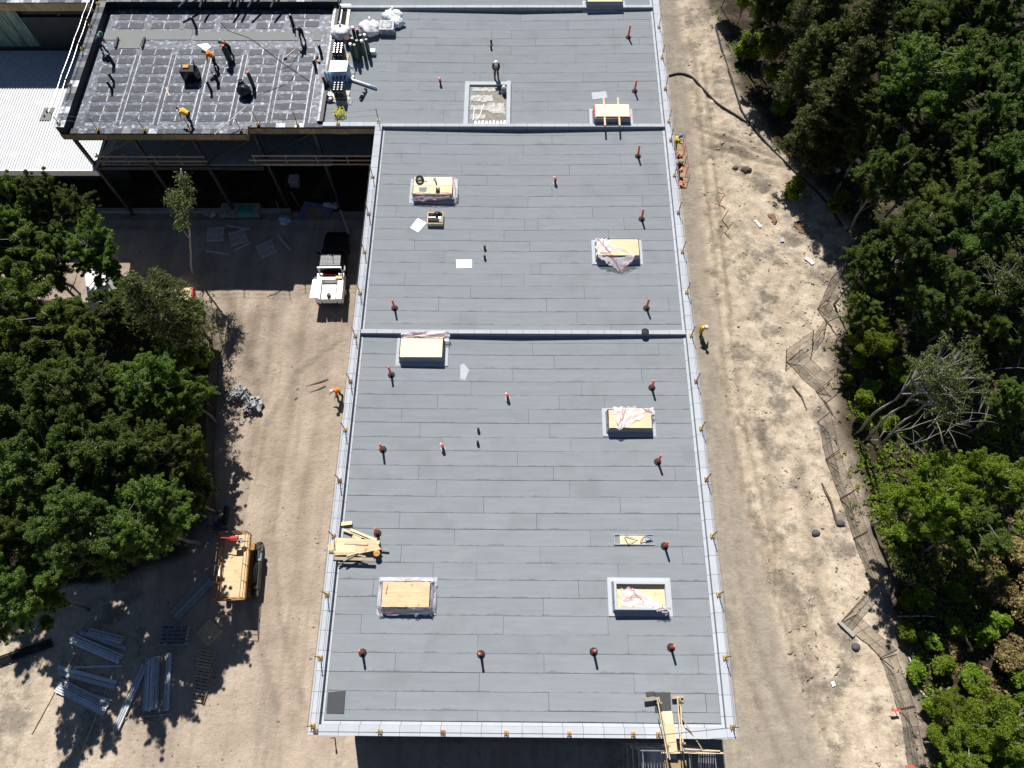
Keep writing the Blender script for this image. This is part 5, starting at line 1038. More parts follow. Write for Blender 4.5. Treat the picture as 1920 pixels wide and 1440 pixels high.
# ------------------------------------------------------------------ gear on the wing deck
WR = [(213, 121, .95, .13, 'thick black roll standing left below the finish sheet'), (213, 153, .75, .1, 'upper of two thin rolls at the far left of the deck'), (210, 168, .75, .1, 'lower of two thin rolls at the far left of the deck'), (396, 170, .85, .1, 'thin black roll standing right of the black shelter box'), (602, 100, .75, .11, 'black roll standing by the divider curb'), (368, 52, .95, .11, 'tall black roll near the north parapet'), (550, 48, .95, .13, 'black roll beside the bending person in black'), (592, 127, .7, .11, 'short roll standing low by the divider curb'), (409, 155, .8, .13, 'black roll standing below the person in orange')]
for x, y, h, r, lab in WR: roll(WP(x, y, DZ + .022), h, r, lab, None, 'grey_tool', bands=0)
for (x, y, lab) in ((219, 84, 'left short tube beside the pale finish sheet'), (269, 84, 'right short tube beside the pale finish sheet')):
    a = WP(x - 2, y + 7, DZ + .022); b_ = WP(x + 3, y - 12, DZ + .022); q = MB(); q.tube([a - a + Vector((0, 0, .08)), b_ - a + Vector((0, 0, .08))], .08, 8); o = q.build('short_tube', 'roll_black'); o.location = a; tag(o, lab, 'tube')
cyl_gas(WP(432, 117, DZ + .022), 'tall dark green gas cylinder beside the person in dark clothes', None, 'red', 1.45, .2); cyl_gas(WP(476, 163, DZ + .022), 'gas cylinder with red valve beside the black bag', None, 'red', 1.3, .14)
p = WP(361, 148, DZ + .022); t = thing('shelter_box', 'black open sided box with a wooden lid on the deck', 'box', p); q = MB(); q.prism([(-.55, -.3), (.5, -.3), (.6, .35), (-.5, .35)], 0, .95); q.build('box', 'black_paint', t); q = MB(); q.add([(-.55, -.3, .952), (.5, -.3, .952), (.55, .4, 1.45), (.5, .42, .952)], [(0, 1, 3), (1, 2, 3)]); q.build('flap', 'black_paint', t); q = MB(); q.bx(-.32, .1, .0, .3, .953, 1.05); q.build('lid', 'orange_wood', t)
p = WP(461, 178, DZ + .022); t = thing('bag', 'shiny black bag with hose lying near the middle of the deck', 'bag', p); q = MB(); q.ball((0, 0, .4), (.5, .42, .45), 14, 8, .13, 3); q.ball((-.2, .45, .45), (.28, .3, .4), 12, 7, .13, 5); q.build('sack', 'black_bag', t, True); q = MB(); q.tube([(-.35 + math.cos(a) * .24, .75 + math.sin(a) * .2, .55) for a in [i * .45 for i in range(15)]], .025, 5); q.build('hose', 'rubber', t)
flat('paper_sheet', [(369, 84), (389, 81), (396, 88), (386, 96)], 'white sheet beside the person in the orange vest', 'sheet', 'paper', .01, lambda x, y: WP(x, y, DZ + .024))
def hose(pts, r, lab, mt, surf, name='hose', cat='hose', z=0):
    P = [surf(x, y) + Vector((0, 0, r)) for x, y in pts]; S_ = []
    for i in range(len(P) - 1):
        p0, p1, p2, p3 = P[max(i - 1, 0)], P[i], P[i + 1], P[min(i + 2, len(P) - 1)]
        for k in range(5):
            s = k / 5; S_.append(.5 * ((2 * p1) + (p2 - p0) * s + (2 * p0 - 5 * p1 + 4 * p2 - p3) * s * s + (3 * p1 - p0 - 3 * p2 + p3) * s ** 3))
    S_.append(P[-1]); q = MB(); c = S_[0].copy(); q.tube([v - c for v in S_], r, 6); o = q.build(name, mt, None, True); o.location = c; return tag(o, lab, cat)
dk = lambda x, y: WP(x, y, DZ + .024)
hose([(414, 42), (430, 58), (470, 73), (500, 95), (540, 125), (580, 152)], .018, 'thin black hose running diagonally down the deck', 'rubber', dk)
hose([(556, 135), (540, 155), (500, 172), (480, 178), (470, 172)], .014, 'thin cable curving from the divider to the black bag', 'rubber', dk)
hose([(560, 100), (545, 122), (525, 130), (522, 124)], .012, 'short curled cable near the broom on the deck', 'rubber', dk)
for (a, b_, lab, wd) in (((534, 109), (554, 92), 'pale broom stick lying near the divider', .05), ((311, 164), (318, 180), 'short pale stick lying in the middle of the deck', .07)):
    plank(dk(*a), dk(*b_), wd, .03, lab, grp=None)
q = MB(); q.bx(-.14, .14, -.05, .05, 0, .08); o = q.build('broom_head', 'maroon_cloth'); o.location = dk(535, 110); o.rotation_euler = (0, 0, .6); tag(o, 'brown broom head at the end of the pale stick', 'broom')
# torch with its spare parts near the divider
p = dk(590, 117); t = thing('burner_torch', 'black torch burner with tan cup by the divider', 'torch', p, 1.1); q = MB(); q.tube([(-.5, 0, .1), (.3, 0, .12)], .03, 6); q.tube([(.3, 0, .12), (.5, 0, .12)], [.06, .1], 10); q.build('burner', 'rubber', t); q = MB(); q.lathe((.2, -.25, 0), [(.1, 0), (.12, .12)], 10); q.build('cup', 'tan_cloth', t)
# clutter beyond the north parapet
for i, (x0, x1) in enumerate(((335, 365), (375, 382), (445, 452), (465, 482), (430, 440), (508, 520))):
    a = PX(x0, 14, 10.3); b_ = PX(x1, -14, 10.6); q = MB(); q.tube([Vector((0, 0, 0)), b_ - a], .1, 8); o = q.build('black_pipe', 'roll_black'); o.location = a; tag(o, f'black pipe leaning over the wing north parapet, {ORD[i]} from left', 'pipe', 'pipes leaning on the north parapet')
# wing guard posts and wires
wp_ = [PX(x, y, 9.73) for x, y in ((150, 237), (207, 236), (289, 237), (370, 237))]
for i, p in enumerate([Vector((WX0 + .35, WY0 + .3, 10.21)), Vector((-29.9, WY0 + .2, 9.73)), Vector((-26.6, WY0 + .2, 9.73)), Vector((-23.3, WY0 + .2, 9.73)), Vector((-19.75, WY0 + .2, 9.73)), Vector((-18.6, WYR + .18, 9.73)), Vector((-15.8, WYR + .18, 9.73)), Vector((-12.9, WYR + .18, 9.75)), Vector((XL + .2, WYR + .3, 9.91))]):
    wp_.append(p); gpost(p, f'guard post on the wing south edge, {ORD[i]} from the left corner', i + 1)
wires(wp_[4:], 'guard wire along the wing south edge', 'wire')
ww = [Vector((WX0 + .2, y, 10.21)) for y in (WY0 + .35, 40.6, 44.2, 46.6, 49.0)]
for i, p in enumerate(ww[1:]): gpost(p, f'guard post on the wing west parapet, {ORD[i]} from the south corner', i + 2)
wires(ww, 'bright guard wire along the wing west parapet', 'bright_wire', r=.02)
p = PX(88, 214, FZ + .06); t = thing('steel_plate', 'dark grey plate lying on the white metal deck', 'plate', p); q = MB(); q.prism([(-.42, -.65), (.42, -.65), (.48, .65), (-.36, .65)], 0, .03); q.build('plate', 'sheathing', t); q = MB(); q.ball((0, .2, .08), .1, 8, 5); q.ball((-.1, -.25, .07), .08, 8, 5); q.build('fitting', 'rubber', t)
a = Vector((-19.6, WY0 - .05, 10.3)); plank(PX(403, 252, 9.9), PX(462, 200, 10.6), .05, .05, 'pale pole leaning over the wing south edge', 'roll_core', grp=None)

# ------------------------------------------------------------------ service pickup
def wheel(par, x, y, r=.4, wd=.28, spare=None):
    q = MB(); q.tube([(x - wd / 2, y, r), (x - wd / 2 + .03, y, r), (x + wd / 2 - .03, y, r), (x + wd / 2, y, r)], [r * .9, r, r, r * .9], 18); o = q.build('wheel', 'rubber', par, True)
    q = MB(); s = 1 if x > 0 else -1; q.tube([(x + s * wd / 2, y, r), (x + s * (wd / 2 + .012), y, r)], [r * .58, r * .5], 14); q.build('rim', 'rim', o)
tr = G(617, 520); T = thing('service_pickup', 'black pickup with white service body parked half in shade', 'pickup', (-14.55, 31.0, gz(-14.55, 31)), R_(1.0))
for sx in (-.88, .88):
    for sy in (-1.95, 2.1): wheel(T, sx, sy)
q = MB(); q.bx(-.45, .45, -3.0, 3.0, .42, .6); q.build('chassis', 'machine_dark', T)
# hood and front
def hull(secs, name, mt, par, smooth=False):
    q = MB(); n = len(secs[0]); vs = [v for s in secs for v in s]; fs = [tuple(range(n - 1, -1, -1)), tuple((len(secs) - 1) * n + k for k in range(n))]
    for i in range(len(secs) - 1):
        for k in range(n): fs.append((i * n + k, i * n + (k + 1) % n, (i + 1) * n + (k + 1) % n, (i + 1) * n + k))
    q.add(vs, fs); return q.build(name, mt, par, smooth)
def sec(y, w0, z0, w1, z1, w2=None, z2=None):
    s = [(-w0, y, z0), (w0, y, z0), (w1, y, z1)] + ([(w2, y, z2), (-w2, y, z2)] if w2 else []) + [(-w1, y, z1)]; return s
hull([sec(3.25, .80, .62, .84, .80, .72, 1.05), sec(2.9, .94, .5, .98, .85, .85, 1.17), sec(1.5, .97, .48, 1.0, .9, .90, 1.24)], 'hood', 'black_paint', T)
hull([sec(1.5, .97, .48, 1.0, .9, .96, 1.26), sec(-.55, .97, .48, 1.0, .9, .97, 1.26)], 'cab_body', 'black_paint', T)
hull([[(-.94, 1.35, 1.26), (.94, 1.35, 1.26), (.94, -.5, 1.26), (-.94, -.5, 1.26)], [(-.74, .62, 1.84), (.74, .62, 1.84), (.76, -.38, 1.86), (-.76, -.38, 1.86)]], 'greenhouse', 'glass', T)
q = MB(); q.prism([(-.78, -.44), (.78, -.44), (.76, .62), (-.76, .62)], 1.85, 1.90); ro = q.build('roof', 'roof_paint', T)
for k in range(5): q = MB(); x = -.5 + k * .25; q.bx(x - .035, x + .035, -.36, .5, 1.90, 1.915); q.build('roof_rib', 'roof_paint', ro)
q = MB(); q.bx(-.18, .18, -.445, -.43, 1.83, 1.88); q.build('brake_lamp', 'lens_red', T)
for k in (-.2, 0, .2): q = MB(); q.box((k, .5, 1.925), (.07, .05, .03)); q.build('clearance_lamp', 'lens_white', T)
for s in (-1, 1):
    q = MB(); q.bx(s * 1.0 - .015, s * 1.0 + .015, -.45, 1.3, .6, 1.2); d_ = q.build('door', 'black_paint', T); q = MB(); q.bx(s * 1.02 - .015, s * 1.02 + .015, -.2, -.02, 1.02, 1.06); q.build('handle', 'rim', d_)
    q = MB(); q.box((s * 1.17, 1.12, 1.28), (.22, .1, .2)); q.build('mirror', 'black_paint', T)
    q = MB(); q.box((s * .66, 3.2, .88), (.26, .08, .16)); q.build('headlight', 'lens_white', T)
    q = MB(); q.box((s * .9, -3.19, .75), (.12, .03, .25)); q.build('tail_lamp', 'lens_red', T)
q = MB(); q.bx(-.95, .95, 3.2, 3.34, .45, .66); q.build('bumper', 'machine_dark', T); q = MB(); q.bx(-.42, .42, 3.235, 3.26, .7, 1.0); q.build('grille', 'machine_dark', T)
# headache rack and body
q = MB(); q.bx(-.92, .92, -.72, -.62, 1.92, 2.02); q.bx(-.92, -.84, -.72, -.62, .8, 1.92); q.bx(.84, .92, -.72, -.62, .8, 1.92); q.build('rack', 'white_paint', T)
q = MB(); q.bx(-1.0, 1.0, -3.15, -.75, .62, .78); q.build('bed_floor', 'machine_dark', T)
q = MB(); q.bx(.62, 1.04, -3.15, -.85, .78, 1.45); q.build('side_box', 'white_paint', T)
q = MB(); q.bx(-1.02, -.62, -3.15, -.85, .78, 1.45); so = q.build('side_box', 'white_paint', T); q = MB(); q.prism([(-1.38, -3.05), (-.72, -3.1), (-.68, -1.45), (-1.30, -1.45)], 1.47, 1.52); q.build('open_lid', 'white_paint', so)
q = MB(); q.bx(-.53, .54, -3.13, -1.85, .80, 1.40); q.build('top_chest', 'white_paint', T); q = MB(); q.bx(-.60, .60, -1.45, -1.28, .8, 1.5); q.bx(-.60, .60, -1.28, -1.24, 1.2, 1.52); q.build('chest_lid', 'white_paint', T)
q = MB(); q.bx(-.55, .45, -1.84, -1.46, .8, .95); q.build('open_bin', 'navy_cloth', T)
q = MB(); q.tube([(-.5, -1.0, 1.05), (-.08, -1.0, 1.05)], .12, 10); q.build('extinguisher', 'red', T, True); q = MB(); q.tube([(0, -1.0, 1.05), (.42, -1.02, 1.05)], .12, 10); q.build('extinguisher', 'brick', T, True); q = MB(); q.tube([(-.5, -.83, 1.2), (.4, -.83, 1.2)], .05, 8); q.build('pipe', 'red', T)
q = MB(); q.bx(.45, .95, -1.42, -1.18, 1.46, 1.58); q.build('carton', 'lumber', T); q = MB(); q.beam((-.95, -1.5, 1.5), (-1.25, -1.2, 1.35), .22, .05); q.build('folded_tarp', 'grey_cloth', T)
q = MB(); q.tube([(.5, -.8, 1.3), (.95, -.95, 1.62), (1.02, -1.4, 1.6)], .03, 6); q.build('hose', 'rubber', T)
q = MB(); q.ball((.12, -2.85, 1.5), (.16, .22, .1), 10, 6, .15, 2); o = q.build('glove_bundle', 'black_bag'); o.location = T.location; tag(o, 'black bundle lying on the white pickup body', 'bundle')

# ------------------------------------------------------------------ rough terrain scissor lift on the left
L0 = G(452, 1075); lz = 1.95
top = PX(437, 1063, lz); T = thing('scissor_lift', 'yellow brown scissor lift with railed plywood platform under the trees', 'scissor lift', (top.x + .12, top.y, gz(top.x, top.y)), R_(3.5)); hx, hy = .86, 2.05
q = MB(); q.bx(-hx, hx, -hy, hy, lz - .10, lz); q.build('platform', 'weathered_ply', T)
q = MB(); q.bx(hx - .06, hx + .02, -hy, hy, lz + .0, lz + .16); q.bx(-hx - .02, -hx + .06, -hy, hy, lz, lz + .16); q.bx(-hx, hx, -hy - .04, -hy + .04, lz, lz + .16); q.build('toe_board', 'rust_orange', T)
q = MB()
for sx in (-hx, hx):
    for y in np.linspace(-hy, hy, 5): q.tube([(sx, y, lz), (sx, y, lz + 1.08)], .022, 6)
    for h in (.55, 1.06): q.tube([(sx, -hy, lz + h), (sx, hy, lz + h)], .022, 6)
for sy in (-hy, hy):
    for h in (.55, 1.06): q.tube([(-hx, sy, lz + h), (hx, sy, lz + h)], .022, 6)
    q.tube([(0, sy, lz), (0, sy, lz + 1.06)], .022, 6)
q.build('railing', 'rail_brown', T)
q = MB(); q.bx(-.75, .75, -1.7, 1.7, .55, .85); q.build('chassis', 'rust_orange', T)
for k in range(3):
    for s in (-1, 1): q = MB(); z0 = .9 + .3 * k; q.beam((s * .5, -1.5, z0 if s > 0 else z0 + .28), (s * .5, 1.5, z0 + .28 if s > 0 else z0), .08, .05); q.build('scissor_arm', 'rust_orange', T)
q = MB(); q.bx(.78, 1.25, -1.3, 1.2, .45, 1.0); q.build('engine_cover', 'machine_dark', T); q = MB(); q.tube([(1.0, -.9, 1.12), (1.0, .3, 1.12)], .16, 12); q.build('tank', 'machine_dark', T, True); q = MB(); q.tube([(1.15, .7, 1.0), (1.15, 1.1, 1.0)], .12, 10); q.tube([(1.0, 1.25, .95), (1.25, 1.45, .95)], .1, 10); q.build('exhaust', 'steel', T)
q = MB(); q.bx(1.1, 1.32, .5, 1.0, .9, 1.05); q.build('air_filter', 'grey_tool', T)
for sx in (-.95, .95):
    for sy in (-1.45, 1.45): wheel(T, sx, sy, .42, .3)
q = MB(); q.tube([(-.8, 1.72, lz + 1.08), (-.2, 1.62, lz + 1.12), (.35, 1.6, lz + 1.08)], .035, 6); q.build('control_bar', 'red', T); q = MB(); q.bx(-.1, .35, 1.5, 1.75, lz + .85, lz + 1.05); q.build('control_box', 'red', T); q = MB(); q.lathe((.4, 1.55, lz + .5), [(.16, 0), (.16, .1)], 12); q.build('reel', 'grey_tool', T)
q = MB(); q.bx(-1.05, -.9, -.5, 1.4, lz - .1, lz - .04); q.build('side_tray', 'white_paint', T)
# stacked steel frames behind the lift
T2 = thing('trailer_frame', 'dark blue frame standing behind the scissor lift', 'frame', G(412, 992)); q = MB(); q.bx(-.5, .5, -.08, .08, 0, .9); q.build('panel', 'navy_cloth', T2); q = MB(); q.bx(.25, .45, .3, 1.5, 0, .5); q.build('beam', 'machine_dark', T2); q = MB(); q.ball((-.3, .6, .3), (.35, .3, .3), 10, 6, .2, 4); q.build('tarp', 'grey_cloth', T2)

# ------------------------------------------------------------------ concrete blocks
def block_mesh():
    q = MB(); l, w_, h, t = .39, .19, .19, .03
    for (x0, x1, y0, y1) in ((-l / 2, l / 2, -w_ / 2, -w_ / 2 + t), (-l / 2, l / 2, w_ / 2 - t, w_ / 2), (-l / 2, -l / 2 + t, -w_ / 2 + t, w_ / 2 - t), (l / 2 - t, l / 2, -w_ / 2 + t, w_ / 2 - t), (-t / 2, t / 2, -w_ / 2 + t, w_ / 2 - t)): q.bx(x0, x1, y0, y1, 0, h)
    return q.mesh('concrete_block', 'block')
bmesh_ = block_mesh(); rg = random.Random(21)
# chair-like plastic frames? the heap reads as hollow blocks tipped together
for hx_, hy_, n_, nm in ((446, 742, 26, 'upper'), (476, 764, 26, 'lower')):
    c = G(hx_, hy_)
    for k in range(n_):
        lay_ = 0 if k < 11 else (1 if k < 20 else 2); a = rg.uniform(0, 6.28); rr = rg.uniform(0, (.85, .6, .35)[lay_])
        o = link('concrete_block', bmesh_, None, (c.x + rr * math.cos(a) * 1.05, c.y + rr * math.sin(a) * .9, gz(c.x, c.y) + .03 + lay_ * .21), 0)
        o.rotation_euler = (rg.choice([0, 0, 1.57, .5]), rg.uniform(-.4, .4), .65 + rg.choice([0, 1.57]) + rg.uniform(-.35, .35))
        if abs(o.rotation_euler[0] - 1.57) < .01: o.location.z += .1
        o.scale = (1.25, 1.25, 1.25); tag(o, f'hollow grey block in the {nm} half of the jumbled heap by the drive', 'block', f'{nm} block heap')
c = G(333, 1192); rg = random.Random(4)
for lay_ in range(3):
    for i in range(4):
        for j in range(5):
            if lay_ == 2 and (i, j) in ((0, 1), (1, 0)): continue
            o = link('concrete_block', bmesh_, None, (c.x - .63 + i * .42 + rg.uniform(-.01, .01), c.y - .48 + j * .24, c.z + .02 + lay_ * .195), R_(3) + rg.uniform(-.02, .02)); tag(o, 'hollow block in the neat stack in the lower left yard', 'block', 'neat block stack')

# ------------------------------------------------------------------ steel and timber in the lower left yard
def stud_stack(a, b_, n, wd, lab, rows=2, mt='galv', sp=None, jit=.02, tilt=0):
    A = G(*a); B_ = G(*b_); d_ = B_ - A; Ln = d_.length; t = thing('steel_stud_bundle', lab, 'steel studs', ((A.x + B_.x) / 2, (A.y + B_.y) / 2, max(A.z, B_.z, gz((A.x + B_.x) / 2, (A.y + B_.y) / 2)) + .10), math.atan2(d_.y, d_.x), 'steel stud bundles'); rg_ = random.Random(int(a[0])); sp = sp or wd * 1.12
    for r in range(rows):
        for k in range(n):
            y = (k - (n - 1) / 2) * sp + rg_.uniform(-jit, jit); z = r * .07; l = Ln / 2 * (1 - rg_.uniform(0, .05)); sh = rg_.uniform(-.06, .06); q = MB()
            q.box((sh, y, z + .006), (2 * l, wd, .008)); q.box((sh, y - wd / 2 + .004, z + .03), (2 * l, .008, .055)); q.box((sh, y + wd / 2 - .004, z + .03), (2 * l, .008, .055)); q.build('stud', mt, t)
    for x in (-Ln * .3, Ln * .3):
        q = MB(); q.box((x, 0, -.05), (.09, n * sp + .25, .09)); q.build('bearer', 'old_lumber', t)
    return t
stud_stack((166, 1184), (233, 1201), 3, .14, 'short bright steel bundle at the top of the yard stacks', 1)
stud_stack((135, 1196), (230, 1237), 4, .13, 'shiny steel stud bundle, second from the top', 2)
stud_stack((148, 1184), (238, 1216), 3, .08, 'thin steel channels lying between the two upper bundles', 1)
stud_stack((108, 1255), (220, 1285), 2, .25, 'wide punched steel track lying in the middle', 1)
stud_stack((140, 1252), (231, 1249), 1, .12, 'single blue grey stud lying across the yard battens', 1)
stud_stack((112, 1284), (203, 1330), 6, .12, 'shiny corrugated steel bundle, lowest on the left', 2)
stud_stack((101, 1279), (210, 1313), 1, .12, 'long single stud above the lowest left bundle', 1)
stud_stack((289, 1232), (284, 1332), 5, .16, 'upright blue grey stud bundle in the centre of the yard', 3)
stud_stack((320, 1222), (314, 1334), 3, .10, 'narrow stud bundle right of the central bundle', 2)
stud_stack((274, 1246), (218, 1370), 3, .13, 'slanting stud bundle left of the central bundle', 2)
stud_stack((396, 1085), (326, 1158), 5, .09, 'long thin tubes slanting beside the scissor lift', 1, sp=.16)
stud_stack((100, 1205), (0, 1240), 6, .08, 'dark pipe pile at the left picture edge', 2, 'machine_dark')
for (a, b_, lab) in (((178, 1165), (145, 1240), 'thin batten under the upper steel bundles'), ((140, 1230), (60, 1375), 'long brown batten running down the yard'), ((215, 1258), (150, 1420), 'long batten under the lowest bundles'), ((265, 1345), (330, 1338), 'cross batten under the central bundle'), ((262, 1347), (294, 1358), 'short batten below the central bundle')):
    A = G(*a); B_ = G(*b_); A.z = B_.z = max(A.z, B_.z) + .02; plank(A, B_, .1, .06, lab, 'old_lumber', grp='battens in the yard')
def pallet(p, rz, lab, n=7, l=1.2, w_=1.0, mt='pallet_wood', grp=None):
    t = thing('pallet', lab, 'pallet', p, rz, grp); sp = l / n
    for k in range(n): q = MB(); x = -l / 2 + sp * (k + .5); q.bx(x - sp * .33, x + sp * .33, -w_ / 2, w_ / 2, .1, .122); q.build('slat', mt, t)
    for k in (-1, 0, 1): q = MB(); y = k * (w_ / 2 - .05); q.bx(-l / 2, l / 2, y - .045, y + .045, .0, .1); q.build('bearer', mt, t)
    return t
p = G(393, 1186); p.z += .02; t = pallet(p, R_(50), 'square yellowish slatted pallet right of the block stack', 11, 1.2, 1.2, 'lumber')
for i, (x, y) in enumerate(((386, 1236), (381, 1266), (376, 1298))): p = G(x, y); p.z += .02; pallet(p, R_(80), ('topmost', 'middle', 'lowest')[i] + ' of three open pallets in a row right of the steel', 6, 1.15, .95)

# ------------------------------------------------------------------ courtyard in the wing's shade
p = G(455, 402); T = thing('tarped_pile', 'stack under a green tarp at the back of the shaded court', 'tarp', p)
q = MB(); q.bx(-1.6, 1.6, -.5, .6, 0, .7); q.build('stack', 'old_lumber', T); V, F_ = sheet([(-1.7, -.65, .72), (1.7, -.65, .72), (1.7, .7, .72), (-1.7, .7, .72)], 14, 8, .03, 4, .4); q = MB(); q.add(V, F_); q.build('tarp', 'tarp_green', T, True); q = MB(); q.bx(-.9, -.1, -.9, .3, .8, .83); q.build('board', 'old_lumber', T)
for i, (x, y, r, lab) in enumerate(((405, 440, 5, 'grey pallet left of the tarped stack in the shade'), (448, 446, 20, 'jumbled pallet in front of the tarped stack'), (500, 468, 30, 'grey pallet lying askew near the pickup'))):
    p = G(x, y); p.z += .02; pallet(p, R_(r), lab, 8, 1.4, 1.3, 'roll_core')
for i, (a, b_, lab) in enumerate((((385, 470), (430, 478), 'pale board lying left in the shaded court'), ((440, 470), (470, 455), 'board lying askew between the shaded pallets'), ((520, 440), (545, 470), 'thin board near the pickup front in the shade'), ((425, 425), (470, 432), 'board leaning on the shaded pallets'), ((640, 400), (655, 440), 'batten lying against the building wall in shade'))):
    A = G(*a); B_ = G(*b_); A.z = B_.z = max(A.z, B_.z) + .02; plank(A, B_, .16, .05, lab, 'roll_core', grp='boards in the shaded court')
for i, (x, y, lab) in enumerate(((540, 415, 'low heap of grey sacks beside the leaning poles'), (625, 385, 'heap of grey sacks near the wall panel'), (400, 400, 'grey sheeted heap left of the green tarp'))):
    p = G(x, y); t = thing('sack_heap', lab, 'sacks', p)
    for k in range(5): q = MB(); crumple(q, (random.uniform(-.5, .5), random.uniform(-.3, .3), .15 + .12 * (k // 3)), (.38, .26, .16), 60 + 5 * i + k, 14, 8); q.build('sack', random.choice(['concrete', 'white_bag', 'foam_blue']), t, True)
p = G(592, 402); T = thing('window_panel', 'large violet wall panel with a window opening on the ground', 'panel', p, R_(-14)); q = MB(); q.bx(-1.3, 1.3, -.9, -.55, .05, .17); q.bx(-1.3, 1.3, .55, .9, .05, .17); q.bx(-1.3, -.75, -.55, .55, .05, .17); q.bx(.75, 1.3, -.55, .55, .05, .17); q.build('panel', 'violet_panel', T); q = MB(); q.bx(-.75, .75, -.55, .55, .07, .09); q.build('board', 'old_plywood', T); q = MB(); q.bx(-1.35, 1.35, -.95, -.9, 0, .2); q.bx(-1.35, 1.35, .9, .95, 0, .2); q.build('timber_edge', 'old_lumber', T)
for i, (a, b_) in enumerate((((517, 378), (535, 414)), ((545, 360), (562, 388)))):
    A = G(*b_); Bp = PX(a[0], a[1], 1.2); q = MB(); q.tube([Vector((0, 0, 0)), Bp - A], .035, 6); o = q.build('survey_pole', 'old_lumber'); o.location = A; tag(o, ('left' if i == 0 else 'right') + ' of two thin poles leaning in the shaded court', 'pole', 'poles in the court')
p = G(555, 345); T = thing('white_crate', 'pale crate standing under the wing in deep shade', 'crate', p); q = MB(); q.bx(-.4, .4, -.4, .4, 0, .7); q.build('box', 'concrete', T); q = MB(); q.bx(-.42, .42, -.42, .42, .702, .74); q.build('lid', 'white_paint', T)
p = G(335, 560); T = thing('timber_bunk', 'stack of tan boards half hidden behind the leaning pine', 'lumber stack', p, .1)
for k in range(3):
    for j in range(4): q = MB(); q.bx(-1.2, 1.2, -.6 + j * .3, -.33 + j * .3, .1 + k * .16, .24 + k * .16); q.build('board', 'lumber', T)
q = MB(); q.bx(-1.0, -.9, -.6, .6, 0, .1); q.bx(.9, 1.0, -.6, .6, 0, .1); q.build('bearer', 'old_lumber', T); q = MB(); q.bx(1.21, 1.26, -.6, .6, .1, .5); q.build('red_tag', 'red', T)
p = G(205, 545); T = thing('van', 'white vehicle glimpsed between the trees on the left', 'van', p, R_(20))
hull([sec(2.4, .8, .5, .9, .8, .8, 1.0), sec(1.4, .95, .45, 1.0, .9, .9, 1.2), sec(.7, .95, .45, 1.0, 1.0, .8, 1.9), sec(-2.3, .95, .45, 1.0, 1.0, .82, 1.95)], 'body', 'white_paint', T)
for sx in (-.9, .9):
    for sy in (-1.5, 1.6): wheel(T, sx, sy, .35, .24)
q = MB(); q.add([(-.75, 1.36, 1.24), (.75, 1.36, 1.24), (.68, .78, 1.86), (-.68, .78, 1.86)], [(0, 1, 2, 3)]); q.build('windscreen', 'glass', T)
for s in (-1, 1): q = MB(); q.box((s * .62, 2.4, .82), (.2, .06, .14)); q.build('headlight', 'lens_white', T)
# two weathered boards on the drive
for i, (a, b_) in enumerate((((556, 731), (616, 711)), ((553, 749), (611, 724)))): A = G(*a); B_ = G(*b_); A.z = B_.z = max(A.z, B_.z) + .01; plank(A, B_, .08, .04, ('upper' if i == 0 else 'lower') + ' of two thin dark boards lying on the drive', 'bark_brown', grp='boards on the drive')
p = G(628, 1383); T = thing('red_stake', 'red topped stake below the lower left roof corner', 'stake', p); q = MB(); q.bx(-.03, .03, -.03, .03, 0, .9); q.build('stake', 'old_lumber', T); q = MB(); q.bx(-.05, .05, -.05, .05, .92, 1.1); q.build('flag', 'stake', T)

# ------------------------------------------------------------------ right side: hose, stakes, litter
hose([(1254, 143), (1275, 139), (1297, 146), (1320, 170), (1345, 195), (1375, 215), (1400, 231)], .085, 'thick black hose winding over the sand at upper right', 'rubber', G)
for i, (x, y) in enumerate(((1347, 384), (1354, 412), (1359, 438))):
    p = G(x, y); T = thing('marker_stake', ('top', 'middle', 'bottom')[i] + ' of three orange stakes standing in the sand', 'stake', p, 0, 'orange stakes in the sand'); q = MB(); q.box((0, 0, .55), (.07, .04, 1.1)); q.build('stake', 'stake', T); q = MB(); q.box((0, 0, 1.16), (.08, .05, .1)); q.build('tip', 'marker_tip', T); T.rotation_euler = (0, R_(14), .5)
def rock(x, y, r, lab, mt='rock', seed=1):
    p = G(x, y); q = MB(); q.ball((0, 0, r * .3), (r, r * .8, r * .55), 10, 7, .18, seed); o = q.build('rock', mt, None, True); o.location = p; tag(o, lab, 'rock')
rock(1530, 1000, .3, 'dark round rock on the sand right of the building', seed=2); rock(1575, 981, .28, 'dark flat rock beside the right fence', seed=3); rock(1604, 1213, .3, 'dark rock between the leaning fence panels', seed=4); rock(1398, 320, .45, 'clod of dark earth in the rutted sand', 'bark_brown', 5); rock(1378, 316, .25, 'small dark clod left of the big earth clod', seed=6); rock(1384, 612, .14, 'pale stone beside the grey soil patch', 'concrete', 7)
def gflat(name, pts, lab, cat, mt, th=.03, lift=.06): return flat(name, pts, lab, cat, mt, th, lambda x, y: G(x, y) + Vector((0, 0, lift)))
gflat('board', [(1507, 486), (1512, 484), (1526, 494), (1522, 498)], 'white board scrap lying on the sand at right', 'board', 'paper', .05)
gflat('board', [(1568, 1166), (1574, 1164), (1602, 1190), (1597, 1195)], 'pale grey plank leaning at the fence corner', 'board', 'concrete', .06, .1)
gflat('paper_sheet', [(1476, 252), (1487, 249), (1491, 260), (1481, 265)], 'white sheet on the forest edge at upper right', 'sheet', 'paper', .02, .15)
gflat('paper_sheet', [(1562, 316), (1571, 314), (1575, 323), (1567, 328)], 'pale sheet among the trees below the upper white sheet', 'sheet', 'paper', .02, .15)
gflat('paper_sheet', [(1557, 1279), (1563, 1277), (1566, 1285), (1560, 1288)], 'small white scrap on the sand near the bottom right', 'sheet', 'paper', .02)
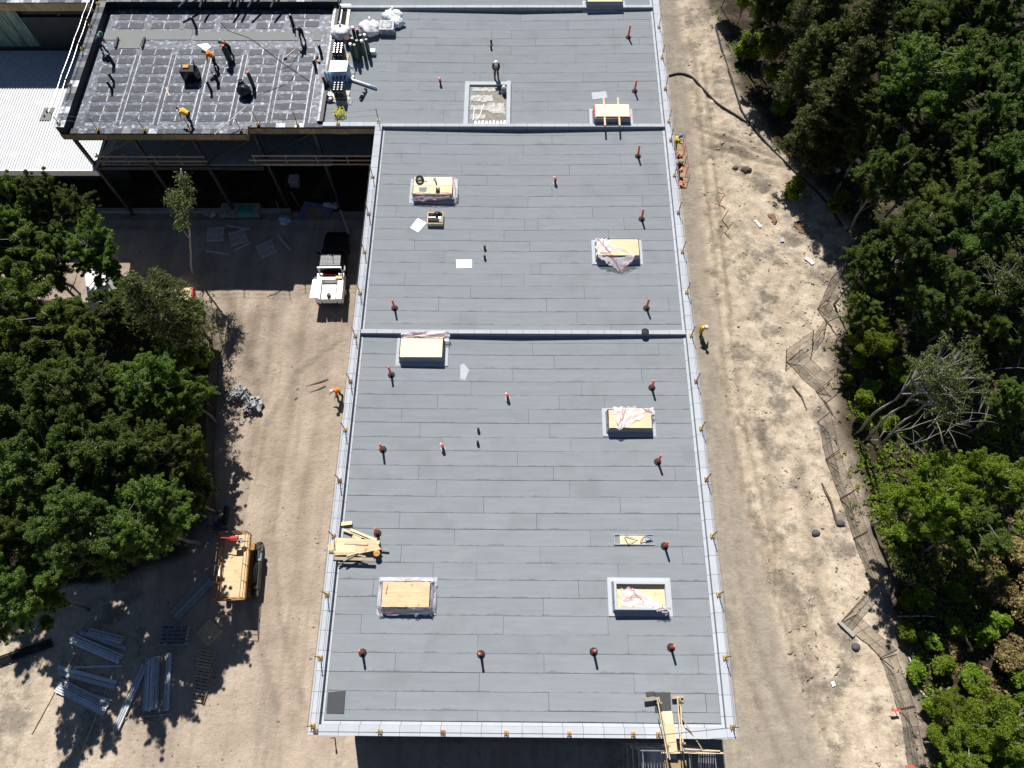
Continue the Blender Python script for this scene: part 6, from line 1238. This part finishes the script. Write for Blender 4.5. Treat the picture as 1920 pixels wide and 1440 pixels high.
gflat('paper_sheet', [(1413, 414), (1418, 412), (1428, 424), (1424, 428)], 'torn white scrap beside the rusty puddle', 'sheet', 'paper', .02)
gflat('paper_sheet', [(1462, 448), (1468, 446), (1470, 454), (1463, 455)], 'crumpled grey scrap on the sand below the puddle', 'sheet', 'cap', .05)
def rag(pts):
    r = random.Random(5); out = []
    for i, (x, y) in enumerate(pts):
        x1, y1 = pts[(i + 1) % len(pts)]
        for k in range(5): f = k / 5; out.append((x + (x1 - x) * f + r.uniform(-2.2, 2.2), y + (y1 - y) * f + r.uniform(-2.2, 2.2)))
    return out
for pts, lab in (([(1488, 418), (1500, 414), (1512, 424), (1505, 436), (1494, 432)], 'rust red wet patch at the forest edge'), ([(1440, 400), (1450, 402), (1458, 414), (1452, 420), (1444, 412)], 'small rust red streak in the sand')): gflat('rust_puddle', rag(pts), lab, 'puddle', 'puddle_rust', .012, .03)
def bark(a, b_, r, lab, mt='bark_brown', k=0):
    A = G(*a) + Vector((0, 0, r)); B_ = G(*b_) + Vector((0, 0, r)); q = MB(); mid = (A + B_) / 2 + Vector((.1, .1, .05)); q.tube([Vector((0, 0, 0)), mid - A, B_ - A], [r, r * .8, r * .4], 6); o = q.build('fallen_branch', mt); o.location = A; tag(o, lab, 'branch')
bark((1486, 724), (1512, 768), .07, 'thin dark branch lying left of the fence'); bark((1570, 985), (1540, 905), .08, 'dark root branch along the fence foot'); bark((1682, 1156), (1790, 1161), .05, 'pale thin stick lying under the lower right trees', 'bark_birch'); bark((1702, 1230), (1720, 1290), .06, 'pale fallen branch inside the lower fence line', 'bark_birch'); bark((1720, 1290), (1765, 1350), .06, 'pale curved branch continuing below it', 'bark_birch')
hose([(1342, 50), (1352, 90), (1368, 140), (1384, 190), (1396, 218), (1440, 275), (1490, 322), (1545, 375), (1578, 425)], .09, 'dark rolled silt sock along the upper right forest edge', 'silt', G, 'silt_sock', 'silt sock')

# temporary fence panels, some fallen, along the right clearing
def fence_panel(a, b_, lab, h=1.6, lean=(0, 0), mt='mesh_screen', rails=3, top_px=None):
    A = G(*a); B_ = G(*b_); off = Vector((lean[0], lean[1], 0)); up = Vector((0, 0, math.sqrt(max(h * h - off.length_squared, .04)))) + off
    T = thing('fence_panel', lab, 'fence', A, 0, 'temporary fence on the right'); d_ = B_ - A
    q = MB(); q.tube([Vector(), up], .03, 6); q.build('post', 'rusty_post', T); q = MB(); q.tube([d_, d_ + up], .03, 6); q.build('post', 'rusty_post', T)
    q = MB()
    for k in range(rails): f = .05 + .93 * k / (rails - 1); q.tube([up * f, d_ * .5 + up * f - Vector((0, 0, .05)), d_ + up * f], .014, 5)
    n = max(2, int(d_.length / .9))
    for k in range(1, n): q.tube([d_ * (k / n), d_ * (k / n) + up], .012, 5)
    q.build('rail', 'rusty_post', T); q = MB(); e = up * .04; q.add([e, d_ + e, d_ + up * .97, up * .97], [(0, 1, 2, 3)]); q.build('mesh', mt, T); return T
FP = [((1583, 470), (1560, 520), (.5, .2), 'uppermost panel by the dark trees'), ((1558, 522), (1533, 578), (.5, .2), 'panel below the uppermost one'), ((1533, 580), (1552, 604), (.3, -.3), 'short panel where the line jogs right'), ((1550, 606), (1526, 642), (-.7, -.4), 'panel leaning left above the fallen frame'), ((1524, 642), (1474, 678), (-.4, .3), 'panel running out to the left corner'), ((1474, 680), (1530, 735), (.9, .6), 'fallen open frame in the middle of the line'), ((1532, 738), (1546, 758), (.4, .2), 'short panel below the fallen frame'), ((1532, 792), (1548, 862), (.5, .3), 'panel beside the dead shrubs'), ((1548, 864), (1575, 935), (.45, .2), 'panel bending left of the lone tree group'), ((1575, 937), (1600, 1010), (.4, .2), 'panel left of the large bright tree'), ((1600, 1012), (1632, 1100), (.35, .2), 'panel at the foot of the large bright tree'), ((1634, 1102), (1576, 1166), (.3, .5), 'mesh panel running out to the lower corner'), ((1578, 1168), (1650, 1234), (.5, .4), 'panel running back from the lower corner'), ((1650, 1236), (1682, 1330), (.4, .2), 'panel above the orange tagged post'), ((1684, 1332), (1702, 1438), (.4, .2), 'panel with orange tags at the bottom edge')]
for a, b_, ln_, lab in FP: fence_panel(a, b_, 'temporary fence, ' + lab, 1.5, ln_)
for (x, y, lab) in ((1672, 1332, 'upper'), (1698, 1436, 'lower')): p = G(x, y); q = MB(); q.bx(-.25, .25, -.06, .06, .5, .6); q.bx(.16, .2, -.03, .03, 0, .5); o = q.build('orange_tag', 'stake'); o.location = p; tag(o, f'{lab} of two orange tags on the bottom right fence', 'tag', 'orange fence tags')
for i, (a, b_) in enumerate((((416, 600), (412, 680)), ((412, 682), (405, 770)), ((405, 772), (402, 860)), ((402, 862), (404, 940)), ((404, 942), (410, 1005)))):
    fence_panel(a, b_, f'wire mesh fence along the left trees, {ORD[i]} panel from the top', 1.7, (0, 0), rails=2)
A = G(405, 600); B_ = G(418, 650); plank(Vector((A.x, A.y, .9)), Vector((B_.x, B_.y, .15 + gz(B_.x, B_.y))), .12, .05, 'weathered rail slanting at the left forest corner', 'old_lumber', grp=None)

# ------------------------------------------------------------------ trees and plants
def leaves(C, rad, per, size, rg, flat_=.6, upb=.55, needle=None, outward=None):
    """quads scattered through the clumps C (n,3) with radii rad; returns V, F, shade attribute"""
    n = len(C); k = rg.integers(int(per * .7), int(per * 1.3), n); ids = np.repeat(np.arange(n), k); m = len(ids)
    d = rg.normal(size=(m, 3)); d /= np.linalg.norm(d, axis=1)[:, None]; r = rg.random(m) ** .55
    d[:, 2] = np.where((d[:, 2] < 0) & (rg.random(m) < upb), -d[:, 2], d[:, 2])
    off = d * r[:, None] * rad[ids][:, None]; off[:, 2] *= flat_; P = C[ids] + off
    nrm = rg.normal(size=(m, 3)) * .9 + d * .5 + np.array([0, 0, .55]); nrm /= np.linalg.norm(nrm, axis=1)[:, None]
    t = rg.normal(size=(m, 3)) if outward is None else outward[ids] + rg.normal(size=(m, 3)) * .55
    t -= (t * nrm).sum(1)[:, None] * nrm; t /= np.linalg.norm(t, axis=1)[:, None]; b = np.cross(nrm, t)
    s = size * (.6 + .8 * rg.random(m)); asp = .55 if needle is None else needle
    a = t * (s * .5)[:, None]; c = b * (s * .5 * asp)[:, None]; fold = nrm * (s * .10)[:, None]
    V = np.stack([P - a, P + c + fold, P + a, P - c + fold], 1).reshape(-1, 3); F = np.arange(4 * m).reshape(m, 4)
    cl = rg.random(n); v = .55 * rg.random(m) ** 1.4 + .45 * cl[ids]
    return V, F, v
def limbs(mb, base, top, r0, r1, seed, wob=.25, n=6):
    rg = random.Random(seed); base = Vector(base); top = Vector(top); P = []; Rr = []
    for i in range(n + 1):
        f = i / n; v = base.lerp(top, f)
        if 0 < i < n: v = v + Vector((rg.uniform(-wob, wob), rg.uniform(-wob, wob), 0))
        P.append(v); Rr.append(r0 + (r1 - r0) * f)
    mb.tube(P, Rr, 7); return P, Rr
def deciduous(seed, zc, ax, nclump, per, size, H, trunk_r, leaf, bark_, crad=(.16, .46), shell=.5, nl=60, nlobe=32):
    rg = np.random.default_rng(seed); ax = np.array(ax); L_ = []
    while len(L_) < nlobe:                      # limb ends of unequal reach with gaps between them
        d = rg.normal(size=3); d /= np.linalg.norm(d); d[2] = abs(d[2]) * (1 if rg.random() < .72 else -1)
        c = d * ax * rg.uniform(.30, .78) if len(L_) > 2 else d * ax * .2
        if all(np.linalg.norm((c - o) / ax) > .25 for o, _ in L_) or rg.random() < .03: L_.append((c, rg.uniform(.16, .40)))
    C = []; rad = []; tw = max(2, int(nclump / nlobe / 5))
    for c, r in L_:                             # twigs fan out from every limb end, leaf tufts shrink towards the tips
        o = c / ax; o = o / max(np.linalg.norm(o), .2)
        for t in range(tw):
            d = .7 * o + rg.normal(size=3) * .75 + np.array([0, 0, .25]); d /= np.linalg.norm(d); l = r * ax.mean() * rg.uniform(.7, 1.5)
            for k in range(5): C.append(np.array([0, 0, zc]) + c + d * l * (k + .4) / 5 + rg.normal(size=3) * .06); rad.append((crad[1] - (crad[1] - crad[0]) * k / 4) * rg.uniform(.7, 1.25))
    nclump = len(C)
    C = np.array(C); rad = np.array(rad)
    V, F_, v = leaves(C, rad, per, size, rg, .75)
    cm = npmesh('crown', V, F_, [leaf], v)
    q = MB(); P, Rr = limbs(q, (0, 0, -.3), (rg.normal() * .3, rg.normal() * .3, H * .93), trunk_r, .03, seed, .16 * H / 14, 9)
    ends = [np.array([0, 0, zc]) + c for c, _ in L_]; 
    for k, c in enumerate(ends + list(C[rg.choice(nclump, min(nl, nclump), replace=False)])):
        c = Vector(c); z = max(H * .25, min(c.z - .25 * ax[2] - abs(c.x) * .35, H * .85)); j = min(int(z / (H * .93) * 9), 8); b0 = P[j].lerp(P[j + 1], .5)
        m_ = b0.lerp(c, .5) + Vector((0, 0, -.15)); w_ = .6 if k < nlobe else .35; q.tube([b0, m_, c], [Rr[j] * w_ + .01, Rr[j] * w_ * .6 + .012, .012], 5, False)
    return q.mesh('trunk', bark_, True), cm
def pine(seed, H, z0, L0, per, leaf, bark_, size=.34):
    rg = np.random.default_rng(seed); q = MB(); P, Rr = limbs(q, (0, 0, -.3), (.1, .1, H), .2, .02, seed, .08, 8); C = []; O = []
    z = z0
    while z < H - .2:
        f = (z - z0) / (H - z0); L_ = L0 * (1 - f) ** .75 * rg.uniform(.75, 1.1) + .25; nb = int(rg.integers(5, 8)); a0 = rg.random() * 6
        for b in range(nb):
            a = a0 + b * 2 * math.pi / nb + rg.normal() * .2; l = L_ * rg.uniform(.55, 1.1); d = np.array([math.cos(a), math.sin(a), .12 + .25 * f + rg.normal() * .08])
            q.tube([(0, 0, z), tuple(d * l * .5 + np.array([0, 0, z])), tuple(d * l + np.array([0, 0, z - .05 * l]))], [.035, .022, .008], 4, False)
            for s in np.linspace(.3, 1.0, max(3, int(l / .28))):
                sd = np.cross(d, [0, 0, 1]); w_ = l * .35 * (1.1 - abs(s - .55)); 
                for k in range(2): C.append(d * l * s + sd * rg.uniform(-w_, w_) + np.array([0, 0, z + rg.normal() * .06])); O.append(d)
        z += rg.uniform(.5, .75)
    C = np.array(C); O = np.array(O); V, F_, v = leaves(C, rg.uniform(.22, .42, len(C)), per, size, rg, .55, .5, .22, O)
    return q.mesh('trunk', bark_, True), npmesh('crown', V, F_, [leaf], v)
PROTO = {}
for i in range(4):
    PROTO['dec%d' % i] = deciduous(100 + i, 9.2, (3.1 + .2 * (i % 2), 3.1, 5.0), 1050, 135, .115, 14.0, .17, ('leaf_dark', 'leaf_mid', 'leaf_dark', 'leaf_mid')[i], 'bark_grey')
PROTO['bright0'] = deciduous(110, 8.0, (3.3, 3.3, 3.9), 850, 125, .115, 12.0, .16, 'leaf_bright', 'bark_grey')
PROTO['bright1'] = deciduous(111, 5.0, (2.3, 2.3, 2.7), 480, 100, .11, 7.5, .09, 'leaf_bright', 'bark_grey')
PROTO['aspen'] = deciduous(120, 11.2, (2.6, 2.6, 3.6), 320, 12, .12, 14.5, .12, 'leaf_sparse', 'bark_grey', (.12, .36), .3, 40, 15)
PROTO['birch'] = deciduous(121, 6.3, (1.15, 1.15, 2.3), 220, 18, .11, 8.5, .06, 'leaf_sparse', 'bark_birch', (.25, .5), .3, 30, 10)
PROTO['sapling'] = deciduous(130, 2.6, (1.2, 1.2, 1.6), 36, 120, .22, 4.2, .04, 'leaf_bright', 'bark_brown', (.22, .42), .4, 14, 9)
PROTO['shrub'] = deciduous(131, .8, (1.1, 1.1, .8), 30, 110, .20, 1.4, .025, 'leaf_bright', 'bark_brown', (.22, .4), .4, 12, 8)
PROTO['dry'] = deciduous(132, 1.0, (1.4, 1.4, 1.0), 36, 120, .22, 1.8, .03, 'leaf_brown', 'bark_brown', (.25, .5), .4, 12, 8)
PROTO['pine0'] = pine(140, 15.0, 3.2, 3.1, 26, 'leaf_pine', 'bark_brown'); PROTO['pine1'] = pine(141, 13.0, 4.5, 2.5, 9, 'leaf_pine', 'bark_brown', .30)
q = MB(); P_, R2 = limbs(q, (0, 0, -.2), (1.2, .2, 7.5), .07, .012, 77, .35, 9); rg = random.Random(77)
for k in range(22):
    j = rg.randint(3, 9); a = rg.uniform(0, 6.28); l = rg.uniform(.6, 1.8); b0 = P_[j]; q.tube([b0, b0 + Vector((math.cos(a) * l * .5, math.sin(a) * l * .5, .25)), b0 + Vector((math.cos(a) * l, math.sin(a) * l, .35))], [.02, .014, .005], 4, False)
PROTO['bare'] = (q.mesh('trunk', 'bark_grey', True), None)
ZC = dict(dec0=9.2, dec1=9.2, dec2=9.2, dec3=9.2, bright0=8.0, bright1=5.0, aspen=11.2, birch=6.3, sapling=2.6, shrub=.8, dry=1.0, pine0=9.0, pine1=9.0, bare=5.0)
def tree(kind, x, y, s, lab, base=False, tilt=(0, 0), name=None, sz=1.0, grp=None):
    if base: p = G(x, y)
    else:
        p = PX(x, y, ZC[kind] * s * sz); p.z = gz(p.x, p.y)
    nm = name or {'pine0': 'pine_tree', 'pine1': 'pine_tree', 'birch': 'birch_tree', 'aspen': 'aspen_tree', 'sapling': 'sapling', 'shrub': 'shrub', 'dry': 'dry_shrub', 'bare': 'bare_tree'}.get(kind, 'leafy_tree')
    T = thing(nm, lab, {'sapling': 'sapling', 'shrub': 'shrub', 'dry_shrub': 'shrub'}.get(nm, 'tree'), p, 0, grp or ('left trees' if x < 700 else 'right trees'))
    T.scale = (s, s, s * sz); T.rotation_euler = (R_(tilt[0]), R_(tilt[1]), random.uniform(0, 6.28) if tilt == (0, 0) else 0)
    tm, cm = PROTO[kind]; link('trunk', tm, T)
    if cm: link('crown', cm, T)
    return T
TREES = [
 # left wood
 ('dec1', 20, 430, .95, 'green tree in front of the white metal deck, far left'), ('dec0', 105, 415, .85, 'dark green tree below the white metal deck corner'), ('dec3', 30, 600, 1.0, 'broad green tree at the left edge, level with the pickup'),
 ('dec1', 120, 640, .9, 'green tree left of the leaning pine, mid height'), ('dec0', 40, 745, 1.0, 'dark tree at the left edge, level with the worker on the drive'), ('dec2', 165, 760, .95, 'dark tree in the middle of the left wood'),
 ('dec1', 290, 730, .78, 'narrow green tree nearest the drive in the left wood'), ('dec0', 95, 880, 1.0, 'dark tree with pale trunk showing in the left wood'), ('dec2', 225, 860, .9, 'dense dark tree facing the middle of the drive'), ('dec3', 330, 860, .7, 'smaller tree at the fence facing the block heap'),
 ('dec0', 30, 1000, .85, 'dark tree at the left edge above the yard'), ('dec2', 165, 990, .95, 'dark tree above the steel stacks'), ('dec1', 285, 975, .82, 'dark tree left of the scissor lift'), ('dec3', 30, 1115, .8, 'light green tree overhanging the pipe pile'), ('dec2', -70, 660, 1.0, 'green tree cut by the left picture edge, upper'),
 ('dec3', 185, 480, .72, 'green tree between the white vehicle and the leaning pine'), ('dec1', 70, 500, .85, 'green tree in front of the white vehicle, far left'), ('dec0', -30, 500, .9, 'dark tree cut by the left edge below the metal deck'), ('dec2', 235, 600, .7, 'green tree at the foot of the thin pine'), ('dec1', 355, 745, .55, 'small tree on the drive side of the left wood'), ('dec0', 355, 930, .5, 'small dark tree above the scissor lift'),
 ('dec0', -60, 860, 1.0, 'dark tree cut by the left picture edge, middle'), ('dec2', 120, 830, .75, 'low dark tree in the heart of the left wood'), ('dec0', 250, 790, .7, 'low dark tree behind the narrow green tree'), ('dec2', 70, 690, .75, 'low dark tree under the broad left trees'), ('dec0', 230, 940, .65, 'low dark tree above the slanting tubes'),
 # right wood
 ('pine1', 1505, 105, .72, 'dark pine behind the bare pale tree'), ('pine1', 1600, 225, .62, 'dark pine left of the long pale trunk'), ('dec2', 1690, 90, .8, 'dark tree right of the large pale pine'), ('dec0', 1470, 20, .7, 'dark tree at the top edge left of the pines'), ('pine0', 1555, 0, .8, 'pine at the top edge above the pale pine'), ('dec2', 1665, 5, .8, 'dark tree at the top edge, right of the pines'), ('dec0', 1740, 300, .8, 'dark tree filling below the big bright leafed tree'), ('dec2', 1800, 160, .85, 'dark tree between the bright leafed tree and right edge'), ('dec2', 1640, 240, .8, 'dark tree under the pines at upper right'), ('dec0', 1560, 100, .8, 'dark tree between the upper pines'), ('dec2', 1620, 500, .6, 'low dark tree at the top end of the fallen fence'), ('dec0', 1760, 560, .75, 'dark tree above the thin aspens'), ('dec2', 1850, 660, .6, 'dark tree behind the aspen crowns'),
 ('pine0', 1610, 90, 1.0, 'large pale pine at the top of the right wood'), ('pine0', 1570, 190, .9, 'pine below the large pale pine'), ('pine1', 1500, 40, .8, 'dark pine near the top of the silt sock'), ('dec1', 1715, 170, 1.05, 'big bright leafed tree with a long pale trunk, upper right'),
 ('dec0', 1830, 60, 1.0, 'dark tree in the top right corner'), ('dec2', 1900, 170, 1.0, 'dark tree at right edge below the corner'), ('dec0', 1820, 270, .95, 'dark tree right of the big bright leafed tree'), ('dec2', 1900, 330, 1.0, 'dark tree at right edge, quarter way down'), ('dec3', 1770, 390, .85, 'green tree below the big bright leafed tree'), ('dec2', 1700, 460, .85, 'dark tree above the fallen fence corner'),
 ('dec0', 1660, 330, .75, 'low dark tree behind the long pale trunk'), ('dec0', 1830, 450, .9, 'dark tree in the deep shade at right'), ('dec1', 1885, 590, .8, 'rounded green tree at right edge, mid height'), ('dec2', 1930, 480, 1.0, 'dark tree cut by the right edge, mid height'), ('dec0', 1760, 30, .9, 'dark tree between the pale pine and the corner'), ('dec2', 1990, 100, 1.1, 'dark tree beyond the right edge, top'), ('dec0', 1990, 300, 1.1, 'dark tree beyond the right edge, upper'), ('dec2', 1440, -20, .8, 'dark tree at the top edge beside the silt sock'),
 ('bright0', 1730, 935, .85, 'large bright green tree leaning over the lower fence'), ('bright0', 1850, 900, .8, 'bright green tree behind the large bright one'), ('dec1', 1820, 1000, .62, 'mid green tree filling below the large bright one'), ('bright1', 1880, 1360, 1.0, 'yellow green tree in the bottom right corner'), ('bright1', 1800, 1400, .8, 'yellow green tree left of the corner one'), ('bright1', 1780, 1330, .55, 'small yellow green tree above the corner pair'), ('bright1', 1850, 1440, .8, 'yellow green tree cut by the bottom edge'),
 ('bright1', 1640, 640, .75, 'bright young tree right of the fallen fence frame'), ('dec1', 1610, 590, .45, 'small dark tree left of the bright young tree'), ('bright1', 1720, 720, .6, 'young tree among the tall bare trunks'), ('dec3', 1900, 760, .6, 'green tree at right edge above the bright pair')]
for k, x, y, s, lab in TREES: tree(k, x, y, s, lab)
for x, y, s, lab in ((1600, 815, .95, 'tall thin aspen, left of the leaning trio'), (1612, 832, 1.0, 'tall thin aspen, middle of the leaning trio'), (1640, 840, .9, 'tall thin aspen, right of the leaning trio'), (1730, 652, .9, 'tall thin aspen behind the trio, higher up')): tree('aspen', x, y, s, lab, True)
tree('pine1', 392, 690, .98, 'tall dark pine leaning over the court entrance', True); tree('pine1', 395, 640, .75, 'short pine beside the tall leaning pine', True); tree('pine1', 310, 690, .7, 'thin pine left of the tall leaning pine', True)
tree('birch', 362, 512, 1.38, 'slender white stemmed birch at the court entrance', True, (-6, 17))
tree('bare', 1488, 228, 1.0, 'bare pale leafless tree in the dark upper right wood', True, (0, 0)); tree('bare', 1625, 825, 1.1, 'bare leaning trunk beside the aspen trio', True, (8, 14)); tree('bare', 1700, 760, 1.05, 'bare grey trunk right of the aspen trio', True, (4, 16)); tree('bare', 1665, 850, .9, 'bare thin trunk below the aspen trio', True, (0, 20)); tree('bare', 1600, 390, .8, 'bare branch tree beside the long pale trunk', True, (0, 12))
rg = random.Random(31)
for i, (x, y, s) in enumerate(((1480, 368, .9), (1352, 15, 1.2), (1378, 62, 1.2), (1398, 108, 1.3), (1425, 150, 1.3), (1436, 188, 1.0), (1458, 215, .8), (1590, 700, .6), (1600, 770, .7), (1625, 735, .7), (1655, 720, .8), (1580, 720, .4), (1690, 690, .8), (1610, 560, .8), (1590, 590, .7), (1660, 800, .7), (1545, 412, .6), (1560, 395, .6))):
    tree('sapling' if i % 3 else 'shrub', x, y, s * (1 if i % 3 else 1.3), f'low green bush on the right forest edge, {ORD[i % 16]} counted along the fence' if i < 16 else ('low bush at the silt sock end, left of two', 'low bush at the silt sock end, right of two')[i - 16], True, name='bush', grp='bushes on the right edge')
for i, (x, y, s) in enumerate(((1720, 1120, .9), (1690, 1190, .8), (1710, 1260, .8), (1760, 1250, .9), (1740, 1330, .8), (1780, 1180, .8), (1810, 1270, 1.0), (1830, 1190, 1.0), (1780, 1110, .9), (1860, 1170, 1.0), (1900, 1260, 1.1), (1735, 1200, .8), (1690, 1130, .8))): tree('shrub', x, y, s, f'small green shrub in the lower right undergrowth, {ORD[i]} from the top', True, grp='undergrowth shrubs')
for i, (x, y, s) in enumerate(((1850, 1110, 1.0), (1890, 1040, 1.1), (1905, 1150, 1.0), (1870, 1230, .9), (1915, 1090, 1.0))): tree('dry', x, y, s, f'tan dry bush in the lower right thicket, {ORD[i]} of the clump', True, grp='dry bushes lower right')
for i, (x, y, s) in enumerate(((395, 620, 1.0), (385, 660, 1.2), (400, 700, .9), (375, 720, 1.1), (398, 760, .9), (380, 800, 1.0), (392, 850, .9), (385, 900, .8), (390, 950, .6), (350, 640, 1.1), (340, 700, 1.2))): tree('sapling', x, y, s, f'leafy sapling along the left fence, {ORD[i]} counted from the top', True, name='bush', grp='saplings on the left edge')
# fallen log in the wood
# leaf litter and low weeds, too many to count
def scatter(name, lab, mt, n, mask_fn, size, zr, box_, seed, cat):
    rg_ = np.random.default_rng(seed); X = rg_.uniform(box_[0], box_[1], n); Y = rg_.uniform(box_[2], box_[3], n); k = mask_fn(X, Y, rg_); X = X[k]; Y = Y[k]
    Zg = np.array([gz(a, b) for a, b in zip(X, Y)]); C = np.stack([X, Y, Zg + zr], 1); V, F_, v = leaves(C, np.full(len(X), size * 1.2), 5, size, rg_, .35); V[:, 2] = np.maximum(V[:, 2], np.repeat(np.repeat(Zg, 1), 1).min())
    o = link(name, npmesh(name, V, F_, [mt], v)); tag(o, lab, cat, kind='stuff')
scatter('undergrowth', 'low green weeds and seedlings on the forest floor', 'leaf_dark', 15000, lambda X, Y, r: ((X > rforest(Y) + .3) | (X < lforest(Y) - .3)) & (fbm(X, Y, .35, 51) > .40), .24, .16, (-45, 50, -4, 64), 5, 'undergrowth')
scatter('leaf_litter', 'brown leaf litter and twigs on the forest floor', 'litter', 6000, lambda X, Y, r: ((X > rforest(Y)) | (X < lforest(Y))), .20, .03, (-40, 46, -4, 60), 6, 'litter')
scatter('dry_grass', 'tan dry grass and brush in the lower right', 'leaf_brown', 9000, lambda X, Y, r: (X > rforest(Y) + 2.5) & (fbm(X, Y, .3, 61) > .42), .22, .14, (26, 46, -4, 13), 12, 'dry grass')
scatter('green_brush', 'bright green low brush covering the lower right bank', 'leaf_bright', 9000, lambda X, Y, r: (X > rforest(Y) + .6) & (fbm(X, Y, .4, 63) > .45), .22, .2, (24, 44, -4, 22), 13, 'brush')
scatter('edge_weeds', 'scattered tufts of green weed at the sand edge', 'leaf_bright', 2600, lambda X, Y, r: (np.abs(X - rforest(Y) - .8) < 1.6) & (fbm(X, Y, .5, 52) > .52), .22, .1, (14, 32, -4, 62), 8, 'weeds')

# clods, stones and twigs on the churned soil
def clods(name, lab, n, box_, fn, s0, s1, mt, seed):
    rg_ = np.random.default_rng(seed); X = rg_.uniform(box_[0], box_[1], n); Y = rg_.uniform(box_[2], box_[3], n); k = fn(X, Y); X = X[k]; Y = Y[k]; m = len(X)
    Zg = np.array([gz(a, b) for a, b in zip(X, Y)]); S = s0 + (s1 - s0) * rg_.random(m) ** 3
    base = np.array([[1, 0, 0], [0, 1, 0], [-1, 0, 0], [0, -1, 0], [0, 0, .8], [0, 0, -.6]]); fc = np.array([[0, 1, 4], [1, 2, 4], [2, 3, 4], [3, 0, 4], [1, 0, 5], [2, 1, 5], [3, 2, 5], [0, 3, 5]])
    a = rg_.random(m) * 6.28; V = base[None] * S[:, None, None] * rg_.uniform(.5, 1.4, (m, 6, 1)) * np.stack([rg_.uniform(.8, 2.2, m), np.ones(m), rg_.uniform(.5, 1.0, m)], 1)[:, None, :]
    Xr = V[..., 0] * np.cos(a)[:, None] - V[..., 1] * np.sin(a)[:, None]; Yr = V[..., 0] * np.sin(a)[:, None] + V[..., 1] * np.cos(a)[:, None]
    V = np.stack([Xr + X[:, None], Yr + Y[:, None], V[..., 2] + Zg[:, None]], -1).reshape(-1, 3); F_ = (fc[None] + 6 * np.arange(m)[:, None, None]).reshape(-1, 3)
    o = link(name, npmesh(name, V, F_, [mt])); tag(o, lab, 'soil', kind='stuff')
MM('clod_sand', (0.40, 0.32, 0.225), 0.95, 0.35, 1.3); MM('clod_grey', (0.20, 0.17, 0.135), 0.95, 0.4, 1.3)
clods('sand_clods', 'loose clods and lumps of sand on the right clearing', 5000, (12, 28, -4, 60), lambda X, Y: (X > rgravel(Y) + .1) & (X < rforest(Y)) & (fbm(X, Y, .35, 71) > .42), .02, .12, 'clod_sand', 91)
clods('dark_clods', 'dark earth clods and bark bits on the right clearing', 3000, (12, 28, -4, 60), lambda X, Y: (X > rgravel(Y) + .3) & (X < rforest(Y) + .5) & (fbm(X, Y, .3, 72) > .50), .02, .11, 'clod_grey', 92)
clods('drive_stones', 'small stones along the packed drive and yard', 3000, (-34, -10.6, -4, 34), lambda X, Y: (X > lforest(Y)) & (fbm(X, Y, .4, 73) > .48), .015, .07, 'clod_grey', 93)
